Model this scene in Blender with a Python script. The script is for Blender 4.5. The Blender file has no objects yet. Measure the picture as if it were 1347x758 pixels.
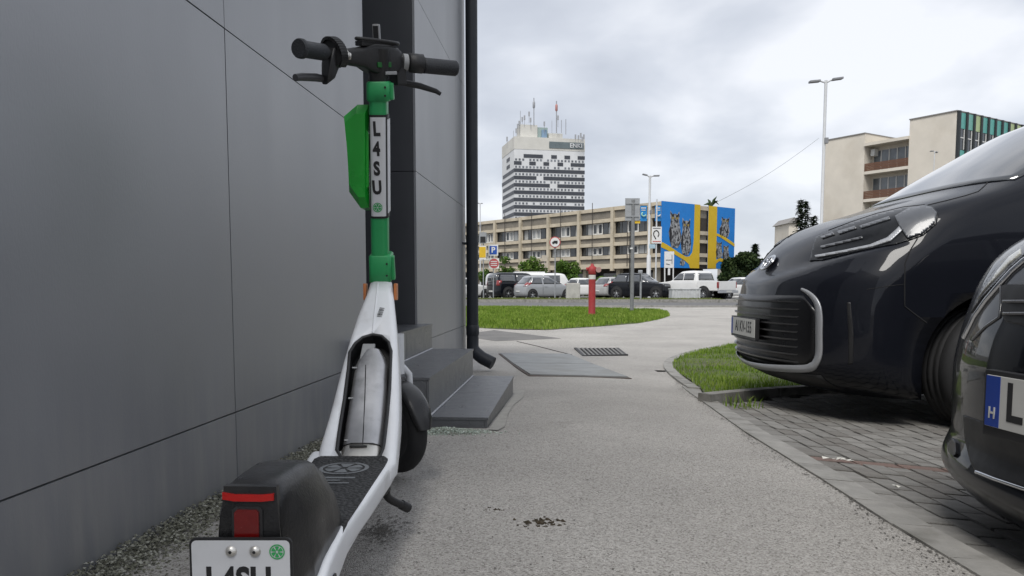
import bpy, bmesh, math, random
import numpy as np
from mathutils import Vector, Matrix
from mathutils.bvhtree import BVHTree
from mathutils.geometry import delaunay_2d_cdt

random.seed(7)
RNG = np.random.default_rng(7)
SC = bpy.context.scene
COL = SC.collection

# ------------------------------------------------------------------ camera
CAM_H, CAM_TILT, CAM_F, IMG_W, IMG_H = 0.56, math.radians(4.5), 997.0, 1347.0, 758.0
HORIZON_V = 376.0
PV = HORIZON_V + CAM_F * math.tan(CAM_TILT)
cam_data = bpy.data.cameras.new('camera')
cam = bpy.data.objects.new('camera', cam_data)
COL.objects.link(cam)
cam.location = (0, 0, CAM_H)
cam.rotation_euler = (math.pi / 2 - CAM_TILT, 0, 0)
cam_data.sensor_width = 36.0
cam_data.lens = 36.0 * CAM_F / IMG_W
cam_data.shift_y = (PV - IMG_H / 2) / IMG_W
cam_data.clip_start, cam_data.clip_end = 0.05, 6000
SC.camera = cam

# ------------------------------------------------------------------ sky and sun
SUN_EL, SUN_AZ = math.radians(54), math.radians(200)      # azimuth clockwise from +Y
world = bpy.data.worlds.new('World')
SC.world = world
world.use_nodes = True
wt = world.node_tree
for n in list(wt.nodes):
    wt.nodes.remove(n)


def N(tree, kind, **kw):
    n = tree.nodes.new(kind)
    for k, v in kw.items():
        if k.startswith('i_'):
            n.inputs[k[2:].replace('_', ' ')].default_value = v
        else:
            setattr(n, k, v)
    return n


w_out = N(wt, 'ShaderNodeOutputWorld')
w_bg = N(wt, 'ShaderNodeBackground')
w_bg.inputs['Strength'].default_value = 0.1
wt.links.new(w_bg.outputs[0], w_out.inputs[0])
sky = N(wt, 'ShaderNodeTexSky', sky_type='NISHITA', sun_disc=False, sun_elevation=SUN_EL, sun_rotation=SUN_AZ)
w_tc = N(wt, 'ShaderNodeTexCoord')
w_sep = N(wt, 'ShaderNodeSeparateXYZ')
wt.links.new(w_tc.outputs['Generated'], w_sep.inputs[0])
w_abs = N(wt, 'ShaderNodeMath', operation='ABSOLUTE')
wt.links.new(w_sep.outputs['Z'], w_abs.inputs[0])
w_add = N(wt, 'ShaderNodeMath', operation='ADD')
w_add.inputs[1].default_value = 0.34
wt.links.new(w_abs.outputs[0], w_add.inputs[0])
w_div = N(wt, 'ShaderNodeVectorMath', operation='DIVIDE')
w_cmb = N(wt, 'ShaderNodeCombineXYZ')
wt.links.new(w_add.outputs[0], w_cmb.inputs[0])
wt.links.new(w_add.outputs[0], w_cmb.inputs[1])
w_cmb.inputs[2].default_value = 1.0
wt.links.new(w_tc.outputs['Generated'], w_div.inputs[0])
wt.links.new(w_cmb.outputs[0], w_div.inputs[1])
w_n1 = N(wt, 'ShaderNodeTexNoise')
w_n1.inputs['Scale'].default_value = 2.1
w_n1.inputs['Detail'].default_value = 5
w_n1.inputs['Roughness'].default_value = 0.47
w_n1.inputs['Distortion'].default_value = 0.15
wt.links.new(w_div.outputs[0], w_n1.inputs['Vector'])
w_r1 = N(wt, 'ShaderNodeValToRGB')
cr = w_r1.color_ramp
cr.elements[0].position, cr.elements[0].color = 0.32, (2.8, 2.98, 3.38, 1)
cr.elements[1].position, cr.elements[1].color = 0.62, (5.0, 5.1, 5.35, 1)
e = cr.elements.new(0.48)
e.color = (3.7, 3.88, 4.25, 1)
wt.links.new(w_n1.outputs['Fac'], w_r1.inputs[0])
w_mix = N(wt, 'ShaderNodeMix', data_type='RGBA')
w_mix.inputs[0].default_value = 0.93
wt.links.new(sky.outputs[0], w_mix.inputs[6])
wt.links.new(w_r1.outputs[0], w_mix.inputs[7])
wt.links.new(w_mix.outputs[2], w_bg.inputs['Color'])

sun_data = bpy.data.lights.new('sun', 'SUN')
sun_data.energy, sun_data.angle, sun_data.color = 1.5, math.radians(25), (1.0, 0.97, 0.92)
sun = bpy.data.objects.new('sun', sun_data)
COL.objects.link(sun)
sd = Vector((math.sin(SUN_AZ) * math.cos(SUN_EL), math.cos(SUN_AZ) * math.cos(SUN_EL), math.sin(SUN_EL)))
sun.rotation_euler = sd.to_track_quat('Z', 'Y').to_euler()
sun.location = sd * 30

SC.view_settings.view_transform = 'Standard'
SC.view_settings.look = 'None'
SC.view_settings.exposure = 0.95
SC.view_settings.gamma = 1.0
SC.cycles.use_denoising = True
SC.cycles.max_bounces = 6
SC.cycles.caustics_reflective = False
SC.cycles.caustics_refractive = False


# ------------------------------------------------------------------ pixel -> world
def ray(u, v):
    a, b = (u - IMG_W / 2) / CAM_F, (PV - v) / CAM_F
    return Vector((a, b * math.sin(CAM_TILT) + math.cos(CAM_TILT), b * math.cos(CAM_TILT) - math.sin(CAM_TILT)))


def P(u, v, Y):
    d = ray(u, v)
    s = Y / d.y
    return Vector((d.x * s, Y, CAM_H + d.z * s))


# ground height: falls gently away from the wall corner and towards the bays
_T1 = ([-50, 1.5, 3.2, 4.7, 6.85, 10, 20, 50, 60], [0.0, 0.0, -.042, -.118, -.205, -.25, -.29, -.34, -.34])
_T2 = ([-50, 0.0, 1.5, 4.0, 5.6, 10, 20, 50, 60], [-.05, -.06, -.10, -.19, -.225, -.26, -.29, -.34, -.34])


def _smooth(tab):
    ys = np.arange(-20, 70, 0.1)
    z = np.interp(ys, tab[0], tab[1])
    k = np.ones(9) / 9
    z2 = np.convolve(np.pad(z, 4, mode='edge'), k, 'valid')
    return ys, z2


_S1, _S2 = _smooth(_T1), _smooth(_T2)


def gz(x, y):
    t = min(max((x - 0.3) / 1.9, 0), 1)
    b = t * t * (3 - 2 * t)
    return float((1 - b) * np.interp(y, *_S1) + b * np.interp(y, *_S2))


def G(u, v, dz=0.0):
    d = ray(u, v)
    z = -0.1
    for _ in range(30):
        s = (z - CAM_H) / d.z
        z = gz(d.x * s, d.y * s) + dz
    s = (z - CAM_H) / d.z
    return Vector((d.x * s, d.y * s, z))


# ------------------------------------------------------------------ mesh builder
class MB:
    def __init__(self):
        self.v, self.f, self.sm = [], [], []

    def add(self, vs, fs, smooth=False):
        o = len(self.v)
        self.v += [tuple(p) for p in vs]
        self.f += [tuple(i + o for i in f) for f in fs]
        self.sm += [smooth] * len(fs)
        return self

    def box(self, c, s, m=None, bev=0.0):
        c = Vector(c)
        hx, hy, hz = s[0] / 2, s[1] / 2, s[2] / 2
        if bev <= 0:
            vs = [Vector((x, y, z)) for x in (-hx, hx) for y in (-hy, hy) for z in (-hz, hz)]
            fs = [(0, 1, 3, 2), (4, 6, 7, 5), (0, 4, 5, 1), (2, 3, 7, 6), (0, 2, 6, 4), (1, 5, 7, 3)]
        else:
            bev = min(bev, hx * .9, hy * .9, hz * .9)
            bm = bmesh.new()
            bmesh.ops.create_cube(bm, size=1.0)
            for p in bm.verts:
                p.co = Vector((p.co.x * s[0], p.co.y * s[1], p.co.z * s[2]))
            bmesh.ops.bevel(bm, geom=list(bm.edges), offset=bev, segments=2, affect='EDGES', profile=0.7)
            bm.verts.index_update()
            vs = [p.co.copy() for p in bm.verts]
            fs = [tuple(q.index for q in f.verts) for f in bm.faces]
            bm.free()
        if m is not None:
            vs = [m @ p for p in vs]
        return self.add([p + c for p in vs], fs, False)

    def tube(self, pts, r, n=10, caps=True, smooth=True, flat=None):
        pts = [Vector(p) for p in pts]
        rs = r if isinstance(r, (list, tuple)) else [r] * len(pts)
        rings = []
        t0 = (pts[1] - pts[0]).normalized()
        ref = Vector((0, 0, 1)) if abs(t0.z) < .9 else Vector((1, 0, 0))
        a = t0.cross(ref).normalized()
        for i, p in enumerate(pts):
            t = (pts[min(i + 1, len(pts) - 1)] - pts[max(i - 1, 0)]).normalized()
            a = (a - t * a.dot(t)).normalized()
            b = t.cross(a)
            rings.append([p + (a * math.cos(k * 2 * math.pi / n) + b * math.sin(k * 2 * math.pi / n)) * rs[i] for k in range(n)])
        return self.loft(rings, caps, smooth)

    def loft(self, rings, caps=True, smooth=True, close=True):
        n = len(rings[0])
        vs = [p for r in rings for p in r]
        fs = []
        for i in range(len(rings) - 1):
            for k in range(n if close else n - 1):
                k2 = (k + 1) % n
                fs.append((i * n + k, i * n + k2, (i + 1) * n + k2, (i + 1) * n + k))
        self.add(vs, fs, smooth)
        if caps:
            self.add(rings[0], [tuple(reversed(range(n)))], False)
            self.add(rings[-1], [tuple(range(n))], False)
        return self

    def lathe(self, prof, c, ax, n=24, smooth=True, start=None, caps=False):
        c, ax = Vector(c), Vector(ax).normalized()
        ref = Vector((0, 0, 1)) if abs(ax.z) < .9 else Vector((1, 0, 0))
        a = ax.cross(ref).normalized()
        b = ax.cross(a)
        rings = []
        for (r, h) in prof:
            rings.append([c + ax * h + (a * math.cos(k * 2 * math.pi / n) + b * math.sin(k * 2 * math.pi / n)) * r for k in range(n)])
        return self.loft(rings, caps, smooth)

    def prism(self, poly, d, smooth=False):
        """poly: list of 3-D points in one plane, d: extrusion vector"""
        d = Vector(d)
        a = [Vector(p) for p in poly]
        b = [p + d for p in a]
        n = len(a)
        self.add(a + b, [tuple(reversed(range(n))), tuple(range(n, 2 * n))] + [(k, (k + 1) % n, n + (k + 1) % n, n + k) for k in range(n)], smooth)
        return self

    def mesh(self, name):
        me = bpy.data.meshes.new(name)
        me.from_pydata(self.v, [], self.f)
        me.polygons.foreach_set('use_smooth', self.sm)
        me.update()
        return me

    def weld(self, dist=1e-5):
        bm = bmesh.new()
        me = self.mesh('tmp')
        bm.from_mesh(me)
        bmesh.ops.remove_doubles(bm, verts=bm.verts, dist=dist)
        bmesh.ops.recalc_face_normals(bm, faces=bm.faces)
        bm.verts.index_update()
        self.v = [tuple(p.co) for p in bm.verts]
        self.f = [tuple(q.index for q in f.verts) for f in bm.faces]
        self.sm = [f.smooth for f in bm.faces]
        bm.free()
        bpy.data.meshes.remove(me)
        return self


ROOTM = {}


def link_mesh(name, me, mat, parent=None, kind=None, label=None):
    o = bpy.data.objects.new(name, me)
    if mat is not None and not me.materials:
        me.materials.append(mat)
    COL.objects.link(o)
    if parent is not None:
        o.parent = parent
        if parent.name in ROOTM:
            o.matrix_parent_inverse = ROOTM[parent.name].inverted()
    if kind:
        o['kind'] = kind
    if label:
        o['label'] = label
    return o


def part(name, mb, mat, parent=None, kind=None, label=None):
    return link_mesh(name, mb.mesh(name), mat, parent, kind, label)


def thing(name, label, cat, loc=(0, 0, 0), group=None):
    o = bpy.data.objects.new(name, None)
    COL.objects.link(o)
    o.empty_display_size = 0.1
    o.location = loc
    ROOTM[o.name] = Matrix.Translation(Vector(loc))
    return tag(o, label, cat, group)


def tag(o, label, cat, group=None):
    o['label'], o['category'] = label, cat
    if group:
        o['group'] = group
    return o


def struct(name, mb, mat):
    return part(name, mb, mat, None, 'structure')


def dup(o, parent=None):
    c = o.copy()
    COL.objects.link(c)
    if parent is not None:
        c.parent = parent
    for ch in [x for x in KIDS.get(o.name, [])]:
        dup(ch, c)
    return c


KIDS = {}


def index_kids(o):
    ks = [x for x in COL.objects if x.parent == o]
    KIDS[o.name] = ks
    for k in ks:
        index_kids(k)


def text_mesh(txt, size, m, extrude=0.0004, bold=0.0, squeeze=1.0, align='CENTER'):
    cu = bpy.data.curves.new('t', 'FONT')
    cu.body, cu.size, cu.extrude, cu.offset = txt, size, extrude, bold
    cu.align_x, cu.align_y = align, 'CENTER'
    cu.resolution_u = 3
    o = bpy.data.objects.new('t', cu)
    COL.objects.link(o)
    dg = bpy.context.evaluated_depsgraph_get()
    me = bpy.data.meshes.new_from_object(o.evaluated_get(dg))
    me.transform(m @ Matrix.Diagonal((squeeze, 1, 1, 1)))
    me.materials.clear()
    bpy.data.objects.remove(o)
    bpy.data.curves.remove(cu)
    me.name = 'lettering'
    return me


def frame(o, x, y):
    """matrix whose local x,y axes are the given world directions"""
    x = Vector(x).normalized()
    y = Vector(y)
    y = (y - x * y.dot(x)).normalized()
    z = x.cross(y)
    m = Matrix((x, y, z)).transposed().to_4x4()
    m.translation = Vector(o)
    return m


def boolean(o, cutters, solver='EXACT'):
    """cut meshes out of o and bake the result"""
    tmp = []
    for c in cutters:
        mod = o.modifiers.new('cut', 'BOOLEAN')
        mod.operation, mod.solver, mod.object = 'DIFFERENCE', solver, c
        try:
            mod.material_mode = 'TRANSFER'
        except Exception:
            pass
        tmp.append(c)
    dg = bpy.context.evaluated_depsgraph_get()
    dg.update()
    me = bpy.data.meshes.new_from_object(o.evaluated_get(dg))
    o.modifiers.clear()
    old = o.data
    o.data = me
    me.name = old.name
    for c in tmp:
        bpy.data.objects.remove(c)


# ------------------------------------------------------------------ materials
MATS = {}


def pm(name, col, rough=0.6, var=0.12, scale=6.0, bump=0.0, bscale=60.0, metal=0.0, coat=0.0, spec=0.5,
       streak=None, dirt=None, dscale=3.0, emit=None, transmission=0.0, rvar=0.08, alpha=None, detail=6):
    if name in MATS:
        return MATS[name]
    m = bpy.data.materials.new(name)
    MATS[name] = m
    m.use_nodes = True
    t = m.node_tree
    b = t.nodes['Principled BSDF']
    tc = N(t, 'ShaderNodeTexCoord')
    mp = N(t, 'ShaderNodeMapping')
    if streak:
        mp.inputs['Scale'].default_value = streak
    t.links.new(tc.outputs['Object'], mp.inputs[0])
    nz = N(t, 'ShaderNodeTexNoise')
    nz.inputs['Scale'].default_value, nz.inputs['Detail'].default_value = scale, detail
    nz.inputs['Roughness'].default_value = 0.62
    t.links.new(mp.outputs[0], nz.inputs['Vector'])
    rp = N(t, 'ShaderNodeMapRange')
    rp.inputs[1].default_value, rp.inputs[2].default_value = 0.3, 0.7
    rp.inputs[3].default_value, rp.inputs[4].default_value = 1 - var, 1 + var
    t.links.new(nz.outputs['Fac'], rp.inputs[0])
    mx = N(t, 'ShaderNodeVectorMath', operation='SCALE')
    mx.inputs[0].default_value = col[:3]
    t.links.new(rp.outputs[0], mx.inputs['Scale'])
    out = mx.outputs[0]
    if dirt:
        n2 = N(t, 'ShaderNodeTexNoise')
        n2.inputs['Scale'].default_value, n2.inputs['Detail'].default_value = dscale, 8
        t.links.new(tc.outputs['Object'], n2.inputs['Vector'])
        r2 = N(t, 'ShaderNodeMapRange')
        r2.inputs[1].default_value, r2.inputs[2].default_value = dirt[1], dirt[2]
        r2.inputs[4].default_value = dirt[3] if len(dirt) > 3 else 1.0
        t.links.new(n2.outputs['Fac'], r2.inputs[0])
        m2 = N(t, 'ShaderNodeMix', data_type='RGBA')
        m2.inputs[7].default_value = (*dirt[0], 1)
        t.links.new(r2.outputs[0], m2.inputs[0])
        t.links.new(out, m2.inputs[6])
        out = m2.outputs[2]
    t.links.new(out, b.inputs['Base Color'])
    rr = N(t, 'ShaderNodeMapRange')
    rr.inputs[1].default_value, rr.inputs[2].default_value = 0.3, 0.7
    rr.inputs[3].default_value, rr.inputs[4].default_value = max(0.01, rough - rvar), min(1, rough + rvar)
    t.links.new(nz.outputs['Fac'], rr.inputs[0])
    t.links.new(rr.outputs[0], b.inputs['Roughness'])
    b.inputs['Metallic'].default_value = metal
    b.inputs['Specular IOR Level'].default_value = spec
    b.inputs['Coat Weight'].default_value = coat
    b.inputs['Coat Roughness'].default_value = 0.03
    b.inputs['Transmission Weight'].default_value = transmission
    if emit:
        b.inputs['Emission Color'].default_value = (*emit[0], 1)
        b.inputs['Emission Strength'].default_value = emit[1]
    if bump > 0:
        nb = N(t, 'ShaderNodeTexNoise')
        nb.inputs['Scale'].default_value, nb.inputs['Detail'].default_value = bscale, 4
        t.links.new(mp.outputs[0], nb.inputs['Vector'])
        bp = N(t, 'ShaderNodeBump')
        bp.inputs['Strength'].default_value = bump
        bp.inputs['Distance'].default_value = 0.01
        t.links.new(nb.outputs['Fac'], bp.inputs['Height'])
        t.links.new(bp.outputs[0], b.inputs['Normal'])
    return m
# ================================================================== ground, paths, paving
def aggregate(name, cols, cell, bump, stain, stain_lim=(0.56, 0.72, .6), moss=None):
    """cast surface with visible small stones"""
    m = bpy.data.materials.new(name)
    m.use_nodes = True
    t = m.node_tree
    b = t.nodes['Principled BSDF']
    tc = N(t, 'ShaderNodeTexCoord')
    vo = N(t, 'ShaderNodeTexVoronoi', feature='F1')
    vo.inputs['Scale'].default_value = cell
    t.links.new(tc.outputs['Object'], vo.inputs['Vector'])
    sp = N(t, 'ShaderNodeSeparateColor')
    t.links.new(vo.outputs['Color'], sp.inputs[0])
    rp = N(t, 'ShaderNodeValToRGB')
    els = rp.color_ramp.elements
    els[0].position, els[0].color = 0.0, (*cols[0], 1)
    els[1].position, els[1].color = 1.0, (*cols[-1], 1)
    for i, c in enumerate(cols[1:-1]):
        e = els.new((i + 1) / (len(cols) - 1))
        e.color = (*c, 1)
    t.links.new(sp.outputs[0], rp.inputs[0])
    big = N(t, 'ShaderNodeTexNoise')
    big.inputs['Scale'].default_value, big.inputs['Detail'].default_value = 0.9, 9
    big.inputs['Roughness'].default_value = 0.6
    t.links.new(tc.outputs['Object'], big.inputs['Vector'])
    mr = N(t, 'ShaderNodeMapRange')
    mr.inputs[1].default_value, mr.inputs[2].default_value = 0.3, 0.7
    mr.inputs[3].default_value, mr.inputs[4].default_value = 0.84, 1.14
    t.links.new(big.outputs['Fac'], mr.inputs[0])
    sc = N(t, 'ShaderNodeVectorMath', operation='SCALE')
    t.links.new(rp.outputs[0], sc.inputs[0])
    t.links.new(mr.outputs[0], sc.inputs['Scale'])
    st = N(t, 'ShaderNodeTexNoise')
    st.inputs['Scale'].default_value, st.inputs['Detail'].default_value = 1.7, 10
    st.inputs['Roughness'].default_value = 0.7
    mp = N(t, 'ShaderNodeMapping')
    mp.inputs['Location'].default_value = (3.1, 7.7, 0)
    t.links.new(tc.outputs['Object'], mp.inputs[0])
    t.links.new(mp.outputs[0], st.inputs['Vector'])
    sr = N(t, 'ShaderNodeMapRange')
    sr.inputs[1].default_value, sr.inputs[2].default_value, sr.inputs[4].default_value = stain_lim
    t.links.new(st.outputs['Fac'], sr.inputs[0])
    mx = N(t, 'ShaderNodeMix', data_type='RGBA')
    mx.inputs[7].default_value = (*stain, 1)
    t.links.new(sr.outputs[0], mx.inputs[0])
    t.links.new(sc.outputs[0], mx.inputs[6])
    t.links.new(mx.outputs[2], b.inputs['Base Color'])
    b.inputs['Roughness'].default_value = 0.88
    b.inputs['Specular IOR Level'].default_value = 0.3
    n3 = N(t, 'ShaderNodeTexNoise')
    n3.inputs['Scale'].default_value, n3.inputs['Detail'].default_value = 35, 3
    t.links.new(tc.outputs['Object'], n3.inputs['Vector'])
    ad = N(t, 'ShaderNodeMath', operation='ADD')
    t.links.new(vo.outputs['Distance'], ad.inputs[0])
    t.links.new(n3.outputs['Fac'], ad.inputs[1])
    bp = N(t, 'ShaderNodeBump', invert=True)
    bp.inputs['Strength'].default_value, bp.inputs['Distance'].default_value = bump, 0.006
    t.links.new(ad.outputs[0], bp.inputs['Height'])
    t.links.new(bp.outputs[0], b.inputs['Normal'])
    return m


M_PATH = aggregate('path_aggregate', [(.19, .178, .162), (.35, .332, .308), (.415, .396, .369), (.45, .43, .402), (.55, .53, .50)], 290, .7, (.13, .12, .105), (.6, .8, .5))
M_ROAD = pm('road_asphalt', (.13, .128, .128), .9, .16, 2.0, .4, 70, dirt=((.075, .075, .077), .5, .7, .8))
M_SOIL = pm('soil', (.11, .095, .07), .95, .3, 9, .6, 40)
M_GROUND = pm('ground_far', (.16, .155, .14), .95, .2, .3, .2, 10)
M_KERB = pm('kerb_concrete', (.27, .262, .245), .9, .2, 9, .5, 120, dirt=((.12, .115, .10), .52, .72, .75), dscale=7)
M_KERB2 = pm('kerb_dark_concrete', (.22, .214, .20), .92, .25, 9, .5, 120, dirt=((.07, .068, .058), .48, .7, .8), dscale=6)
M_BLOCK = [pm('paver_%s' % n, c, .9, .22, 14, .6, 160, dirt=((.06, .057, .05), .56, .74, .6), dscale=5)
           for n, c in (('grey', (.20, .193, .18)), ('light', (.24, .232, .217)), ('brown', (.17, .16, .147)))]
M_BLOCKRED = pm('paver_red', (.17, .115, .098), .9, .2, 14, .6, 160, dirt=((.08, .065, .055), .5, .7, .7), dscale=5)
M_JOINT = pm('joint_sand', (.012, .011, .009), .97, .3, 30, .4, 90)

WALL_D = Vector((.0753, .99716, 0))
WALL_N = Vector((.99716, -.0753, 0))
WALL_O = Vector((-.932, 0, 0))


def WL(s, n, z):
    return WALL_O + WALL_D * s + WALL_N * n + Vector((0, 0, z))


def sheet(rows, dz=0.0, smooth=True):
    """rows: list of (y, [x...]) with equal counts"""
    vs, fs = [], []
    n = len(rows[0][1])
    for (y, xs) in rows:
        for x in xs:
            vs.append((x, y, gz(x, y) + dz))
    for i in range(len(rows) - 1):
        for k in range(n - 1):
            fs.append((i * n + k, i * n + k + 1, (i + 1) * n + k + 1, (i + 1) * n + k))
    return MB().add(vs, fs, smooth)


# far ground, out to the horizon
ys = [-60, -20, -8, -4, -2, 0, 1, 2, 3, 4, 5, 6, 7, 8, 10, 12, 15, 20, 30, 45, 60, 100, 200, 500, 1200, 3000]
xs = [-2500, -800, -300, -100, -40, -15, -6, -2, -1, 0, 1, 2, 3, 5, 8, 15, 40, 100, 300, 800, 2500]
struct('ground', sheet([(y, xs) for y in ys], -.05), M_GROUND)

# strip line (inner edge of the concrete edging) in world x for a given y
STRIP = [(g_.x, g_.y) for g_ in (G(u, v) for (u, v) in ((1285, 757), (1216.6, 718), (1148.6, 677), (1104, 646), (1060, 619), (983, 571.5), (930, 533), (900, 512), (889, 501)))]
STRIP = [(STRIP[0][0] - .06, STRIP[0][1] - 1.0)] + STRIP


def strip_x(y):
    return float(np.interp(y, [p[1] for p in STRIP], [p[0] for p in STRIP]))


rows = []
for y in list(np.arange(-3, 7.01, .25)):
    xw = -.95 + .0755 * y
    xr = strip_x(y)
    rows.append((float(y), list(np.linspace(xw, xr, 16))))
pav = sheet(rows)
rows = []
for y in list(np.arange(7, 12, .2)) + [12, 13, 14, 16, 18, 20, 22, 25, 28, 31]:
    rows.append((float(y), list(np.linspace(-8, 16, 110))))
p2 = sheet(rows)
pav.add(p2.v, p2.f, True)
rows = []
for y in np.arange(5.35, 7.01, .3):
    rows.append((float(y), list(np.linspace(strip_x(y), 16, 16))))
p2 = sheet(rows)
pav.add(p2.v, p2.f, True)
struct('footpath', pav, M_PATH)

# near kerb of the grass island
isl_kerb_near = [(p_.x, p_.y) for p_ in (G(u, v, .05) for (u, v) in ((938, 520), (962, 517.5), (990, 514.5), (1030, 511), (1064, 508)))]
kx, ky = isl_kerb_near[-1]
isl_kerb_near += [(kx + .6, ky + .1), (kx + 2, ky + .2), (9, ky + .4)]

# parking bay base sheet with the dark joint sand
rows = [(float(y), list(np.linspace(strip_x(y) + .05, 7, 22))) for y in np.arange(-3, 5.5, .3)]
bay = struct('parking_bay', sheet(rows, -.034), M_JOINT)

# paving blocks of the bay, rows parallel to the path
CW, CL, GAP = .086, .166, .012
bl = MB().box((0, 0, -.02), (CW - GAP + .002, CL - GAP - .003, .04), bev=.0025)
bl_meshes = []
for mat in M_BLOCK:
    me = bl.mesh('paving_block')
    me.materials.append(mat)
    bl_meshes.append(me)
blr = MB().box((0, 0, -.02), (CL - GAP, CW - GAP, .04), bev=.004)
me_red = blr.mesh('paving_block')
me_red.materials.append(M_BLOCKRED)
red_y = G(1130, 607.5).y
first = []
rest = MB()
half = MB().box((0, 0, -.02), (CW - GAP, CL / 2 - GAP, .04), bev=.0025)
half_mesh = half.mesh('paving_block')
half_mesh.materials.append(M_BLOCK[0])
kx_ = [q_[0] for q_ in isl_kerb_near]
ky_ = [q_[1] for q_ in isl_kerb_near]


def bay_cell(x, y, kind):
    y2 = y - .02 * (x - 1.2)
    lim = float(np.interp(x, kx_, ky_)) - (CL / 2 if kind == 'full' else .04)
    if y2 > lim or y2 < -.6:
        return
    an = abs(math.atan2(x, y2))
    first.append((math.hypot(x, y2) * (.8 if kind == 'red' else 1) + (6 if an > .63 else 0) + (4 if y2 < .9 else 0), x, y2, kind))


for c in range(0, 58):
    for sgn in (-1, 1):
        lead = 0.0
        if c % 2:
            yh = red_y + sgn * (CW / 2 + CL / 4)
            bay_cell(strip_x(yh) + .107 + CW / 2 + c * CW, yh, 'half')
            lead = CL / 2
        for r in range(0, 22):
            y = red_y + sgn * (CW / 2 + lead + CL / 2 + r * CL)
            bay_cell(strip_x(y) + .107 + CW / 2 + c * CW, y, 'full')
for c in range(0, 20):
    bay_cell(strip_x(red_y) + .107 + CL / 2 + c * CL, red_y, 'red')
first.sort()
rngb = random.Random(4)
for i, (s_, x, y, kind_) in enumerate(first):
    z = gz(x, y) - .001 + rngb.uniform(-.002, .002)
    if i < 290:
        o = bpy.data.objects.new('paving_block', me_red if kind_ == 'red' else half_mesh if kind_ == 'half' else bl_meshes[rngb.choice((0, 0, 1, 2))])
        COL.objects.link(o)
        o.location = (x, y, z)
        sl = (gz(x, y + .1) - gz(x, y - .1)) / .2
        sx = (gz(x + .1, y) - gz(x - .1, y)) / .2
        o.rotation_euler = (math.atan(sl) + rngb.uniform(-.008, .008), -math.atan(sx) + rngb.uniform(-.008, .008), rngb.uniform(-.012, .012) - .03)
        o.parent = bay
    else:
        rest.box((x, y, z - .02), (CW - GAP, (CL if kind_ == 'full' else CL / 2) - GAP, .04))
part('paving_blocks_beyond', rest, M_BLOCK[0], bay, 'stuff')

# concrete edging strip: separate small kerb stones along the bay and round the grass tip
edge_root = struct('edging_strip', sheet([(float(y), [strip_x(y) - .002, strip_x(y) + .10]) for y in np.arange(-1, 5.7, .3)], -.03), M_JOINT)
yy = 0.1
while yy < 5.4:
    a, b_ = yy + .003, yy + .25 - .003
    mb = MB()
    q = []
    for (x_off, y) in ((.001, a), (.102, a), (.102, b_), (.001, b_)):
        x = strip_x(y) + x_off
        q.append((x, y, gz(x, y) + .006 + random.uniform(-.0015, .0015)))
    mb.prism([(p[0], p[1], p[2] - .06) for p in q], (0, 0, .06))
    part('kerb_stone', mb, M_KERB, edge_root)
    yy += .25

# ------------------------------------------------------------------ grass island with kerb beside the van
tip = [G(u, v) for (u, v) in ((905, 512), (889, 501), (876, 490), (871, 480), (880, 472), (900, 465), (930, 459), (962, 453))]
inner = [G(u, v, .03) for (u, v) in ((920, 513), (906, 504), (893, 494), (884, 486), (888, 478), (905, 470), (932, 463), (963, 457))]
far_pts = [(3.2, 10.6), (6.0, 12.2), (9.0, 13.4)]
tipw = [(p.x, p.y) for p in tip] + far_pts
# inner outline is the kerb line moved inwards
def offset_line(pl, d):
    out = []
    for i, p in enumerate(pl):
        a = Vector(pl[max(i - 1, 0)])
        b_ = Vector(pl[min(i + 1, len(pl) - 1)])
        t = (b_ - a).normalized()
        nrm = Vector((t.y, -t.x))
        out.append((p[0] + nrm.x * d, p[1] + nrm.y * d))
    return out


def resample(pl, step):
    out = [Vector(pl[0])]
    acc = 0
    for i in range(len(pl) - 1):
        a, b_ = Vector(pl[i]), Vector(pl[i + 1])
        L = (b_ - a).length
        d = step - acc
        while d <= L:
            out.append(a.lerp(b_, d / L))
            d += step
        acc = (acc + L) % step if L + acc >= step else acc + L
    return out


def chaikin(pl, k=2):
    for _ in range(k):
        q = [pl[0]]
        for i in range(len(pl) - 1):
            a, b_ = Vector(pl[i]), Vector(pl[i + 1])
            q += [tuple(a.lerp(b_, .25)), tuple(a.lerp(b_, .75))]
        q.append(pl[-1])
        pl = q
    return pl


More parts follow.
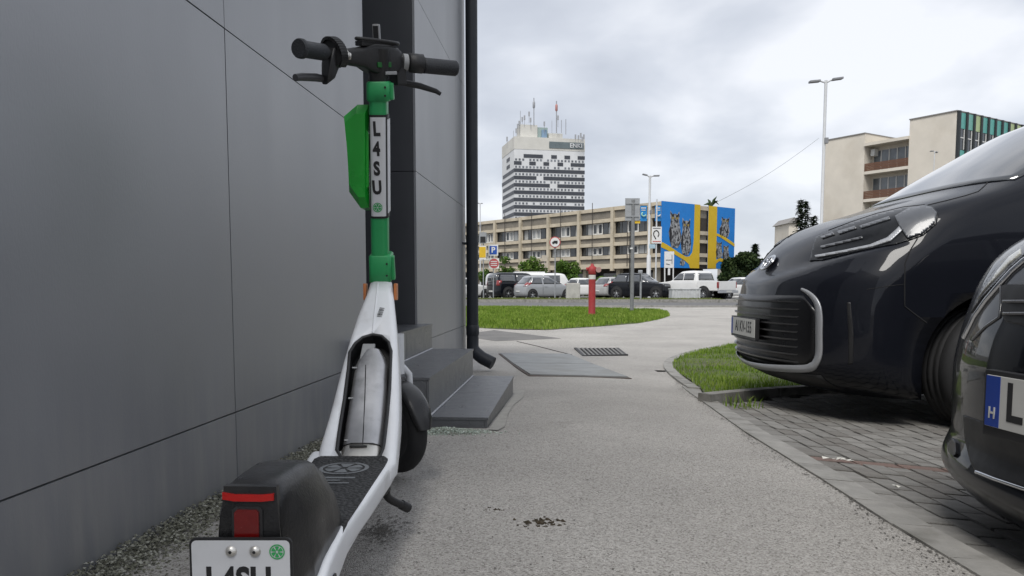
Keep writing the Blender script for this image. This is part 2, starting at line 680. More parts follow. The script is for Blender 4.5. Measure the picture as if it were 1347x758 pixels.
ISL_EDGE = chaikin(tipw, 2)
kr = struct('island_kerb', MB().add([(1.3, 4.95, -.3), (1.4, 4.95, -.3), (1.4, 5.0, -.3)], [(0, 1, 2)]), M_JOINT)
pts = resample(ISL_EDGE, .26)
for i in range(len(pts) - 1):
    a, b_ = pts[i], pts[i + 1]
    if b_.y > 11:
        break
    t = (b_ - a).normalized()
    nrm = Vector((t.y, -t.x))
    a2, b2 = a + t * .003, b_ - t * .003
    q = [a2, b2, b2 + nrm * .09, a2 + nrm * .09]
    mb = MB().prism([(p.x, p.y, gz(p.x, p.y) - .06) for p in q], (0, 0, .078 + random.uniform(-.002, .002)))
    part('kerb_stone', mb, M_KERB, kr)
pts = resample(chaikin(isl_kerb_near, 2), .5)
for i in range(len(pts) - 1):
    a, b_ = pts[i], pts[i + 1]
    if b_.x > 4:
        break
    t = (b_ - a).normalized()
    nrm = Vector((-t.y, t.x))
    a2, b2 = a + t * .003, b_ - t * .003
    q = [a2, b2, b2 + nrm * .1, a2 + nrm * .1]
    mb = MB()
    lo = [Vector((p.x, p.y, gz(p.x, p.y) - .08)) for p in q]
    hi = [Vector((p.x, p.y, gz(p.x, p.y) + .052)) for p in q]
    hi[0] += Vector((nrm.x * .02, nrm.y * .02, 0))
    hi[1] += Vector((nrm.x * .02, nrm.y * .02, 0))
    mb.add(lo + hi, [(3, 2, 1, 0), (4, 5, 6, 7), (0, 1, 5, 4), (1, 2, 6, 5), (2, 3, 7, 6), (3, 0, 4, 7)])
    part('kerb_stone', mb, M_KERB2, kr)


def fill_outline(poly2, dz, step, mat, name, rough=.012):
    """flat-ish ground sheet inside a 2-D outline"""
    n = len(poly2)
    x0, x1 = min(p[0] for p in poly2), max(p[0] for p in poly2)
    y0, y1 = min(p[1] for p in poly2), max(p[1] for p in poly2)
    vs = [Vector((p[0], p[1])) for p in poly2]
    ed = [(i, (i + 1) % n) for i in range(n)]
    gx = np.arange(x0, x1, step)
    gy = np.arange(y0, y1, step)
    for x in gx:
        for y in gy:
            vs.append(Vector((x, y)))
    r = delaunay_2d_cdt(vs, ed, [], 1, 1e-5)
    mb = MB()
    mb.add([(p.x, p.y, gz(p.x, p.y) + dz + random.uniform(-rough, rough)) for p in r[0]], [tuple(f) for f in r[2]], True)
    return struct(name, mb, mat)


def inside(poly, x, y):
    r = np.zeros(len(x), bool)
    n = len(poly)
    j = n - 1
    for i in range(n):
        xi, yi = poly[i]
        xj, yj = poly[j]
        c = ((yi > y) != (yj > y)) & (x < (xj - xi) * (y - yi) / (yj - yi + 1e-12) + xi)
        r ^= c
        j = i
    return r


def grass_blades(name, poly, count, h, w, mat, dz, label, view=True, bare=None):
    x0, x1 = min(p[0] for p in poly), max(p[0] for p in poly)
    y0, y1 = min(p[1] for p in poly), max(p[1] for p in poly)
    px, py = RNG.uniform(x0, x1, count * 4), RNG.uniform(y0, y1, count * 4)
    k = inside(poly, px, py)
    if bare is not None:
        for (bx, by, br) in bare:
            k &= ~(((px - bx) ** 2 + (py - by) ** 2 < br * br) & (RNG.uniform(0, 1, len(px)) < .9))
    px, py = px[k][:count], py[k][:count]
    n = len(px)
    pz = np.array([gz(a, b_) for a, b_ in zip(px, py)]) + dz
    clump = .65 + .5 * (np.sin(px * 2.3 + 1.3 * np.sin(py * 1.9)) * np.cos(py * 2.9 + px) * .5 + .5)
    hh = h * RNG.uniform(.45, 1.2, n) * clump
    ww = w * RNG.uniform(.6, 1.3, n)
    an = RNG.uniform(0, 2 * np.pi, n)
    le = RNG.uniform(.05, .75, n) * hh
    la = RNG.uniform(0, 2 * np.pi, n)
    dx, dy = np.cos(an) * ww / 2, np.sin(an) * ww / 2
    lx, ly = np.cos(la) * le, np.sin(la) * le
    V = np.zeros((n, 5, 3))
    V[:, 0] = np.stack([px - dx, py - dy, pz - .01], 1)
    V[:, 1] = np.stack([px + dx, py + dy, pz - .01], 1)
    V[:, 2] = np.stack([px + dx * .8 + lx * .35, py + dy * .8 + ly * .35, pz + hh * .6], 1)
    V[:, 3] = np.stack([px - dx * .8 + lx * .35, py - dy * .8 + ly * .35, pz + hh * .6], 1)
    V[:, 4] = np.stack([px + lx, py + ly, pz + hh], 1)
    base = np.arange(n) * 5
    quads = np.stack([base, base + 1, base + 2, base + 3], 1)
    tris = np.stack([base + 3, base + 2, base + 4], 1)
    me = bpy.data.meshes.new(name)
    me.vertices.add(n * 5)
    me.vertices.foreach_set('co', V.reshape(-1))
    me.loops.add(n * 7)
    li = np.concatenate([quads, tris], 1).reshape(-1)
    me.loops.foreach_set('vertex_index', li.astype(np.int32))
    me.polygons.add(n * 2)
    ls = np.stack([np.arange(n) * 7, np.arange(n) * 7 + 4], 1).reshape(-1)
    me.polygons.foreach_set('loop_start', ls.astype(np.int32))
    me.update(calc_edges=True)
    o = link_mesh(name, me, mat, None, 'stuff')
    o['label'], o['category'] = label, 'grass'
    return o


def leaf_mat(name, c1, c2, c3, scale=3.0, trans=.25):
    m = bpy.data.materials.new(name)
    m.use_nodes = True
    t = m.node_tree
    b = t.nodes['Principled BSDF']
    tc = N(t, 'ShaderNodeTexCoord')
    gi = N(t, 'ShaderNodeNewGeometry')
    n1 = N(t, 'ShaderNodeTexNoise')
    n1.inputs['Scale'].default_value, n1.inputs['Detail'].default_value = scale, 5
    t.links.new(tc.outputs['Object'], n1.inputs['Vector'])
    ad = N(t, 'ShaderNodeMath', operation='MULTIPLY_ADD')
    ad.inputs[1].default_value, ad.inputs[2].default_value = .55, -.27
    t.links.new(gi.outputs['Random Per Island'], ad.inputs[0])
    a2 = N(t, 'ShaderNodeMath', operation='ADD')
    t.links.new(ad.outputs[0], a2.inputs[0])
    t.links.new(n1.outputs['Fac'], a2.inputs[1])
    rp = N(t, 'ShaderNodeValToRGB')
    e = rp.color_ramp.elements
    e[0].position, e[0].color = .22, (*c1, 1)
    e[1].position, e[1].color = .8, (*c3, 1)
    k = e.new(.5)
    k.color = (*c2, 1)
    t.links.new(a2.outputs[0], rp.inputs[0])
    t.links.new(rp.outputs[0], b.inputs['Base Color'])
    b.inputs['Roughness'].default_value = .55
    b.inputs['Specular IOR Level'].default_value = .15
    tr = N(t, 'ShaderNodeBsdfTranslucent')
    t.links.new(rp.outputs[0], tr.inputs['Color'])
    mx = N(t, 'ShaderNodeMixShader')
    mx.inputs[0].default_value = trans
    t.links.new(b.outputs[0], mx.inputs[1])
    t.links.new(tr.outputs[0], mx.inputs[2])
    t.links.new(mx.outputs[0], t.nodes['Material Output'].inputs['Surface'])
    return m


M_GRASS = leaf_mat('grass_blade', (.09, .155, .016), (.165, .27, .03), (.29, .37, .075), 2.0, .3)
M_TURF = pm('turf_soil', (.075, .095, .03), .95, .35, 7, .6, 50, dirt=((.09, .08, .05), .5, .7, .8), dscale=3)

isl = [p for p in offset_line(ISL_EDGE, .085)] + [(x, y + .115) for (x, y) in reversed(isl_kerb_near)]
fill_outline(isl, .02, .35, M_TURF, 'island_turf', .015)
bare = G(905, 484)
grass_blades('island_grass', isl, 80000, .036, .0055, M_GRASS, .02, 'short green grass on the kerbed island in front of the van', bare=[(bare.x, bare.y, .22)])
# weeds in the gap between strip and island kerb
k0 = isl_kerb_near[0]
wp = [(k0[0] + x, k0[1] + y) for (x, y) in ((.03, -.2), (.12, -.25), (.3, -.06), (.26, .0), (.04, -.03))]
grass_blades('kerb_weeds', wp, 45, .08, .007, M_GRASS, .0, 'tuft of weeds growing at the foot of the island kerb')

# ------------------------------------------------------------------ verge with the hydrant, road, second verge
V1 = [(-9, 14.2)] + [(G(u, v).x, G(u, v).y) for (u, v) in ((632, 432), (680, 434), (720, 434.5), (760, 431.5), (800, 429), (840, 425.5), (866, 421), (881, 416), (878, 411.5), (862, 408))] + [(4.2, 27.5), (2.5, 29.5), (-1, 30.5), (-9, 31)]
fill_outline(V1, .010, .9, M_TURF, 'verge_turf', .012)
grass_blades('verge_grass', V1, 110000, .09, .015, M_GRASS, .012, 'mown green verge round the foot of the red hydrant')

rd = sheet([(y, list(np.linspace(-70, 90, 30))) for y in (30.6, 33, 36, 39.5)], .012)
struct('road', rd, M_ROAD)
kb = MB()
for (y, h) in ((30.5, .05), (39.6, .13)):
    kb.box((10, y, -.31 + h / 2), (160, .16, h + .06))
struct('road_kerb', kb, M_KERB)
M_PAINT = pm('road_paint', (.62, .62, .6), .8, .25, 3, dirt=((.2, .2, .2), .5, .65))
mk = MB()
for x in np.arange(-20, 40, 6):
    mk.box((x, 35, -.306), (2.6, .12, .004))
struct('road_marking', mk, M_PAINT)
V2 = [(-60, 39.8), (11.2, 39.8), (11.6, 43.5), (9, 44.6), (-60, 44.6)]
fill_outline(V2, .06, 2.5, M_TURF, 'far_verge_turf', .02)
M_GRASS2 = leaf_mat('dry_grass_blade', (.10, .13, .03), (.17, .21, .06), (.28, .29, .12), 1.2, .3)
grass_blades('far_verge_grass', [(-4, 39.8), (11.2, 39.8), (11.6, 43.5), (9, 44.6), (-4, 44.6)], 26000, .16, .03, M_GRASS2, .05, 'thin strip of verge grass in front of the parked cars')
M_LOT = pm('car_park_surface', (.16, .157, .15), .92, .15, .7, .2, 20)
struct('car_park', sheet([(y, list(np.linspace(-60, 90, 20))) for y in (44.4, 60, 80, 110)], .02), M_LOT)

# ------------------------------------------------------------------ covers, grate, patches on the path
M_COVER = pm('cover_concrete', (.25, .258, .257), .8, .16, 5, .3, 80, dirt=((.20, .20, .19), .5, .7, .6), dscale=4)
M_IRON = pm('cast_iron', (.05, .05, .05), .6, .3, 20, .3, 60, metal=.6)
M_RUST = pm('rusty_iron', (.09, .07, .06), .8, .3, 12, .3, 60, metal=.2)


def gquad(mb, q, dz, t=.012, inset=None):
    pts_ = [Vector((p.x, p.y, gz(p.x, p.y) + dz)) for p in q]
    mb.prism([p - Vector((0, 0, t)) for p in pts_], (0, 0, t))


q = [G(u, v) for (u, v) in ((657.5, 466.3), (749, 467.2), (824, 493.5), (697, 494.8))]
q[2] = q[1] + (q[3] - q[0])
cov = thing('access_cover', 'grey concrete access cover let into the path in two slabs', 'cover', tuple(q[0]))
ctr = sum(q, Vector()) / 4
mid0, mid1 = q[0].lerp(q[3], .5), q[1].lerp(q[2], .5)
mb = MB()
fq = [ctr + (p - ctr) * 1.03 for p in q]
fm0, fm1 = fq[0].lerp(fq[3], .5), fq[1].lerp(fq[2], .5)
gquad(mb, [fq[0], fq[1], fm1, fm0], .007)
gquad(mb, [fm0, fm1, fq[2], fq[3]], .007)
part('cover_frame', mb.weld(), M_RUST, cov)
for a in ([q[0], q[1], mid1, mid0], [mid0, mid1, q[2], q[3]]):
    c0 = sum(a, Vector()) / 4
    mb = MB()
    gquad(mb, [c0 + (p - c0) * .985 for p in a], .017)
    part('cover_slab', mb, M_COVER, cov)
# dark asphalt patch
q = [G(u, v) for (u, v) in ((600, 441), (650, 434.6), (738, 445.5), (652, 449))]
mb = MB()
gquad(mb, q, .004)
M_PATCH = pm('asphalt_patch', (.15, .145, .14), .92, .2, 5, .5, 90, dirt=((.09, .09, .09), .5, .7, .6))
struct('asphalt_patch', mb, M_PATCH)
# long joint crack between cover and patch
mb = MB()
ck = [G(u, v) for (u, v) in ((680, 449.5), (708, 456), (735, 463), (752, 467))]
mb.tube([p + Vector((0, 0, .001)) for p in ck], .006, 6)
struct('path_joint', mb, M_JOINT)
# drain grate
a, b_, c_, d_ = [G(u, v) for (u, v) in ((757, 459.5), (812, 459.5), (824, 468), (768, 468.5))]
gr = thing('drain_grate', 'slotted iron drain grate set in the path near the grass', 'drain', tuple(a))
mb = MB()
gquad(mb, [a, b_, c_, d_], .003)
part('grate_pit', mb, pm('pit_black', (.008, .008, .008), .9), gr)
fr = MB()
for (p, r) in ((a, b_), (b_, c_), (c_, d_), (d_, a)):
    m_ = (p + r) / 2
    dd = r - p
    fr.box((m_.x, m_.y, gz(m_.x, m_.y) + .006), (dd.length + .03, .035, .014), frame((0, 0, 0), (dd.x, dd.y, 0), (-dd.y, dd.x, 0)).to_3x3())
part('grate_frame', fr, M_IRON, gr)
for i in range(10):
    f = (i + .5) / 10
    p, r = a.lerp(b_, f), d_.lerp(c_, f)
    m_ = (p + r) / 2
    dd = r - p
    part('grate_bar', MB().box((m_.x, m_.y, gz(m_.x, m_.y) + .008), (dd.length, .022, .012), frame((0, 0, 0), (dd.x, dd.y, 0), (-dd.y, dd.x, 0)).to_3x3()), pm('grate_bar_worn', (.19, .185, .175), .75, .2, 15), gr)

# oil-dark stains with a shape of their own on the path
M_STAIN = pm('path_stain', (.095, .088, .078), .95, .3, 40, .8, 160)


def stain(u, v, rx, ry, name, n=60, dots=90, seed=1):
    """a scatter of dark flecks lying on the path"""
    r_ = random.Random(seed)
    c0 = G(u, v)
    mb = MB()
    for i in range(dots):
        a_, rr = r_.uniform(0, 6.28), abs(r_.gauss(0, .55))
        x, y = c0.x + math.cos(a_) * rx * rr, c0.y + math.sin(a_) * ry * rr
        s = r_.uniform(.0015, .0036)
        k = r_.randint(4, 6)
        ph = r_.uniform(0, 6)
        mb.add([(x + math.cos(ph + j * 6.283 / k) * s * r_.uniform(.6, 1.3), y + math.sin(ph + j * 6.283 / k) * s * r_.uniform(.6, 1.3), gz(x, y) + .0025) for j in range(k)], [tuple(range(k))])
    return part(name, mb, M_STAIN, None, 'stuff')


o = stain(500, 700, .075, .12, 'grit_fleck', dots=520, seed=3)
o['label'], o['category'] = 'dark flecks of damp grit on the path under the scooter deck', 'grit'
o = stain(780, 438, .9, .5, 'grit_fleck', dots=200, seed=4)
o['label'], o['category'] = 'dark flecks of grit scattered beyond the drain grate', 'grit'
r5 = random.Random(9)
mb = MB()
for k in range(1500):
    y = r5.uniform(.8, 6)
    x = strip_x(y) - abs(r5.gauss(0, .03)) * (1 + math.sin(y * 5) * .6) + .004
    s = r5.uniform(.0012, .0034)
    ph = r5.uniform(0, 6)
    mb.add([(x + math.cos(ph + j * 1.57) * s, y + math.sin(ph + j * 1.57) * s * 1.5, gz(x, y) + .002) for j in range(4)], [(0, 1, 2, 3)])
o = part('edge_grit', mb, M_STAIN, None, 'stuff')
o['label'], o['category'] = 'dark grit gathered along the concrete edging strip', 'grit'
mb = MB()
for k in range(700):
    y = r5.uniform(1.2, 9) ** 1.0
    x = r5.uniform(-.3, 1.0) + .06 * y
    s = r5.uniform(.001, .0032)
    ph = r5.uniform(0, 6)
    mb.add([(x + math.cos(ph + j * 1.57) * s, y + math.sin(ph + j * 1.57) * s * 1.3, gz(x, y) + .002) for j in range(4)], [(0, 1, 2, 3)])
o = part('path_grit', mb, M_STAIN, None, 'stuff')
o['label'], o['category'] = 'fine dark specks scattered over the pale path', 'grit'
# clods of dirt on the path
M_DIRT = pm('dirt_clod', (.055, .042, .026), .95, .35, 60, .8, 120)
for (u, v, s, lab) in ((706, 688, .032, 'large brown clod of dirt lying on the path'), (649, 671, .016, 'small brown clod of dirt beside the larger clod')):
    c0 = G(u, v)
    bm = bmesh.new()
    for k in range(60 if s > .02 else 22):
        rr_ = abs(random.gauss(0, .75))
        aa_ = random.uniform(0, 6.28)
        mm = Matrix.Translation((math.cos(aa_) * rr_ * s * 1.5 + (s * .5 if k % 3 else -s * .6), math.sin(aa_) * rr_ * s * 1.0, .0)) @ Matrix.Rotation(random.uniform(0, 3), 4, 'Z') @ Matrix.Diagonal((1, .6, .4, 1))
        bmesh.ops.create_icosphere(bm, subdivisions=1, radius=s * random.uniform(.08, .36) / (1 + .5 * rr_), matrix=mm)
    for p in bm.verts:
        p.co += Vector((random.uniform(-1, 1), random.uniform(-1, 1), random.uniform(-1, 1))) * s * .09
        p.co.z = max(p.co.z, -.002)
    me = bpy.data.meshes.new('dirt_clod')
    bm.to_mesh(me)
    bm.free()
    o = link_mesh('dirt_clod', me, M_DIRT)
    o.location = c0
    tag(o, lab, 'dirt')
# scraps of litter on the paving
M_LITTER = pm('litter', (.55, .54, .5), .8, .2, 30)
for (u, v, n, s, lab) in ((1105, 608, 9, .022, 'crumpled pale paper litter on the red paving line'), (1180, 645, 3, .011, 'small pale scrap lying on the grey paving blocks')):
    c0 = G(u, v)
    mb = MB()
    for k in range(n):
        x, y = c0.x + (k - n / 2) * s * .55, c0.y + random.uniform(-.4, .4) * s
        a_ = random.uniform(0, 3)
        mb.add([(x + math.cos(a_ + j * 1.57) * s * random.uniform(.4, .9), y + math.sin(a_ + j * 1.57) * s * random.uniform(.3, .6), gz(x, y) + .006 + random.uniform(0, .012)) for j in range(4)], [(0, 1, 2, 3)])
    tag(part('paper_litter', mb, M_LITTER), lab, 'litter')
# ================================================================== clad building on the left
M_CLAD = pm('wall_cladding', (.160, .166, .182), .42, .05, 3, .05, 260, spec=.5, streak=(1, 1, .35), dirt=((.19, .19, .195), .55, .85, .35), dscale=1.1, rvar=.05)
def splash(m, top=.42):
    """pale rain-splash dust with a ragged upper edge on the lowest part of the wall"""
    t = m.node_tree
    b = t.nodes['Principled BSDF']
    src = b.inputs['Base Color'].links[0].from_socket
    tc = N(t, 'ShaderNodeTexCoord')
    sp = N(t, 'ShaderNodeSeparateXYZ')
    t.links.new(tc.outputs['Object'], sp.inputs[0])
    mp = N(t, 'ShaderNodeMapping')
    mp.inputs['Scale'].default_value = (1, 1, .12)
    t.links.new(tc.outputs['Object'], mp.inputs[0])
    nz = N(t, 'ShaderNodeTexNoise')
    nz.inputs['Scale'].default_value, nz.inputs['Detail'].default_value = 26, 7
    t.links.new(mp.outputs[0], nz.inputs['Vector'])
    h = N(t, 'ShaderNodeMapRange')
    h.inputs[1].default_value, h.inputs[2].default_value = top, -.05
    t.links.new(sp.outputs['Z'], h.inputs[0])
    n2 = N(t, 'ShaderNodeMapRange')
    n2.inputs[1].default_value, n2.inputs[2].default_value = .42, .72
    t.links.new(nz.outputs['Fac'], n2.inputs[0])
    mu = N(t, 'ShaderNodeMath', operation='MULTIPLY')
    t.links.new(h.outputs[0], mu.inputs[0])
    t.links.new(n2.outputs[0], mu.inputs[1])
    m2 = N(t, 'ShaderNodeMath', operation='MULTIPLY')
    m2.inputs[1].default_value = .55
    t.links.new(mu.outputs[0], m2.inputs[0])
    mx = N(t, 'ShaderNodeMix', data_type='RGBA')
    mx.inputs[7].default_value = (.30, .29, .27, 1)
    t.links.new(m2.outputs[0], mx.inputs[0])
    t.links.new(src, mx.inputs[6])
    t.links.new(mx.outputs[2], b.inputs['Base Color'])


splash(M_CLAD)
M_CLAD.node_tree.nodes['Principled BSDF'].inputs['IOR'].default_value = 2.5
M_REVEAL = pm('shaded_cladding', (.055, .058, .065), .5, .06, 4, .05, 260)  # same cladding as the wall, with the recess's shade put into a darker colour
M_CORE = pm('wall_core', (.035, .035, .037), .9)
M_TILE = pm('step_tile', (.046, .049, .058), .34, .14, 16, .25, 200, dirt=((.11, .11, .11), .54, .74, .35), dscale=8)
M_TILE.node_tree.nodes['Principled BSDF'].inputs['IOR'].default_value = 2.2
M_GROUT = pm('step_grout', (.30, .30, .29), .9, .2, 30)
M_PIPE = pm('downpipe_paint', (.009, .012, .018), .55, .1, 8)

S0, S1, DOOR0, DOOR1, ZT = -2.2, 6.85, 3.50, 4.66, 4.4
bld = thing('clad_building', 'building clad in large dark grey panels beside the scooter', 'building', tuple(WL(0, 0, 0)))


def wbox(mb, s0, s1, n0, n1, z0, z1):
    q = [WL(s0, n0, z0), WL(s1, n0, z0), WL(s1, n1, z0), WL(s0, n1, z0)]
    mb.prism(q, (0, 0, z1 - z0))


mb = MB()
wbox(mb, S0, DOOR0 - .012, -4.0, -.014, -.4, ZT)
wbox(mb, DOOR1 + .012, S1 - .012, -4.0, -.014, -.4, ZT)
wbox(mb, DOOR0 - .012, DOOR1 + .012, -4.0, -.42, -.4, ZT)
part('wall_core', mb, M_CORE, bld)
ROWS = [-.4, .207, 1.25, 2.295, 3.34, ZT]
g = .0019
for (a, b_) in ((S0, -.75), (-.75, .68), (.68, 2.105), (2.105, DOOR0), (DOOR1, 6.30), (6.30, S1)):
    for i in range(len(ROWS) - 1):
        mb = MB()
        wbox(mb, a + g, b_ - g, -.014, random.uniform(-.0006, .0006), ROWS[i] + g, ROWS[i + 1] - g)
        part('wall_panel', mb, M_CLAD, bld)
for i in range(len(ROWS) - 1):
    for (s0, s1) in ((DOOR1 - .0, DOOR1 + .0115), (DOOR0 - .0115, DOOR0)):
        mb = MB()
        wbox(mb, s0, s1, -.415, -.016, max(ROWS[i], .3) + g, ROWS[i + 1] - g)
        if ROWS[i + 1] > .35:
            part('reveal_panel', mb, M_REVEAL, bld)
    if i:
        mb = MB()
        wbox(mb, S1 - .011, S1, -4.0, -.016, ROWS[i] + g, ROWS[i + 1] - g)
        part('wall_panel', mb, M_CLAD, bld)
# door at the back of the entrance recess
M_DOOR = pm('door_paint', (.03, .032, .036), .45)
mb = MB()
wbox(mb, DOOR0 + .05, DOOR1 - .05, -.415, -.395, .335, 2.45)
dr = part('door', mb, M_DOOR, bld)
mb = MB()
wbox(mb, DOOR0 + .12, DOOR0 + .15, -.394, -.34, 1.25, 1.29)
mb.tube([WL(DOOR0 + .135, -.345, 1.27), WL(DOOR0 + .27, -.345, 1.27)], .01)
part('door_handle', mb, pm('steel', (.5, .5, .5), .3, metal=1), dr)

# downpipe at the corner
pc = WL(6.74, .075, 0)
g0 = gz(pc.x, pc.y)
dp = MB()
dp.tube([pc + Vector((0, 0, g0 + .19)), pc + Vector((0, 0, ZT))], .052, 20)
pipe = part('downpipe', dp, M_PIPE, bld)
part('pipe_collar', MB().tube([pc + Vector((0, 0, g0 + .315)), pc + Vector((0, 0, g0 + .33)), pc + Vector((0, 0, g0 + .40)), pc + Vector((0, 0, g0 + .41))], [.052, .058, .058, .052], 20), M_PIPE, pipe)
sh = MB()
d0 = Vector((.95, -.30, 0)).normalized()
pp = [pc + Vector((0, 0, g0 + .30)), pc + Vector((0, 0, g0 + .21)), pc + Vector((0, 0, g0 + .165)) + d0 * .03, pc + Vector((0, 0, g0 + .12)) + d0 * .09, pc + Vector((0, 0, g0 + .075)) + d0 * .19]
sh.tube(pp, [.054, .055, .056, .056, .057], 20)
part('pipe_shoe', sh, M_PIPE, pipe)
for z in (.93,):
    mb = MB()
    mb.tube([pc + Vector((0, 0, z - .012)), pc + Vector((0, 0, z + .012))], .0565, 20)
    mb.box(pc - WALL_N * .06 + Vector((0, 0, z)), (.03, .03, .02))
    mb.tube([pc - WALL_N * .05 - WALL_D * .05 + Vector((0, 0, z)), pc - WALL_N * .075 - WALL_D * .11 + Vector((0, 0, z))], .008, 8)
    part('pipe_bracket', mb, M_PIPE, pipe)

# ------------------------------------------------------------------ entrance steps
SN, SF = 3.24, 4.72
st = thing('entrance_steps', 'three dark grey tiled steps up to the entrance recess', 'steps', tuple(WL(SN, .3, gz(-.3, SN))))


def tiled_step(n0, n1, z0, z1, nm, s0=SN, s1=SF, cut=2):
    core = MB()
    wbox(core, s0 + .012, s1 - .012, n0, n1 - .012, z0, z1 - .012)
    body = part(nm, core, M_GROUT, st)
    k = .0016
    L = (s1 - s0) / cut
    for i in range(cut):
        a, b_ = s0 + i * L, s0 + (i + 1) * L
        mb = MB()
        wbox(mb, a - (.004 if i == 0 else -k), b_ + (.004 if i == cut - 1 else -k), n0, n1 + .004, z1 - .0115, z1)
        part('tread_tile', mb, M_TILE, body)
        mb = MB()
        wbox(mb, a + k, b_ - k, n1 - .0115, n1, z0, z1 - .013)
        part('riser_tile', mb, M_TILE, body)
    for (a, b_) in ((s0, s0 + .0115), (s1 - .0115, s1)):
        mb = MB()
        wbox(mb, a, b_, n0, n1 - .0125, z0, z1 - .013)
        part('end_tile', mb, M_TILE, body)


tiled_step(-.0 + .001, .585, -.3, .002, 'lower_step', cut=2)
tiled_step(.001, .335, .002, .170, 'middle_step')
tiled_step(.001, .080, .170, .325, 'upper_step')
mb = MB()
wbox(mb, DOOR0 + .002, DOOR1 - .002, -.414, .0, -.2, .324)
part('landing', mb, M_TILE, st)
for (n_, z_) in ((.337, .004), (.082, .172)):
    part('sealant_line', MB().tube([WL(SN + .01, n_, z_), WL(SF - .01, n_, z_)], .005, 6), pm('sealant', (.42, .43, .45), .7), st)
# cement smear along the lower step
M_SMEAR = pm('cement_smear', (.33, .32, .295), .95, .15, 14, .5, 120)
sm_pts = [(646, 560), (668, 527), (676, 512), (690, 514), (688, 523), (676, 532), (668, 545), (664, 561), (655, 566), (642, 565)]
mb = MB()
q = [G(u, v, .004) for (u, v) in sm_pts]
mb.add(q, [tuple(reversed(range(len(q))))])
struct('cement_smear', mb, M_SMEAR)


# ------------------------------------------------------------------ grit along the wall foot
def grit(name, gen, count, size, mats_, label, cat='gravel', lift=.0):
    mb = MB()
    for _ in range(count):
        x, y, h = gen()
        s = size * random.uniform(.45, 1.3)
        ph = random.uniform(0, 6.28)
        z = gz(x, y) + h + lift
        tl = random.uniform(-.5, .5)
        top = [(x + math.cos(ph + j * 2.094) * s, y + math.sin(ph + j * 2.094) * s * .7, z + tl * s * math.cos(j * 2.1)) for j in range(3)]
        ap = (x + random.uniform(-.3, .3) * s, y + random.uniform(-.3, .3) * s, z + s * random.uniform(.4, .9))
        mb.add(top + [ap], [(0, 1, 3), (1, 2, 3), (2, 0, 3)])
    o = part(name, mb, mats_, None, 'stuff')
    o['label'], o['category'] = label, cat
    return o


def pebble_mat(name, cols):
    m = bpy.data.materials.new(name)
    m.use_nodes = True
    t = m.node_tree
    gi = N(t, 'ShaderNodeNewGeometry')
    rp = N(t, 'ShaderNodeValToRGB')
    e = rp.color_ramp.elements
    e[0].color, e[1].color = (*cols[0], 1), (*cols[-1], 1)
    for i, c in enumerate(cols[1:-1]):
        k = e.new((i + 1) / (len(cols) - 1))
        k.color = (*c, 1)
    t.links.new(gi.outputs['Random Per Island'], rp.inputs[0])
    t.links.new(rp.outputs[0], t.nodes['Principled BSDF'].inputs['Base Color'])
    t.nodes['Principled BSDF'].inputs['Roughness'].default_value = .8
    return m


M_GRIT = pebble_mat('wall_grit', [(.05, .05, .038), (.11, .11, .08), (.17, .17, .13), (.24, .24, .19), (.42, .42, .37)])
M_GLASSGRIT = pebble_mat('pale_grit', [(.12, .14, .11), (.30, .36, .31), (.45, .52, .46), (.2, .2, .16), (.62, .68, .63)])


def wall_gen():
    s = random.uniform(.9, 3.22)
    n = abs(random.gauss(0, .047))
    p = WL(s, .004 + n, 0)
    return p.x, p.y, max(0, .03 - n * .3) * random.uniform(.0, 1)


grit('wall_gravel', wall_gen, 10000, .0052, M_GRIT, 'loose greenish grey gravel swept along the foot of the dark wall')
grit('wall_gravel', lambda: (lambda p: (p.x, p.y, 0))(WL(random.uniform(.9, 3.2), abs(random.gauss(.08, .12)), 0)), 2200, .004, M_GRIT, 'thin scatter of stray gravel spilling onto the path by the wall')


def heap_gen():
    a_, r_ = random.uniform(0, 6.28), abs(random.gauss(0, .5))
    p = WL(3.12, .42, 0)
    x, y = p.x + math.cos(a_) * r_ * .2, p.y + math.sin(a_) * r_ * .085
    return x, y, max(0, .02 * (1 - r_)) * random.random()


grit('step_gravel', heap_gen, 3200, .0055, M_GLASSGRIT, 'small heap of pale green grit in front of the lower step')
# ================================================================== rental e-scooter
M_WHITE = pm('scooter_white', (.72, .735, .76), .38, .05, 8, .03, 300, coat=.25, dirt=((.36, .35, .33), .6, .8, .5), dscale=11)
M_BLACK = pm('scooter_black', (.018, .018, .019), .5, .15, 20, .1, 200)
M_FENDER = pm('fender_plastic', (.011, .011, .012), .33, .25, 12, .08, 220, dirt=((.05, .049, .047), .54, .8, .4), dscale=14, rvar=.14)
M_RUBBER = pm('tyre_rubber', (.014, .014, .015), .82, .2, 30, .2, 200)
M_GRIP = pm('grip_rubber', (.022, .024, .028), .6, .15, 30, .3, 300)
M_GREEN = pm('scooter_green', (.022, .30, .095), .45, .08, 14, .05, 200, dirt=((.012, .17, .055), .6, .75, .5), dscale=18)
M_POD = pm('pod_green', (.014, .36, .035), .3, .08, 10, 0, coat=.3)
M_ALU = pm('battery_aluminium', (.50, .50, .51), .38, .2, 10, .03, 120, metal=.8, streak=(1, 1, .4), dirt=((.18, .18, .18), .54, .72, .6), dscale=16)
M_STEEL = pm('brushed_steel', (.66, .64, .60), .38, .1, 20, metal=.9)
M_MAT = None
M_PLATE = pm('plate_white', (.60, .61, .63), .45, .05, 12, dirt=((.4, .4, .4), .6, .8, .4), dscale=14)
M_INK = pm('ink_black', (.012, .012, .013), .55)
M_LOGO = pm('logo_green', (.03, .33, .09), .5)
M_REDL = pm('tail_red', (.42, .008, .006), .22, .1, 40, coat=.5)
M_REDD = pm('tail_red_dark', (.13, .003, .003), .25, .2, 40, coat=.6)
M_AMBER = pm('amber', (.50, .17, .05), .35, .1, 30)
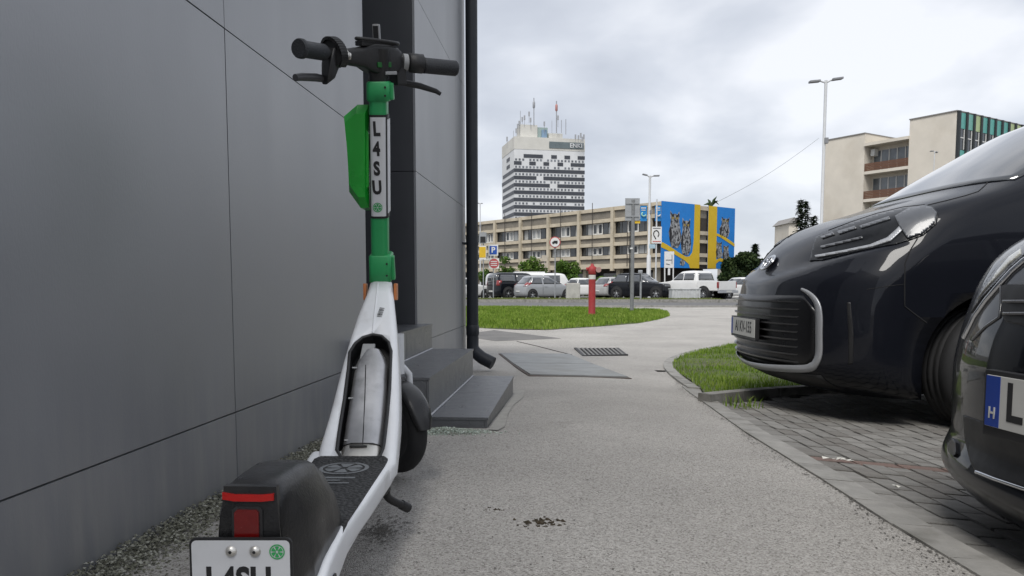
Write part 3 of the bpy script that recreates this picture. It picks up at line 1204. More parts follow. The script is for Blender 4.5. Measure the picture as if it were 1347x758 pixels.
M_GREYP = pm('grey_plastic', (.30, .305, .31), .5, .1, 20)

SX = -.347
sco = thing('electric_scooter', 'white and green rental e-scooter parked by the dark wall', 'scooter', (SX, 1.6, 0))


def fillet_ring(c, ax, ay, hw, hh, r, n=4):
    pts_ = []
    for (sx, sy, a0) in ((1, 1, 0), (-1, 1, 90), (-1, -1, 180), (1, -1, 270)):
        for k in range(n + 1):
            a = math.radians(a0 + 90 * k / n)
            pts_.append(c + ax * (sx * (hw - r) + r * math.cos(a)) + ay * (sy * (hh - r) + r * math.sin(a)))
    return pts_


EX, EY, EZ = Vector((1, 0, 0)), Vector((0, 1, 0)), Vector((0, 0, 1))

# ---- deck with mat
mb = MB()
rings = []
for (y, hw, z0, z1) in ((1.165, .086, .132, .181), (1.19, .088, .135, .184), (1.35, .092, .135, .186), (1.56, .094, .135, .188), (1.63, .094, .138, .200)):
    rings.append(fillet_ring(Vector((SX, y, (z0 + z1) / 2)), EX, EZ, hw, (z1 - z0) / 2, .014))
mb.loft(rings)
deck = part('deck', mb, M_WHITE, sco)
m = bpy.data.materials.new('deck_mat_rubber')
m.use_nodes = True
t = m.node_tree
b = t.nodes['Principled BSDF']
tc = N(t, 'ShaderNodeTexCoord')
vo = N(t, 'ShaderNodeTexVoronoi')
vo.inputs['Scale'].default_value = 130
t.links.new(tc.outputs['Object'], vo.inputs['Vector'])
rp = N(t, 'ShaderNodeValToRGB')
rp.color_ramp.elements[0].color = (.055, .055, .056, 1)
rp.color_ramp.elements[1].color = (.012, .012, .013, 1)
rp.color_ramp.elements[1].position = .5
t.links.new(vo.outputs['Distance'], rp.inputs[0])
t.links.new(rp.outputs[0], b.inputs['Base Color'])
b.inputs['Roughness'].default_value = .55
bp = N(t, 'ShaderNodeBump', invert=True)
bp.inputs['Strength'].default_value, bp.inputs['Distance'].default_value = .8, .003
t.links.new(vo.outputs['Distance'], bp.inputs['Height'])
t.links.new(bp.outputs[0], b.inputs['Normal'])
M_MAT = m
mb = MB()
ol = []
for (cx, cy, a0) in ((.066, 1.585, 0), (-.066, 1.585, 90), (-.064, 1.075, 180), (.064, 1.075, 270)):
    for k in range(5):
        a = math.radians(a0 + 22.5 * k)
        ol.append(Vector((SX + .006 + cx + .012 * math.cos(a), cy + .012 * math.sin(a), 0)))


def deck_z(y):
    return float(np.interp(y, (1.02, 1.10, 1.19, 1.35, 1.56, 1.63), (.135, .160, .184, .186, .188, .200)))


mrows = []
for y in (1.063, 1.07, 1.085, 1.10, 1.15, 1.19, 1.25, 1.35, 1.45, 1.56, 1.582, 1.592, 1.597):
    ins = max(0, (1.075 - y)) * .9 + max(0, (y - 1.585)) * .9
    xa, xb = SX + .006 - .078 + ins, SX + .006 + .078 - ins
    z = deck_z(y)
    mrows.append([Vector((xa, y, z - .002)), Vector((xa, y, z + .0028)), Vector((xb, y, z + .0028)), Vector((xb, y, z - .002))])
mb.loft(mrows, caps=True, smooth=False)
mat_o = part('deck_mat', mb, M_MAT, deck)


def wheel_logo(mb, c, ax, ay, R, nrm, thick=.0006, sp=6, w=.13):
    """round wheel mark: ring, hub and segments as thin raised print"""
    n = 32
    def annulus(r0, r1, a0=0, a1=2 * math.pi, k=n):
        top = []
        for i in range(k + 1):
            a = a0 + (a1 - a0) * i / k
            d = ax * math.cos(a) + ay * math.sin(a)
            top.append((c + d * r0 + nrm * thick, c + d * r1 + nrm * thick))
        vs = [p for q_ in top for p in q_]
        mb.add(vs, [(2 * i, 2 * i + 1, 2 * i + 3, 2 * i + 2) for i in range(k)])
    annulus(.84 * R, R)
    for i in range(sp):
        a = 2 * math.pi * i / sp
        annulus(.16 * R, .74 * R, a + .14, a + 2 * math.pi / sp - .14, 5)


mb = MB()
lc = Vector((SX + .006, 1.515, deck_z(1.515) + .0028))
wheel_logo(mb, lc, EX, EY, .05, EZ)
part('deck_logo', mb, pm('deck_print', (.16, .17, .18), .6), deck)
part('deck_lettering', link_mesh and MB().box(lc + Vector((.0, -.075, 0)), (.075, .009, .001)).box(lc + Vector((-.012, -.095, 0)), (.05, .006, .001)).box(lc + Vector((.004, -.115, 0)), (.06, .005, .001)), MATS['deck_print'], deck)

# ---- neck: lofted from the deck up to the head clamp, with a battery bay cut into its back
neck_px = [(1.585, 606, 414, 521), (1.64, 580, 421, 523), (1.70, 548, 431, 525), (1.76, 515, 440, 525), (1.83, 476, 450, 524), (1.90, 440, 460.5, 522), (1.97, 410, 470.5, 519.5), (2.03, 385, 481, 517), (2.07, 368, 486.5, 515)]
thick = (.05, .06, .07, .078, .08, .078, .07, .058, .05)
rings = []
cen = []
for (Y, v, ul, ur) in neck_px:
    a, b_ = P(ul, v, Y), P(ur, v, Y)
    cen.append(((a + b_) / 2, (b_.x - a.x) / 2))
NECKDIR = []
for i, ((c0, hw), th) in enumerate(zip(cen, thick)):
    t_ = (cen[min(i + 1, len(cen) - 1)][0] - cen[max(i - 1, 0)][0])
    t_.x = 0
    t_.normalize()
    back = Vector((0, -t_.z, t_.y))             # outward normal of the back face (towards the rider)
    NECKDIR.append((t_, back))
    cc = c0 - back * th / 2
    rings.append(fillet_ring(cc, EX, back, hw, th / 2, min(.016, hw * .6), 5))
# blend into the deck
c0 = Vector((SX, 1.53, .165))
rings.insert(0, fillet_ring(c0, EX, EZ, .092, .022, .014, 5))
mb = MB()
mb.loft(rings)
neck = part('neck', mb.weld(), M_WHITE, sco)
for p in neck.data.polygons:
    p.use_smooth = True
neck.data.materials.append(M_BLACK)


def neck_pt(v, u, dep=0.0):
    """point over the neck's back face; dep along its inward normal"""
    vs = [q_[1] for q_ in neck_px][::-1]
    Ys = [q_[0] for q_ in neck_px][::-1]
    Y = float(np.interp(v, vs, Ys))
    i = min(range(len(neck_px)), key=lambda k: abs(neck_px[k][1] - v))
    return P(u, v, Y) - NECKDIR[i][1] * dep


# battery bay outline (pixels on the back face): arched top, rounded foot
bay_l = [(447, 600), (443, 590), (446, 568), (453, 525), (459, 485), (461, 470)]
bay_r = [(500, 602), (503, 590), (508, 555), (512, 505), (514, 470), (513, 460)]
bay_out = [(443, 592), (446, 568), (453, 525), (458, 485), (460, 463), (467, 452), (477, 444), (490, 440), (502, 442), (511, 450), (514.5, 462), (513, 505), (509, 550), (504, 590), (500, 600), (488, 605), (465, 606), (449, 602)]
mid = 4
bdir = NECKDIR[mid][1]
cut = MB()
top = [neck_pt(v, u, -.03) for (u, v) in bay_out]
bot = [neck_pt(v, u, .046) for (u, v) in bay_out]
n = len(top)
cx = sum(top, Vector()) / n
bx_ = sum(bot, Vector()) / n
cut.add(top + bot, [(k, (k + 1) % n, n + (k + 1) % n, n + k) for k in range(n)])
cut.add([cx] + top, [(0, k + 1, (k + 1) % n + 1) for k in range(n)])
cut.add([bx_] + bot, [(0, (k + 1) % n + 1, k + 1) for k in range(n)])
cut.weld()
co = part('cutter', cut, M_BLACK)
boolean(neck, [co])
# black rubber lip round the bay
rim = [neck_pt(v, u, .001) for (u, v) in bay_out]
part('bay_seal', MB().tube(rim + [rim[0], rim[1]], .0042, 8, caps=False), M_BLACK, neck)
# battery: flattened aluminium cylinder
bat_px = [(598, 448, 499), (570, 451, 504), (525, 458, 507.5), (490, 463.5, 509), (478, 466, 510), (470, 469, 508), (463, 475, 504), (458, 480, 501)]
rings = []
for (v, ul, ur) in bat_px:
    a, b_ = neck_pt(v, ul, .022), neck_pt(v, ur, .022)
    i = min(range(len(neck_px)), key=lambda k: abs(neck_px[k][1] - v))
    bk = NECKDIR[i][1]
    cc, hw = (a + b_) / 2, (b_ - a).length / 2
    rings.append([cc + EX * hw * math.copysign(abs(math.cos(q_)) ** .75, math.cos(q_)) + bk * .021 * math.copysign(abs(math.sin(q_)) ** .75, math.sin(q_)) for q_ in [k * 2 * math.pi / 28 for k in range(28)]])
mb = MB()
mb.loft(rings)
bat = part('battery', mb, M_ALU, sco)
# seam line, cap, tab, lugs
sl = [neck_pt(v, u, .0005) for (u, v) in ((477, 585), (478.5, 555), (480, 520), (481, 480))]
part('battery_seam', MB().tube(sl, .0011, 6), M_INK, bat)
rings = []
for (v, ul, ur, g_) in ((603, 445.5, 499.5, .022), (597, 445.5, 501, .024), (588, 447, 502.5, .024), (584, 449, 502, .022)):
    a, b_ = neck_pt(v, ul, .022), neck_pt(v, ur, .022)
    bk = NECKDIR[0][1] if v > 595 else NECKDIR[1][1]
    cc, hw = (a + b_) / 2, (b_ - a).length / 2
    rings.append([cc + EX * hw * math.copysign(abs(math.cos(q_)) ** .7, math.cos(q_)) + bk * g_ * math.copysign(abs(math.sin(q_)) ** .7, math.sin(q_)) for q_ in [k * 2 * math.pi / 28 for k in range(28)]])
cap = part('battery_cap', MB().loft(rings), M_STEEL, bat)
part('cap_gap', MB().tube([neck_pt(583.5, u, d_) for (u, d_) in ((449, .02), (452, .006), (462, .0), (476, -.0005), (490, .0), (499, .006), (502, .02))], .0016, 6), M_INK, bat)
sl = [neck_pt(588.5, u, -.0028) for u in (460, 466, 476, 483)]
part('cap_slot', MB().tube(sl, [.0025, .0042, .0042, .0025], 8), M_INK, bat)
mb = MB()
a0 = neck_pt(460, 483, .012)
mb.box(a0, (.032, .012, .055), frame((0, 0, 0), EX, NECKDIR[5][1]).to_3x3(), bev=.004)
part('battery_tab', mb, M_GREYP, bat)
part('battery_latch', MB().box(neck_pt(470, 499, .016), (.022, .012, .02), frame((0, 0, 0), EX, NECKDIR[5][1]).to_3x3(), bev=.003), M_STEEL, bat)
for v, u in ((482, 466), (522, 461), (577, 456)):
    part('battery_lug', MB().box(neck_pt(v, u, .006), (.012, .004, .004), frame((0, 0, 0), EX, NECKDIR[4][1]).to_3x3(), bev=.0015), M_GREYP, bat)
# ridge line and barcode sticker on the upper neck
part('neck_ridge', MB().tube([neck_pt(v, u, .0) for (u, v) in ((490, 438), (493, 410), (495.5, 388), (497, 372))], .0022, 6), M_WHITE, neck)
sk = MB()
c0 = neck_pt(411, 501, -.001)
fm = frame(c0, EX + EZ * -.15, NECKDIR[6][0])
for k in range(9):
    w_ = (.0012, .0007, .0018, .0009)[k % 4]
    sk.box(fm @ Vector((0, -.018 + k * .0043, 0)), (.013, w_ * 1.3, .0006), fm.to_3x3())
part('barcode_sticker', sk, M_INK, neck)
for s_ in (-1, 1):
    c0 = P(517.5, 384, 2.04) if s_ > 0 else P(480, 384, 2.04)
    part('side_reflector', MB().box(c0 + Vector((s_ * .003, .025, 0)), (.008, .03, .045), bev=.003), M_AMBER, neck)

# ---- head clamp, stem (steering axis) and label
AX0, AX1 = P(500.5, 352, 2.085), P(498, 118, 1.955)
axis = (AX1 - AX0).normalized()
sx_ = EX
sy_ = axis.cross(sx_).normalized() * -1          # points back towards the rider
if sy_.y > 0:
    sy_ = -sy_
STL = (AX1 - AX0).length


def stem(h, x=0.0, b_=0.0):
    return AX0 + axis * h + sx_ * x + sy_ * b_


rings = [fillet_ring(stem(h), sx_, sy_, .0225, .0265, .014, 5) for h in (-.03, .1, .3, STL - .01)]
part('stem', MB().loft(rings), M_GREEN, sco)
def clamp(h0, h1, hw, hb, off, nm):
    r_ = [fillet_ring(stem(h, off * .4), sx_, sy_, w1, w2, .011, 4) for (h, w1, w2) in ((h0, hw - .003, hb - .003), (h0 + .004, hw, hb), (h1 - .004, hw, hb), (h1, hw - .003, hb - .003))]
    o = part(nm, MB().loft(r_), M_GREEN, sco)
    fl = MB().box(stem((h0 + h1) / 2, hw + .004, hb * .15), (.012, .02, (h1 - h0) * .86), frame((0, 0, 0), sx_, sy_).to_3x3(), bev=.004)
    part('clamp_flange', fl, M_GREEN, o)
    for f in (.3, .72):
        part('clamp_screw', MB().tube([stem(h0 + (h1 - h0) * f, hw - .008, hb - .0005), stem(h0 + (h1 - h0) * f, hw - .008, hb + .0012)], .0028, 8), M_INK, o)
    return o


def h_of_v(v):
    vs = [(118 - 352) * k / 20 + 352 for k in range(-4, 26)]
    return STL * (352 - v) / (352 - 118)


clamp(h_of_v(371), h_of_v(332), .030, .031, .006, 'lower_clamp')
clamp(h_of_v(132), h_of_v(108), .029, .030, .004, 'upper_clamp')
# label plate wrapped on the back of the stem
LH0, LH1 = h_of_v(281), h_of_v(148)
lab = MB()
r_ = [fillet_ring(stem(h, .001, .001), sx_, sy_, .0237, .0272, .014, 5) for h in (LH0, LH1)]
lab.loft(r_)
lb = part('label_border', lab, M_INK, sco)
lab = MB()
r_ = [fillet_ring(stem(h, .001, .0022), sx_, sy_, .0218, .0268, .012, 5) for h in (LH0 + .006, LH1 - .006)]
lab.loft(r_)
part('label_face', lab, M_PLATE, lb)
lab = MB()
r_ = [fillet_ring(stem(h, .0165, -.003), sx_, sy_, .0088, .0235, .006, 5) for h in (LH0 + .012, LH1 - .012)]
lab.loft(r_)
part('label_side', lab, M_PLATE, lb)
for ch, v in (('L', 166), ('4', 191), ('S', 216), ('U', 240.5)):
    fm = frame(stem(h_of_v(v), -.002, .0293), sx_, axis)
    link_mesh('lettering', text_mesh(ch, .047, fm, .0005, .0022, .74), M_INK, lb)
mb = MB()
wheel_logo(mb, stem(h_of_v(266), -.001, .0292), sx_, axis, .0125, sy_)
part('label_logo', mb, M_LOGO, lb)

# ---- green pod on the left of the stem
pod_px = [(453, 154), (471, 138.5), (486, 138.5), (486, 274), (475, 274), (460, 253), (459, 229), (457, 196)]
Yp = 2.01
poly = [P(u, v, 2.0 + (v - 200) * .0004) for (u, v) in pod_px]
mb = MB()
inn = [p.lerp(sum(poly, Vector()) / len(poly), .20) for p in poly]
n = len(poly)
d_ = Vector((0, .055, 0))
mb.add([p + Vector((0, -.026, 0)) for p in inn] + [p + Vector((0, -.006, 0)) for p in poly] + [p + d_ for p in poly],
       [tuple(range(n))] + [(k, n + k, n + (k + 1) % n, (k + 1) % n) for k in range(n)] + [(n + k, 2 * n + k, 2 * n + (k + 1) % n, n + (k + 1) % n) for k in range(n)] + [tuple(range(3 * n - 1, 2 * n - 1, -1))])
pod = part('parking_pod', mb.weld(), M_POD, sco)
sx2 = [P(u, v, 1.982 + (v - 200) * .0004) for (u, v) in ((475, 168), (481, 168), (485, 176), (485, 245), (479, 252), (474, 240))]
part('pod_rib', MB().prism([p for p in sx2], (0, .012, 0)), M_POD, pod)
for (u, v) in ((463, 186), (464, 236), (477, 174)):
    c0 = P(u, v, 1.984 + (v - 200) * .0004)
    part('pod_screw', MB().tube([c0, c0 + Vector((0, .008, 0))], .0032, 8), M_INK, pod)

# ---- handlebar: turned to the left about the steering axis
ANG = math.radians(44)
bdir_ = sx_ * math.cos(ANG) + (-sy_) * math.sin(ANG)      # towards the right grip (forward)
fwd = (-sy_) * math.cos(ANG) - sx_ * math.sin(ANG)        # steering forward
HB = stem(h_of_v(82), 0, .0)


SW = math.radians(22)
LDIR = -(sx_ * math.cos(ANG + SW) + (-sy_) * math.sin(ANG + SW))
RDIR = sx_ * math.cos(ANG - SW) + (-sy_) * math.sin(ANG - SW)


def hb(l, f=0.0, u=0.0):
    if l < -.1:
        q_ = HB - bdir_ * .1 + LDIR * (-l - .1)
    elif l > .07:
        q_ = HB + bdir_ * .07 + RDIR * (l - .07)
    else:
        q_ = HB + bdir_ * l
    return q_ + fwd * f + axis * (u - .09 * l)


mb = MB()
mb.loft([fillet_ring(stem(h), sx_, sy_, w, w * .95, w * .5, 5) for (h, w) in ((h_of_v(109), .021), (h_of_v(100), .022), (h_of_v(92), .027), (h_of_v(70), .03))])
head = part('handlebar_head', mb, M_BLACK, sco)
rg = []
for (l, hw, hh, up) in ((-.105, .017, .016, -.002), (-.09, .02, .018, -.002), (-.05, .024, .023, .001), (-.02, .03, .034, .0), (.02, .03, .036, .0), (.05, .026, .03, .002), (.062, .02, .024, .002)):
    rg.append(fillet_ring(hb(l, .006, up), fwd, axis, hw, hh, .010, 4))
part('head_shell', MB().loft(rg), M_BLACK, head)
part('head_badge', MB().box(hb(.0, -.026, -.012), (.04, .004, .012), frame((0, 0, 0), bdir_, fwd).to_3x3(), bev=.001), pm('badge_green', (.01, .12, .02), .4), head)
part('head_trim', MB().box(hb(.018, -.028, -.03), (.034, .006, .008), frame((0, 0, 0), bdir_, fwd).to_3x3(), bev=.002), M_GREYP, head)
bar = part('handlebar', MB().tube([hb(-.25), hb(-.1), hb(-.02), hb(.07), hb(.216)], .0125, 14), M_BLACK, sco)
part('grip', MB().tube([hb(.128, 0, -.003), hb(.13, 0, -.003), hb(.135, 0, -.003), hb(.216, 0, -.003), hb(.221, 0, -.003)], [.016, .020, .0195, .0195, .015], 20), M_GRIP, bar)
part('grip', MB().tube([hb(-.175), hb(-.18), hb(-.252), hb(-.253), hb(-.262), hb(-.266)], [.017, .0185, .0185, .0215, .0215, .0195], 22), M_GRIP, bar)
part('grip_end_mark', MB().tube([hb(-.2655, .004, .002), hb(-.2668, .004, .002)], .007, 12), M_GREYP, bar)
# controls either side of the grips
part('throttle', MB().tube([hb(.088, -.002), hb(.09, -.002), hb(.125, -.002), hb(.127, -.002)], [.02, .024, .024, .02], 18), M_BLACK, bar)
part('throttle_ring', MB().tube([hb(.074), hb(.086)], .021, 18), M_GREYP, bar)
part('brake_mount', MB().box(hb(.062, .005, -.03), (.03, .04, .055), frame((0, 0, 0), bdir_, fwd).to_3x3(), bev=.006), M_BLACK, bar)
part('brake_lever', MB().tube([hb(.05, .02, -.046), hb(.09, .03, -.048), hb(.14, .033, -.053), hb(.18, .025, -.063), hb(.19, .02, -.07)], [.008, .0085, .008, .0065, .005], 10), M_BLACK, bar)
# left side: brake body, lever and ribbed bell ring
mb = MB()
mb.loft([fillet_ring(hb(l, .004, u), fwd, axis, w1, w2, .008, 4) for (l, u, w1, w2) in ((-.13, -.005, .018, .028), (-.15, -.022, .022, .034), (-.165, -.04, .02, .024), (-.172, -.06, .014, .01))])
part('brake_mount', mb, M_BLACK, bar)
part('brake_lever', MB().tube([hb(-.165, .012, -.058), hb(-.19, .022, -.056), hb(-.235, .03, -.058), hb(-.258, .03, -.061)], [.008, .0095, .009, .008], 10), pm('lever_grey', (.06, .06, .065), .4), bar)
bell = MB()
for k in range(26):
    a = -1.9 + k * .17
    c0 = hb(-.138 - .012 * math.sin(k * .2), math.sin(a) * .034 * -1, math.cos(a) * .034)
    bell.box(c0, (.018, .006, .007), frame((0, 0, 0), bdir_, fwd * math.cos(a) + axis * math.sin(a)).to_3x3())
bell.tube([hb(-.148), hb(-.125)], .031, 20)
part('bell_ring', bell, M_BLACK, bar)
br = MB()
for k in range(4):
    br.tube([hb(-.12 + k * .009), hb(-.115 + k * .009)], .019 - .001 * k, 16)
part('cable_ferrule', br, M_STEEL, bar)
# phone holder ring and small upright display on top
ring = [hb(-.055 + .06 * math.cos(a) + .05, -.005 + .022 * math.sin(a), .042) for a in [k * 2 * math.pi / 24 for k in range(26)]]
part('phone_cradle', MB().tube(ring, .0042, 8, caps=False), M_BLACK, head)
part('cradle_base', MB().box(hb(-.01, 0, .036), (.095, .03, .012), frame((0, 0, 0), bdir_, fwd).to_3x3(), bev=.003), M_BLACK, head)
dc = P(495.5, 46, 1.95)
dm = frame((0, 0, 0), sx_ * .96 - sy_ * -.25, -sy_).to_3x3()
dsp = part('display', MB().box(dc, (.0185, .010, .05), dm, bev=.004), M_GREYP, head)
part('display_screen', MB().box(dc + dm @ Vector((0, -.0052, 0)), (.0135, .0012, .041), dm), M_INK, dsp)
part('display_post', MB().tube([dc - Vector((0, -.004, .045)), dc - Vector((0, 0, .02))], .006, 8), M_BLACK, dsp)
# brake cable looping down the front
cb = [hb(.05, .03, -.03), hb(.02, .06, -.02), hb(0, .05, -.07), stem(h_of_v(118), .01, -.032)]
part('cable', MB().tube(chaikin([tuple(p) for p in cb], 2), .0032, 8), M_BLACK, head)


# ---- wheels
def scooter_wheel(c, ax, R, nm, parent):
    w = .030
    tp = [(R * .70, -w * .8), (R * .82, -w), (R * .93, -w * .82), (R * .985, -w * .45), (R, 0), (R * .985, w * .45), (R * .93, w * .82), (R * .82, w), (R * .70, w * .8)]
    o = part(nm, MB().lathe(tp, c, ax, 36), M_RUBBER, parent)
    hp = [(.001, -w * .85), (R * .3, -w * .85), (R * .34, -w * .5), (R * .66, -w * .6), (R * .71, -w * .7), (R * .71, w * .7), (R * .66, w * .6), (R * .34, w * .5), (R * .3, w * .85), (.001, w * .85)]
    part('wheel_hub', MB().lathe(hp, c, ax, 28), M_BLACK, o)
    return o


STEERX = bdir_.copy()
STEERX.z = 0
STEERX.normalize()
STEERF = Vector((-STEERX.y, STEERX.x, 0))
FW = Vector((SX + .002, 2.25, .128))
fwl = scooter_wheel(FW, STEERX, .128, 'front_wheel', sco)
# front mudguard over the wheel's rear and top
rings = []
for k in range(13):
    a = math.radians(8 + k * 12)              # 0 = straight back, 90 = top
    rr = .139
    d = -STEERF * math.cos(a) + EZ * math.sin(a)
    c0 = FW + d * rr
    tp = (.55, .85)[k] if k < 2 else 1.0
    rings.append([c0 + STEERX * (.037 * tp * math.cos(q_)) + d * (.014 * math.sin(q_)) for q_ in [j * 2 * math.pi / 14 for j in range(14)]])
part('front_mudguard', MB().loft(rings), M_FENDER, sco)
fk = MB()
crown = FW + EZ * .19
for s_ in (-1, 1):
    fk.tube([crown + STEERX * s_ * .02, FW + EZ * .165 + STEERX * s_ * .045, FW + EZ * .1 + STEERX * s_ * .048, FW + STEERX * s_ * .048], .011, 10)
fk.tube([crown - EZ * .02, crown + EZ * .1], .024, 12)
part('fork', fk, M_WHITE, sco)
for s_ in (-1, 1):
    part('axle_nut', MB().tube([FW + STEERX * s_ * .045, FW + STEERX * s_ * .07], .012, 10), M_GREYP, fwl)

RW = Vector((SX + .004, 1.10, .118))
rw = scooter_wheel(RW, EX, .118, 'rear_wheel', sco)
# rear swing arms with drop-outs
for s_ in (-1, 1):
    mb = MB()
    rings = []
    for (y, z, hh, off) in ((1.26, .160, .024, .072), (1.17, .156, .026, .070), (1.11, .145, .030, .070), (1.06, .132, .034, .070), (1.025, .128, .026, .070), (1.01, .126, .012, .070)):
        rings.append(fillet_ring(Vector((SX + s_ * off, y, z)), EX, EZ, .0165, hh, .010, 4))
    arm = part('rear_arm', MB().loft(rings), M_WHITE, sco)
    part('dropout_nut', MB().tube([Vector((SX + s_ * .084, 1.075, .13)), Vector((SX + s_ * .0895, 1.075, .13))], .012, 6), M_BLACK, arm)

# ---- rear fender: dome over the wheel, flat light panel at its back
FX = SX + .010
secs = [(1.215, .195, .180, .058, .040), (1.195, .236, .176, .064, .043), (1.165, .275, .174, .068, .042), (1.125, .299, .170, .068, .040), (1.075, .307, .165, .066, .039), (1.02, .308, .155, .066, .038), (.985, .307, .14, .056, .037), (.966, .299, .13, .050, .036), (.960, .290, .125, .048, .035)]
rings = []
for (y, zt, zb, wb, wt_) in secs:
    h = zt - zb
    half = [(wb, 0), (wb * .985, h * .18), (wb * .93, h * .38), (wb * .80 + wt_ * .12, h * .60), (wt_ * 1.12, h * .82), (wt_ * .96, h * .945), (wt_ * .72, h * .99), (0, h)]
    cxo = FX - .002 * max(0, (1.1 - y) / .14)
    rings.append([Vector((cxo - x, y, zb + z)) for (x, z) in half] + [Vector((cxo + x, y, zb + z)) for (x, z) in reversed(half[:-1])])
n = len(rings[0])
mb = MB()
mb.loft(rings, caps=False, smooth=True, close=True)
mb.add(rings[-1], [tuple(range(n))], False)
mb.add(rings[0], [tuple(reversed(range(n)))], False)
fen = part('rear_fender', mb, M_FENDER, sco)
# sharp top edge of the light housing
cxr = FX + .000
face_y = .958
mb = MB()
hz = [(-.034, .303), (.0335, .302), (.0375, .25), (.042, .19), (.044, .13), (-.044, .13), (-.044, .19), (-.039, .25)]
mb.prism([Vector((cxr + x, face_y + (.303 - z) * -.05, z)) for (x, z) in hz], (0, .012, 0))
hs = part('light_housing', mb, M_FENDER, fen)
part('reflector_strip', MB().prism([Vector((cxr + x, face_y - .003 - (.303 - z) * .05, z)) for (x, z) in ((-.035, .2955), (-.02, .293), (.015, .2925), (.031, .294), (.031, .285), (.015, .2835), (-.02, .284), (-.035, .2865))], (0, .004, 0)), M_REDL, hs)
lz = [Vector((cxr + x, 0, z)) for (x, z) in ((-.019, .270), (-.015, .274), (.009, .2735), (.0125, .27), (.0125, .226), (.009, .2215), (-.014, .2215), (-.0185, .226))]
part('tail_light', MB().prism([p + Vector((0, face_y - .006 - (.303 - p.z) * .05, 0)) for p in lz], (0, .008, 0)), M_REDD, hs)
bz = [Vector((cxr - .003 + (p.x - cxr + .003) * 1.25, 0, .248 + (p.z - .248) * 1.12)) for p in lz]
part('light_bezel', MB().prism([p + Vector((0, face_y - .0025 - (.303 - p.z) * .05, 0)) for p in bz], (0, .006, 0)), M_BLACK, hs)

# ---- number plate at the back
PLY = .938
a, b_ = P(248.5, 708, PLY), P(384, 711, PLY)
pw = b_.x - a.x
pcx, pz1 = (a.x + b_.x) / 2, a.z
ph = .115
def rrect(cx, z0, z1, hw, r, y):
    zc, hh = (z0 + z1) / 2, (z1 - z0) / 2
    return fillet_ring(Vector((cx, y, zc)), EX, EZ, hw, hh, r, 4)


rp_ = rrect(pcx, pz1 - ph, pz1, pw / 2, .008, PLY)
pl = part('number_plate', MB().prism(rp_, (0, .004, 0)), M_INK, sco)
part('plate_face', MB().prism(rrect(pcx, pz1 - ph + .003, pz1 - .003, pw / 2 - .003, .006, PLY - .0008), (0, .002, 0)), M_PLATE, pl)
for u in (304, 335.5):
    c0 = P(u, 725.5, PLY - .001)
    s_ = part('plate_bolt', MB().lathe([(.0001, -.0042), (.004, -.004), (.0066, -.002), (.0074, 0)], c0, (0, 1, 0), 16), M_STEEL, pl)
    part('bolt_socket', MB().tube([c0 + Vector((0, -.0046, 0)), c0 + Vector((0, -.003, 0))], .0022, 6), M_INK, s_)
mb = MB()
wheel_logo(mb, P(364.5, 726, PLY - .001), EX, EZ, .0098, Vector((0, -1, 0)))
part('plate_logo', mb, M_LOGO, pl)
fm = frame(P(314, 766, PLY - .001), EX, EZ)
link_mesh('lettering', text_mesh('L4SU', .049, fm, .0005, .0016, .80), M_INK, pl)
part('plate_bracket', MB().box(Vector((pcx, PLY + .012, pz1 - .05)), (.05, .02, .07), bev=.004), M_BLACK, pl)

# ---- kickstand on the right
ks = [P(513, 630, 1.52), P(508, 648, 1.50), P(514, 656, 1.47), P(536, 668, 1.44)]
g_ = G(536, 669)
ks = [Vector((SX + .05, 1.56, .14)), Vector((SX + .075, 1.55, .125)), P(510, 640, 1.60), P(507, 650, 1.60), P(513, 658, 1.62), P(535, 667, 1.66)]
kst = part('kickstand', MB().tube(chaikin([tuple(p) for p in ks], 2), .0085, 10), M_BLACK, sco)
part('kickstand_foot', MB().tube([P(528, 664, 1.65), P(537, 668.5, 1.665)], .011, 10), M_BLACK, kst)
# ================================================================== cars made of stacked plan outlines
def glossy(name, col, rough=.22, coat=1.0, metal=0.0, flake=.0):
    return pm(name, col, rough, .04, 3, 0, coat=coat, metal=metal, spec=.08, rvar=.02, dirt=None)


M_VANP = glossy('van_paint', (.007, .008, .012), .4, .5)
M_BLKP = glossy('black_paint', (.004, .005, .008), .3, .7)
M_SILP = glossy('silver_paint', (.34, .35, .36), .3, .8, .3)
M_SIL2 = glossy('pale_silver_paint', (.42, .42, .41), .3, .8, .2)
M_WHIP = glossy('white_paint', (.68, .68, .67), .3, .8)
M_GLAS = pm('car_glass', (.012, .014, .016), .05, .05, 3, coat=1.0, rvar=.02)
M_GLAS.node_tree.nodes['Principled BSDF'].inputs['Coat IOR'].default_value = 1.8
M_GLA2 = pm('tinted_glass', (.03, .034, .038), .08, .05, 3, coat=1.0, rvar=.02)
M_GLA2.node_tree.nodes['Principled BSDF'].inputs['Coat IOR'].default_value = 1.9
M_TRIM = pm('black_trim', (.012, .012, .013), .5, .1, 12)
M_TRIMG = pm('gloss_black_trim', (.006, .006, .007), .3, .05, 6, spec=.25, coat=.15, rvar=.03)
M_CHROME = pm('chrome', (.62, .63, .65), .16, .03, 6, metal=1.0, rvar=.03)
M_SATIN = pm('satin_silver', (.40, .41, .43), .4, .03, 6, metal=.5, rvar=.03)
M_ALLOY = pm('alloy_rim', (.42, .42, .43), .3, .06, 12, metal=.8)
M_LAMP = pm('lamp_lens', (.085, .09, .10), .3, .1, 25, metal=.0, coat=.35, rvar=.03)
M_LAMPD = pm('lamp_dark', (.010, .011, .013), .3, .3, 25, spec=.15, coat=.22, rvar=.03)
M_TAIL = pm('tail_lamp', (.22, .012, .010), .2, .15, 25, coat=1.0)
M_CPLATE = pm('car_plate', (.50, .50, .48), .5, .05, 12)
M_EUBLUE = pm('eu_blue', (.008, .04, .26), .5)
M_UNDER = pm('underbody', (.010, .010, .011), .9)


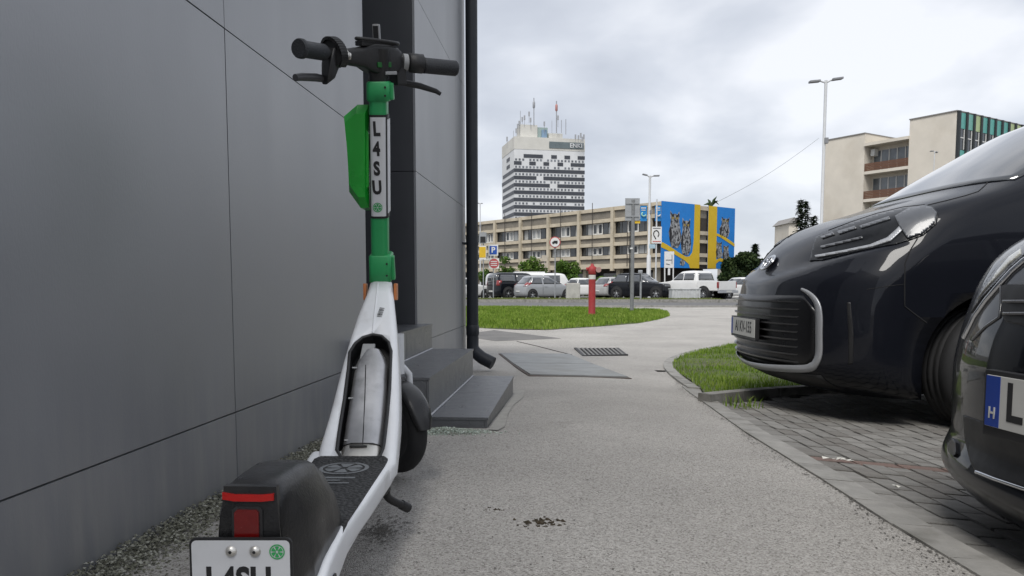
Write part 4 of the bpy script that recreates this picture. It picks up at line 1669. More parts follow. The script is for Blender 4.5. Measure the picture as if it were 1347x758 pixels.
class Slices:
    """body surface: at every height z a plan outline with rounded front and rear"""
    def __init__(self, zs, Lf, Lr, W, Df, nf, Dr=.35, nr=2.6, sm=.12):
        k = len(zs)
        self.z = np.array(zs, float)
        ex = lambda a: np.full(k, a, float) if np.isscalar(a) else np.array(a, float)
        zd = np.linspace(self.z[0], self.z[-1], 500)
        kw = max(3, int(sm / (zd[1] - zd[0])))
        ker = np.hanning(kw + 2)[1:-1]
        ker /= ker.sum()

        def soft(a):
            y = np.interp(zd, self.z, ex(a))
            L_ = kw // 2
            yy = np.concatenate([2 * y[0] - y[1:L_ + 1][::-1], y, 2 * y[-1] - y[-L_ - 1:-1][::-1]])
            return np.convolve(yy, ker, 'same')[L_:L_ + len(y)]
        arrs = [soft(a) for a in (Lf, Lr, W, Df, nf, Dr, nr)]
        self.z = zd
        self.Lf, self.Lr, self.W, self.Df, self.nf, self.Dr, self.nr = arrs

    def at(self, z):
        f = lambda a: float(np.interp(z, self.z, a))
        return tuple(map(f, (self.Lf, self.Lr, self.W, self.Df, self.nf, self.Dr, self.nr)))

    def front(self, w, z):                       # lateral W -> L
        Lf, Lr, W, D, n, _, _ = self.at(z)
        q_ = min(abs(w) / W, 1)
        return Lf + D * (1 - max(0, 1 - q_ ** n) ** (1 / n))

    def rear(self, w, z):
        Lf, Lr, W, _, _, D, n = self.at(z)
        q_ = min(abs(w) / W, 1)
        return Lr - D * (1 - max(0, 1 - q_ ** n) ** (1 / n))

    def side(self, L, z):                        # L -> half width
        Lf, Lr, W, D, n, Dr, nr = self.at(z)
        if L < Lf + D:
            q_ = 1 - max(0, min(1, (L - Lf) / D))
            return W * max(0, 1 - q_ ** n) ** (1 / n)
        if L > Lr - Dr:
            q_ = 1 - max(0, min(1, (Lr - L) / Dr))
            return W * max(0, 1 - q_ ** nr) ** (1 / nr)
        return W

    def ring(self, z, nf=28, ns=10, nr=20):
        Lf, Lr, W, D, n, Dr, n2 = self.at(z)
        pts_ = []
        for i in range(nf + 1):
            a = math.pi * i / nf
            w = -W * math.cos(a)
            # superellipse parametrisation
            c, s_ = math.cos(a), math.sin(a)
            w = -W * math.copysign(abs(c) ** (2 / n), c)
            L = Lf + D * (1 - abs(s_) ** (2 / n))
            pts_.append((L, w))
        for i in range(1, ns):
            pts_.append((Lf + D + (Lr - Dr - Lf - D) * i / ns, W))
        for i in range(nr + 1):
            a = math.pi * i / nr
            c, s_ = math.cos(a), math.sin(a)
            w = W * math.copysign(abs(c) ** (2 / n2), c)
            L = Lr - Dr * (1 - abs(s_) ** (2 / n2))
            pts_.append((L, w))
        for i in range(1, ns):
            pts_.append((Lr - Dr + (Lf + D - Lr + Dr) * i / ns, -W))
        return [Vector((L, w, z)) for (L, w) in pts_]

    def mesh(self, zs, **kw):
        mb = MB()
        rings = [self.ring(z, **kw) for z in zs]
        n = len(rings[0])
        mb.loft(rings, caps=False)
        for r_, rev in ((rings[0], True), (rings[-1], False)):
            c0 = sum(r_, Vector()) / n
            c0.z = r_[0].z
            mb.add([c0] + r_, [((0, (k + 1) % n + 1, k + 1) if rev else (0, k + 1, (k + 1) % n + 1)) for k in range(n)], True)
        return mb.weld(1e-4)


def place_frame(front, heading):
    """car frame: L runs backwards from the nose, W to the car's left-hand... far side, Z up"""
    h = Vector((heading[0], heading[1], 0)).normalized()
    Lx = -h
    Wx = Vector((0, 0, 1)).cross(Lx)
    m_ = Matrix((Lx, Wx, Vector((0, 0, 1)))).transposed().to_4x4()
    m_.translation = Vector(front)
    return m_


def wheel_parts(parent, c, ax, R, w, spokes=5, rim=.72, name='wheel', rim_mat=None, out=1):
    """tyre as the wheel, rim and spokes under it; out = +1 if +ax is the outer side"""
    ax = Vector(ax).normalized() * out
    c = Vector(c)
    tp = [(R * rim, -w / 2), (R * .80, -w * .52), (R * .93, -w * .5), (R * .985, -w * .40), (R, -w * .2), (R * .985, -w * .19), (R * .985, -w * .17), (R, -w * .16), (R, -.01), (R * .985, -.008), (R * .985, .008), (R, .01), (R, w * .16), (R * .985, w * .17), (R * .985, w * .19), (R, w * .2), (R * .985, w * .40), (R * .93, w * .5), (R * .80, w * .52), (R * rim, w / 2)]
    o = part(name, MB().lathe(tp, c, ax, 40), M_RUBBER, parent)
    rp2 = [(R * rim, -w / 2), (R * rim, w * .48), (R * (rim - .03), w * .50), (R * (rim - .05), w * .42), (R * (rim - .06), -w * .1), (.001, -w * .1)]
    part('rim', MB().lathe(rp2, c, ax, 40), M_TRIMG, o)
    ref = Vector((0, 0, 1))
    a0 = ax.cross(ref).normalized()
    sp = MB()
    sp.lathe([(.001, w * .42), (R * .16, w * .41), (R * .18, w * .3), (R * .18, 0)], c, ax, 20)
    for k in range(spokes):
        an = k * 2 * math.pi / spokes + .3
        d = a0 * math.cos(an) + ref * math.sin(an)
        tq = ax.cross(d)
        for sgn in (-1, 1):
            p0, p1 = c + ax * w * .36 + d * R * .14, c + ax * w * .43 + d * R * (rim - .035)
            off0, off1 = tq * sgn * R * .05, tq * sgn * R * .12
            wv = tq * R * .034
            sp.add([p0 + off0 - wv, p0 + off0 + wv, p1 + off1 + wv, p1 + off1 - wv] + [q_ - ax * .03 for q_ in (p0 + off0 - wv, p0 + off0 + wv, p1 + off1 + wv, p1 + off1 - wv)], [(0, 1, 2, 3), (0, 4, 5, 1), (3, 2, 6, 7), (1, 5, 6, 2), (0, 3, 7, 4)])
    part('spokes', sp, rim_mat or M_ALLOY, o)
    return o


class Surf:
    """lets pixel outlines be laid on an already built body"""
    def __init__(self, obj, far=4.2):
        self.far = far
        me = obj.data
        vs = [v.co.copy() for v in me.vertices]
        self.t = BVHTree.FromPolygons(vs, [tuple(p.vertices) for p in me.polygons])

    def hit(self, u, v):
        o = Vector((0, 0, CAM_H))
        h = self.t.ray_cast(o, ray(u, v).normalized())
        if h[0] is None:
            q_, n_, _, _ = self.t.find_nearest(P(u, v, self.far))
            return q_, n_
        n_ = h[1]
        if n_.dot(o - h[0]) < 0:
            n_ = -n_
        return h[0], n_

    def patch(self, poly, off=.003, depth=.006, step=6, smooth=True):
        step = min(step, 2.6)
        n = len(poly)
        dense = []
        for i in range(n):
            a, b_ = Vector(poly[i]), Vector(poly[(i + 1) % n])
            k = max(1, int((b_ - a).length / step))
            dense += [a.lerp(b_, j / k) for j in range(k)]
        nb = len(dense)
        vs = list(dense)
        x0, x1 = min(p.x for p in dense), max(p.x for p in dense)
        y0, y1 = min(p.y for p in dense), max(p.y for p in dense)
        for x in np.arange(x0 + step / 2, x1, step):
            for y in np.arange(y0 + step / 2, y1, step):
                if inside([tuple(p) for p in dense], np.array([x]), np.array([y]))[0]:
                    vs.append(Vector((x, y)))
        r_ = delaunay_2d_cdt(vs, [(i, (i + 1) % nb) for i in range(nb)], [], 1, 1e-4)
        top, bot = [], []
        for p in r_[0]:
            q_, nr_ = self.hit(p.x, p.y)
            top.append(q_ + nr_ * off)
            bot.append(q_ + nr_ * (off - depth))
        fs = [tuple(f) for f in r_[2]]
        mb = MB()
        # make faces look towards the camera
        f0 = fs[len(fs) // 2]
        nn = (top[f0[1]] - top[f0[0]]).cross(top[f0[2]] - top[f0[0]])
        if nn.dot(Vector((0, 0, CAM_H)) - top[f0[0]]) < 0:
            fs = [tuple(reversed(f)) for f in fs]
        mb.add(top, fs, smooth)
        edges = {}
        for f in fs:
            for k in range(len(f)):
                e_ = (f[k], f[(k + 1) % len(f)])
                edges[e_] = 1
        m_ = len(top)
        o = len(mb.v)
        mb.v += [tuple(p) for p in bot]
        base = o - m_
        for (a, b_) in edges:
            if (b_, a) not in edges:
                mb.f.append((b_ + base, a + base, a + o, b_ + o))
                mb.sm.append(False)
        return mb

    def line(self, px, r=.003, off=.0, step=8, n=6):
        pts_ = []
        for i in range(len(px) - 1):
            a, b_ = Vector(px[i]), Vector(px[i + 1])
            k = max(1, int((b_ - a).length / step))
            pts_ += [a.lerp(b_, j / k) for j in range(k)]
        pts_.append(Vector(px[-1]))
        out = []
        for p in pts_:
            q_, nr_ = self.hit(p.x, p.y)
            out.append(q_ + nr_ * off)
        return MB().tube(out, r, n)


def world_mesh(mb, m_):
    mb.v = [tuple(m_ @ Vector(p)) for p in mb.v]
    return mb


# ------------------------------------------------------------------ dark van
VZ = -.20
VA = math.radians(1.2)
van_m = place_frame((1.53, 4.80, VZ), (-math.cos(VA), math.sin(VA)))
zs = [.16, .20, .26, .34, .50, .66, .80, .86, .92, .97, 1.02, 1.08, 1.14, 1.20, 1.25, 1.29, 1.33, 1.45, 1.60, 1.72, 1.78, 1.83, 1.85]
Lf = [.22, .08, .0, -.03, -.035, -.03, .0, .05, .095, .145, .205, .295, .42, .60, .79, .90, .96, 1.14, 1.39, 1.60, 1.74, 2.01, 2.4]
Wd = [.84, .88, .905, .92, .925, .925, .925, .925, .921, .917, .912, .905, .896, .885, .874, .864, .853, .820, .775, .735, .71, .64, .52]
Df = [.48, .49, .50, .50, .50, .50, .50, .51, .52, .54, .56, .56, .53, .48, .42, .40, .40, .42, .44, .46, .46, .5, .5]
nf = [2.1, 2.1, 2.1, 2.1, 2.1, 2.1, 2.1, 2.1, 2.15, 2.25, 2.4, 2.7, 3.0, 3.2, 3.3, 3.2, 2.8, 2.5, 2.4, 2.4, 2.4, 2.4, 2.4]
Lr = [4.2, 4.3, 4.36, 4.38] + [4.40] * 10 + [4.40, 4.395, 4.39, 4.37, 4.33, 4.30, 4.26, 4.15, 3.9]
VAN = Slices(zs, Lf, Lr, Wd, Df, nf)
fine = sorted(set([round(z, 4) for z in list(np.arange(.16, .9, .02)) + list(np.arange(.9, 1.34, .008)) + list(np.arange(1.34, 1.79, .02)) + [1.80, 1.815, 1.83, 1.84, 1.85]]))
van = thing('van', 'large glossy black van parked nose-in behind the grass island', 'van', (2.3, 4.7, VZ))
vb = VAN.mesh(fine, nf=56, ns=16, nr=20)


def sstep(a, b_, x):
    q_ = min(max((x - a) / (b_ - a), 0), 1)
    return q_ * q_ * (3 - 2 * q_)


def ledge(p):
    """crease under the lamp: the nose steps back above a line that climbs towards the wings"""
    L, w, z = p
    if L > 1.0:
        return p
    zc = .775 + .20 * (abs(w) / .92) ** 1.6
    d = .032 * sstep(zc - .008, zc + .035, z) * (1 - sstep(zc + .06, zc + .26, z)) * (1 - sstep(.25, .6, L))
    return (L + d * .8, w - math.copysign(d * .6 * min(1, abs(w) / .7) ** 2, w), z)


vb.v = [ledge(p) for p in vb.v]
body = part('body', world_mesh(vb, van_m), M_VANP, van)
body.data.materials.append(M_UNDER)


def van_p(L, w, z):
    return van_m @ Vector((L, w, z))


WR, WLx, WZ = .325, .985, .325
cut = []
for L in (WLx, WLx + 2.785):
    for s_ in (-1, 1):
        c = MB().tube([van_p(L, s_ * .62, WZ + .015), van_p(L, s_ * 1.2, WZ + .015)], .392, 40, smooth=True)
        cut.append(part('cutter', c.weld(), M_UNDER))
        cut[-1].data.polygons.foreach_set('use_smooth', [True] * len(cut[-1].data.polygons))
boolean(body, cut)
VS = Surf(body)
for L in (WLx, WLx + 2.785):
    for s_ in (-1, 1):
        ax_ = Matrix.Rotation(math.radians(16 if L == WLx else 0), 3, 'Z') @ (van_m.to_3x3() @ Vector((0, 1, 0)))
        wheel_parts(van, van_p(L, s_ * .775, WZ), ax_, WR, .215, 5, .68, out=s_)

# windscreen and bonnet lines
ws = [(1167, 264), (1192, 249), (1230, 227), (1262, 208), (1297, 190), (1347, 165), (1400, 142), (1440, 160), (1430, 178), (1347, 211), (1318, 228), (1302, 235), (1265, 243), (1225, 251)]


def front_patch(S, fm, w0, w1, z0, z1, nw, nz, off, depth, kind='front', shape=None):
    top, bot, fs = [], [], []
    for j in range(nz + 1):
        for i in range(nw + 1):
            a, b_ = i / nw, j / nz
            if shape:
                w, z = shape(a, b_)
            else:
                w, z = w0 + (w1 - w0) * a, z0 + (z1 - z0) * b_
            if kind == 'front':
                L = S.front(w, z)
                e_ = 1e-3
                dLw, dLz = (S.front(w + e_, z) - S.front(w - e_, z)) / (2 * e_), (S.front(w, z + e_) - S.front(w, z - e_)) / (2 * e_)
                n_ = Vector((-1, dLw, dLz)).normalized()
                p = Vector((L, w, z))
            elif kind == 'rear':
                L = S.rear(w, z)
                e_ = 1e-3
                dLw, dLz = (S.rear(w + e_, z) - S.rear(w - e_, z)) / (2 * e_), (S.rear(w, z + e_) - S.rear(w, z - e_)) / (2 * e_)
                n_ = Vector((1, -dLw, -dLz)).normalized()
                p = Vector((L, w, z))
            else:
                sg = 1 if kind == 'left' else -1
                L = w                            # first coordinate is L on the sides
                W_ = S.side(L, z)
                e_ = 1e-3
                dWz = (S.side(L, z + e_) - S.side(L, z - e_)) / (2 * e_)
                dWL = (S.side(L + e_, z) - S.side(L - e_, z)) / (2 * e_)
                n_ = Vector((-dWL, sg, -dWz)).normalized()
                p = Vector((L, sg * W_, z))
            top.append(fm @ (p + n_ * off))
            bot.append(fm @ (p + n_ * (off - depth)))
    nn = nw + 1
    for j in range(nz):
        for i in range(nw):
            fs.append((j * nn + i, j * nn + i + 1, (j + 1) * nn + i + 1, (j + 1) * nn + i))
    m_ = len(top)
    ring = [i for i in range(nn)] + [j * nn + nw for j in range(1, nz + 1)] + [nz * nn + i for i in range(nw - 1, -1, -1)] + [j * nn for j in range(nz - 1, 0, -1)]
    mb = MB()
    mb.add(top, fs, True)
    o = len(mb.v)
    mb.v += [tuple(p) for p in bot]
    for k in range(len(ring)):
        a, b_ = ring[k], ring[(k + 1) % len(ring)]
        mb.f.append((a, b_, b_ + o, a + o))
        mb.sm.append(False)
    bm = bmesh.new()
    me = mb.mesh('t')
    bm.from_mesh(me)
    bmesh.ops.recalc_face_normals(bm, faces=bm.faces)
    bm.to_mesh(me)
    mb.v = [tuple(p.co) for p in me.vertices]
    mb.f = [tuple(p.vertices) for p in me.polygons]
    bm.free()
    bpy.data.meshes.remove(me)
    return mb


def ws_shape(a, b_):
    z = 1.305 + (1.765 - 1.305) * b_
    W_ = VAN.at(z)[2]
    return (-1 + 2 * a) * (W_ - .045 + .0 * b_) * .985, z


part('windscreen', front_patch(VAN, van_m, 0, 0, 0, 0, 30, 14, .004, .012, shape=ws_shape), M_GLAS, van)
for s_ in ('left', 'right'):
    part('side_window', front_patch(VAN, van_m, 1.72, 2.55, 1.28, 1.68, 8, 6, .003, .010, kind=s_, shape=lambda a, b_: (1.45 + .36 * b_ + (2.5 - 1.45 - .36 * b_) * a, 1.29 + .40 * b_)), M_GLAS, van)
    part('side_window', front_patch(VAN, van_m, 2.6, 3.6, 1.28, 1.68, 8, 6, .003, .010, kind=s_), M_GLAS, van)
    part('door_line', MB().tube([van_m @ Vector((1.28, (1 if s_ == 'left' else -1) * (VAN.side(1.28, z) + .0), z)) for z in np.arange(.32, 1.25, .05)], .004, 6), M_UNDER, body)
# shut lines traced over the body
for nm, px in (('bonnet_line', [(1220, 270), (1245, 264), (1270, 257.5), (1287, 252), (1297, 243), (1304.5, 232)]),
               ('bonnet_line', [(1216, 269.5), (1188, 272.5), (1153, 281), (1120, 292), (1090, 303)]),
               ('wing_line', [(1207, 314), (1197, 330), (1190.5, 347), (1190, 375), (1190, 403), (1204, 414), (1219, 425)]),
               ('bumper_line', [(1190, 374), (1165, 377), (1140, 381)])):
    part(nm, VS.line(px, .0032 if nm != 'bumper_line' else .0018), M_UNDER, body)

# headlamp
hl = [(1065.5, 344), (1069, 328), (1074, 312), (1096, 303), (1120, 293.5), (1153, 282.5), (1188, 274), (1215, 271), (1228, 273.5), (1235, 281.5), (1232, 295), (1215, 310), (1195, 317), (1178, 322), (1147, 327.5), (1115, 335), (1082, 343)]
lamp = part('headlamp', VS.patch(hl, .005, .014, 4), M_LAMPD, van)
part('lamp_lens', VS.patch([(1178, 287), (1196, 277), (1215, 273.5), (1226, 275.5), (1232, 282), (1229, 294), (1213, 308), (1194, 315), (1184, 300)], .015, .014, 5), M_LAMP, lamp)
part('lamp_bar', VS.patch([(1073, 337.5), (1110, 331), (1145, 323.5), (1168, 314), (1180, 303), (1190, 292), (1197, 290), (1186, 306), (1172, 318.5), (1147, 327), (1112, 334), (1075, 340.5)], .0125, .009, 5), M_SATIN, lamp)
for q_ in ([(1080, 313), (1097, 307), (1099, 310), (1083, 315.5)], [(1102, 306), (1125, 299), (1128, 302), (1105, 309.5)], [(1131, 299), (1170, 286.5), (1172, 290), (1134, 302)]):
    part('lamp_segment', VS.patch(q_, .0105, .008, 5), M_LAMP, lamp)
part('lamp_fin', VS.patch([(1080, 325), (1135, 312), (1136, 315), (1082, 328)], .0100, .008, 6), pm('lamp_fin_grey', (.06, .062, .068), .3, coat=.5), lamp)

# lower grille: black insert, slats, satin frame
gri = [(963, 397), (985, 395), (1019, 391), (1045, 386), (1061, 381), (1072, 391), (1079, 404), (1083, 425), (1083, 470), (1079, 482), (1060, 486), (1022, 489), (998, 485), (966, 476)]


def gr_shape(a, b_):
    z = .31 + (.705 - .31) * b_
    hw = float(np.interp(b_, [0, .12, .8, 1], [.62, .70, .70, .61]))
    return (-1 + 2 * a) * hw, z


gl = part('grille', front_patch(VAN, van_m, 0, 0, 0, 0, 40, 14, .004, .012, shape=gr_shape), M_TRIMG, van)
for k in range(9):
    z = .335 + k * .042
    pts_ = []
    for i in range(41):
        w = -.6 + 1.2 * i / 40
        L = VAN.front(w, z)
        pts_.append((L, w))
    mb = MB()
    rings = []
    for (L, w) in pts_:
        out = .024 * (1 - (abs(w) / .61) ** 4) + .003
        rings.append([van_p(L - out, w, z + .004), van_p(L - out + .002, w, z - .004), van_p(L + .002, w, z - .009), van_p(L + .002, w, z + .003)])
    mb.loft(rings, True, False)
    part('grille_slat', mb, pm('slat_grey', (.022, .023, .026), .35, coat=.3), gl)


def frame_pts(side):
    return [(w * side, z) for (w, z) in ((.585, .742), (.64, .722), (.695, .680), (.72, .62), (.725, .44), (.72, .37), (.69, .325), (.63, .300), (.45, .284), (.25, .270), (0, .262))]


for side in (-1, 1):
    fp = [tuple(p) for p in chaikin(frame_pts(side), 2)]
    rings = []
    for i, (w, z) in enumerate(fp):
        w0, z0 = fp[max(i - 1, 0)]
        w1, z1 = fp[min(i + 1, len(fp) - 1)]
        t_ = Vector((w1 - w0, z1 - z0)).normalized()
        nr_ = Vector((-t_.y, t_.x)) * (.006 + .012 * min(1, i / 14) + (.003 if z < .33 else 0))
        row = []
        for (sgn, lift) in ((-1, .002), (-.92, .008), (.92, .006), (1, .001)):
            ww, zz = w + nr_.x * sgn, z + nr_.y * sgn
            row.append(van_p(VAN.front(ww, zz) - lift - (.022 if z < .34 and abs(w) < .62 else 0) * (1 - (abs(w) / .62) ** 4 if abs(w) < .62 else 0), ww, zz))
        rings.append(row)
    part('grille_frame', MB().loft(rings, True, True, close=True), M_SATIN, gl)
# side air curtain: dark vertical groove on the bumper corner
part('air_slot', VS.patch([(1114, 398), (1119, 398), (1123, 440), (1122, 478), (1116, 480), (1116, 440)], .001, .004, 6), M_TRIM, body)
part('lower_lip', front_patch(VAN, van_m, -.70, .70, .195, .275, 30, 3, .003, .01), M_TRIM, van)
# number plate with its holder
pz = .497
pL = VAN.front(0, pz) - .034
base_m = van_m @ frame((pL, 0, pz), (0, -1, 0), (0, 0, 1))
hold = part('plate_holder', world_mesh(MB().box((0, 0, -.014), (.54, .132, .024), bev=.004), base_m), M_TRIM, van)
part('number_plate', world_mesh(MB().box((0, .004, -.0005), (.515, .108, .004), bev=.001), base_m), M_CPLATE, hold)
part('plate_strip', world_mesh(MB().box((-.238, .004, .0012), (.036, .106, .0016)), base_m), M_EUBLUE, hold)
link_mesh('lettering', text_mesh('AI KV-155', .098, base_m @ Matrix.Translation((.02, .004, .0022)), .0004, .0015, .86), M_INK, hold)
# three-ellipse emblem on the nose
bz = .905
ec = van_m @ Vector((VAN.front(0, bz) - .002, 0, bz))
dz_ = (VAN.front(0, bz + .03) - VAN.front(0, bz - .03)) / .06
em = frame((0, 0, 0), (0, -1, 0), (dz_, 0, 1))
em = van_m.to_3x3().to_4x4() @ em
em.translation = ec
mb = MB()
def ell(mb, a, b_, r, cx=0, cy=0):
    mb.tube([em @ Vector((cx + a * math.cos(t_), cy + b_ * math.sin(t_), 0)) for t_ in [k * 2 * math.pi / 30 for k in range(31)]], r, 7, caps=False)
ell(mb, .078, .054, .008)
emb = part('emblem', mb, M_CHROME, van)
mb = MB()
ell(mb, .026, .050, .0065)
part('emblem_loop', mb, M_CHROME, emb)
mb = MB()
ell(mb, .058, .020, .0065, 0, .026)
part('emblem_loop', mb, M_CHROME, emb)
part('emblem_back', MB().add([em @ Vector((.072 * math.cos(t_), .05 * math.sin(t_), -.006)) for t_ in [k * 2 * math.pi / 30 for k in range(30)]], [tuple(range(30))]), M_TRIMG, emb)
# door mirrors
for s_ in (-1, 1):
    c0 = van_p(1.52, s_ * (.99), 1.34)
    mm = van_m.to_3x3()
    mi = part('mirror', MB().box(c0, (.10, .20, .22), mm, bev=.035), M_VANP, van)
    part('mirror_arm', MB().tube([van_p(1.52, s_ * .87, 1.27), van_p(1.52, s_ * .95, 1.28)], .025, 8), M_TRIM, mi)

# ------------------------------------------------------------------ small black car in the next bay
BZ = -.10
BA = math.radians(-4.0)
blk_m = place_frame((1.012, 1.36, BZ), (-math.cos(BA), math.sin(BA)))
zs = [.13, .16, .20, .24, .28, .32, .38, .46, .50, .55, .59, .66, .73, .78, .84, .90, .95, 1.0, 1.2, 1.38, 1.44, 1.47]
Lf = [.105, .075, .042, .050, .072, .066, .062, .058, .060, .066, .075, .090, .129, .20, .36, .60, .84, 1.02, 1.38, 1.75, 2.0, 2.4]
Wd = [.74, .79, .82, .83, .84, .845, .85, .86, .86, .86, .86, .86, .858, .856, .853, .85, .845, .835, .76, .69, .62, .5]
Df = [.40, .44, .48, .50, .52, .54, .56, .60, .62, .64, .66, .70, .72, .70, .64, .58, .52, .5, .5, .5, .5, .5]
Lr = [3.6, 3.68, 3.72] + [3.75] * 10 + [3.75, 3.74, 3.73, 3.72, 3.70, 3.60, 3.45, 3.3, 3.0]
BLK = Slices(zs, Lf, Lr, Wd, Df, 2.35, sm=.07)
fine = sorted(set([round(z, 4) for z in list(np.arange(.13, .7, .015)) + list(np.arange(.7, 1.0, .01)) + list(np.arange(1.0, 1.47, .03)) + [1.47]]))
blk = thing('hatchback', 'small black car nosing into the bay beside the van', 'car', (2.0, 1.3, BZ))
bb = part('body', world_mesh(BLK.mesh(fine, nf=56, ns=14, nr=20), blk_m), M_BLKP, blk)
bb.data.materials.append(M_UNDER)


def blk_p(L, w, z):
    return blk_m @ Vector((L, w, z))


cut = []
for L in (.74, 3.1):
    for s_ in (-1, 1):
        c = MB().tube([blk_p(L, s_ * .58, .30), blk_p(L, s_ * 1.1, .30)], .35, 40)
        cut.append(part('cutter', c.weld(), M_UNDER))
boolean(bb, cut)
BS = Surf(bb, 1.95)
for L in (.74, 3.1):
    for s_ in (-1, 1):
        wheel_parts(blk, blk_p(L, s_ * .74, .29), blk_m.to_3x3() @ Vector((0, 1, 0)), .29, .18, 5, .66, out=s_)


def blk_ws(a, b_):
    z = 1.0 + .36 * b_
    return (-1 + 2 * a) * (BLK.at(z)[2] - .05), z


part('windscreen', front_patch(BLK, blk_m, 0, 0, 0, 0, 24, 10, .004, .012, shape=blk_ws), M_GLAS, blk)
for s_ in ('left', 'right'):
    part('side_window', front_patch(BLK, blk_m, 0, 0, 0, 0, 8, 6, .003, .010, kind=s_, shape=lambda a, b_: (1.55 + .3 * b_ + (2.4 - 1.55 - .3 * b_) * a, .98 + .34 * b_)), M_GLAS, blk)
    part('side_window', front_patch(BLK, blk_m, 2.45, 3.2, .98, 1.32, 8, 6, .003, .010, kind=s_), M_GLAS, blk)
# headlamp with chrome underline, upper grille, lower grille, plate: traced on the nose
hl = part('headlamp', BS.patch([(1279, 412), (1284, 398), (1292, 381), (1304, 363), (1319, 345), (1336, 331), (1352, 319), (1372, 309), (1375, 322), (1347, 338), (1330, 354), (1312, 373), (1295, 390), (1281, 409)], .004, .012, 6), M_LAMP, blk)
part('lamp_inner', BS.patch([(1290, 394), (1301, 377), (1315, 358), (1330, 340), (1345, 330), (1345, 336), (1328, 351), (1311, 369), (1294, 387)], .007, .005, 5), pm('lamp_cream', (.55, .55, .5), .3, coat=.8), hl)
part('chrome_trim', BS.line([(1270, 444), (1284, 416), (1299, 395), (1315, 376.5), (1332, 358), (1348, 344), (1375, 327)], .0075, .002, 4, 8), M_CHROME, blk)
gu = part('upper_grille', BS.patch([(1318, 376), (1330, 374.5), (1400, 374), (1400, 432), (1347, 428), (1325, 424), (1319, 414)], .003, .01, 6), M_TRIM, blk)
for v in (398, 414):
    part('grille_bar', BS.patch([(1324, v - 2), (1400, v - 2.5), (1400, v + 1.5), (1324, v + 1)], .009, .008, 6), pm('bar_grey', (.10, .10, .11), .3, coat=.6), gu)
part('crease', BS.line([(1280, 447), (1298, 429), (1315, 417.5), (1317.5, 400), (1317.5, 377)], .0035, .001, 4, 8), pm('crease_sheen', (.05, .052, .058), .25, coat=1.0), bb)
gw = part('lower_grille', BS.patch([(1268, 546), (1290, 554), (1320, 562), (1400, 580), (1400, 655), (1347, 640), (1310, 628), (1284, 621), (1277, 606), (1271, 580)], .003, .01, 7), M_TRIM, blk)
part('grille_trim', BS.line([(1286, 621.5), (1310, 631), (1347, 643.5), (1400, 660)], .0045, .003, 4, 8), M_CHROME, blk)
part('fog_lamp', BS.patch([(1248, 586), (1251, 579), (1256, 577), (1260, 583), (1261, 598), (1257, 602), (1251, 596)], .006, .012, 4), M_TRIMG, blk)
# honeycomb mesh behind the lower grille
pz = .415
pL = BLK.front(0, pz) - .030
pm_ = blk_m @ frame((pL, 0, pz), (0, -1, 0), (0, 0, 1))
hold = part('plate_holder', world_mesh(MB().box((0, -.006, -.013), (.545, .142, .022), bev=.004), pm_), M_TRIM, blk)
part('number_plate', world_mesh(MB().box((0, 0, 0), (.52, .110, .004), bev=.001), pm_), M_CPLATE, hold)
part('plate_strip', world_mesh(MB().box((-.2385, 0, .0018), (.042, .108, .002)), pm_), M_EUBLUE, hold)
link_mesh('lettering', text_mesh('H', .034, pm_ @ Matrix.Translation((-.2385, -.026, .0032)), .0004, .0008, .9), M_CPLATE, hold)
link_mesh('lettering', text_mesh('L', .112, pm_ @ Matrix.Translation((-.176, .0, .0024)), .0004, .0025, .9), M_INK, hold)
for s_ in (-1, 1):
    c0 = blk_p(1.35, s_ * .92, 1.0)
    part('mirror', MB().box(c0, (.10, .17, .13), blk_m.to_3x3(), bev=.03), M_BLKP, blk)


# ------------------------------------------------------------------ the far halves of both noses mirror the near ones
def mirror(o, fm, parent):
    me = o.data.copy()
    me.transform(fm @ Matrix.Diagonal((1, -1, 1, 1)) @ fm.inverted())
    me.flip_normals()
    c = link_mesh(o.name.split('.')[0], me, None, parent)
    for k in [x for x in COL.objects if x.parent == o]:
        mirror(k, fm, c)
    return c


for (root, fm, names) in ((van, van_m, ('headlamp',)), (blk, blk_m, ('headlamp', 'chrome_trim', 'upper_grille', 'lower_grille', 'grille_trim', 'fog_lamp'))):
    for o in [x for x in COL.objects if x.parent == root and x.name.split('.')[0] in names]:
        mirror(o, fm, root)
for o in [x for x in COL.objects if x.parent == body and x.name.split('.')[0] in ('bonnet_line', 'wing_line', 'bumper_line', 'air_slot')]:
    mirror(o, van_m, body)
part('upper_grille', front_patch(BLK, blk_m, -.125, .125, .585, .655, 6, 3, .0025, .01), M_TRIM, blk)
part('lower_grille', front_patch(BLK, blk_m, -.125, .125, .262, .345, 6, 3, .0025, .01), M_TRIM, blk)
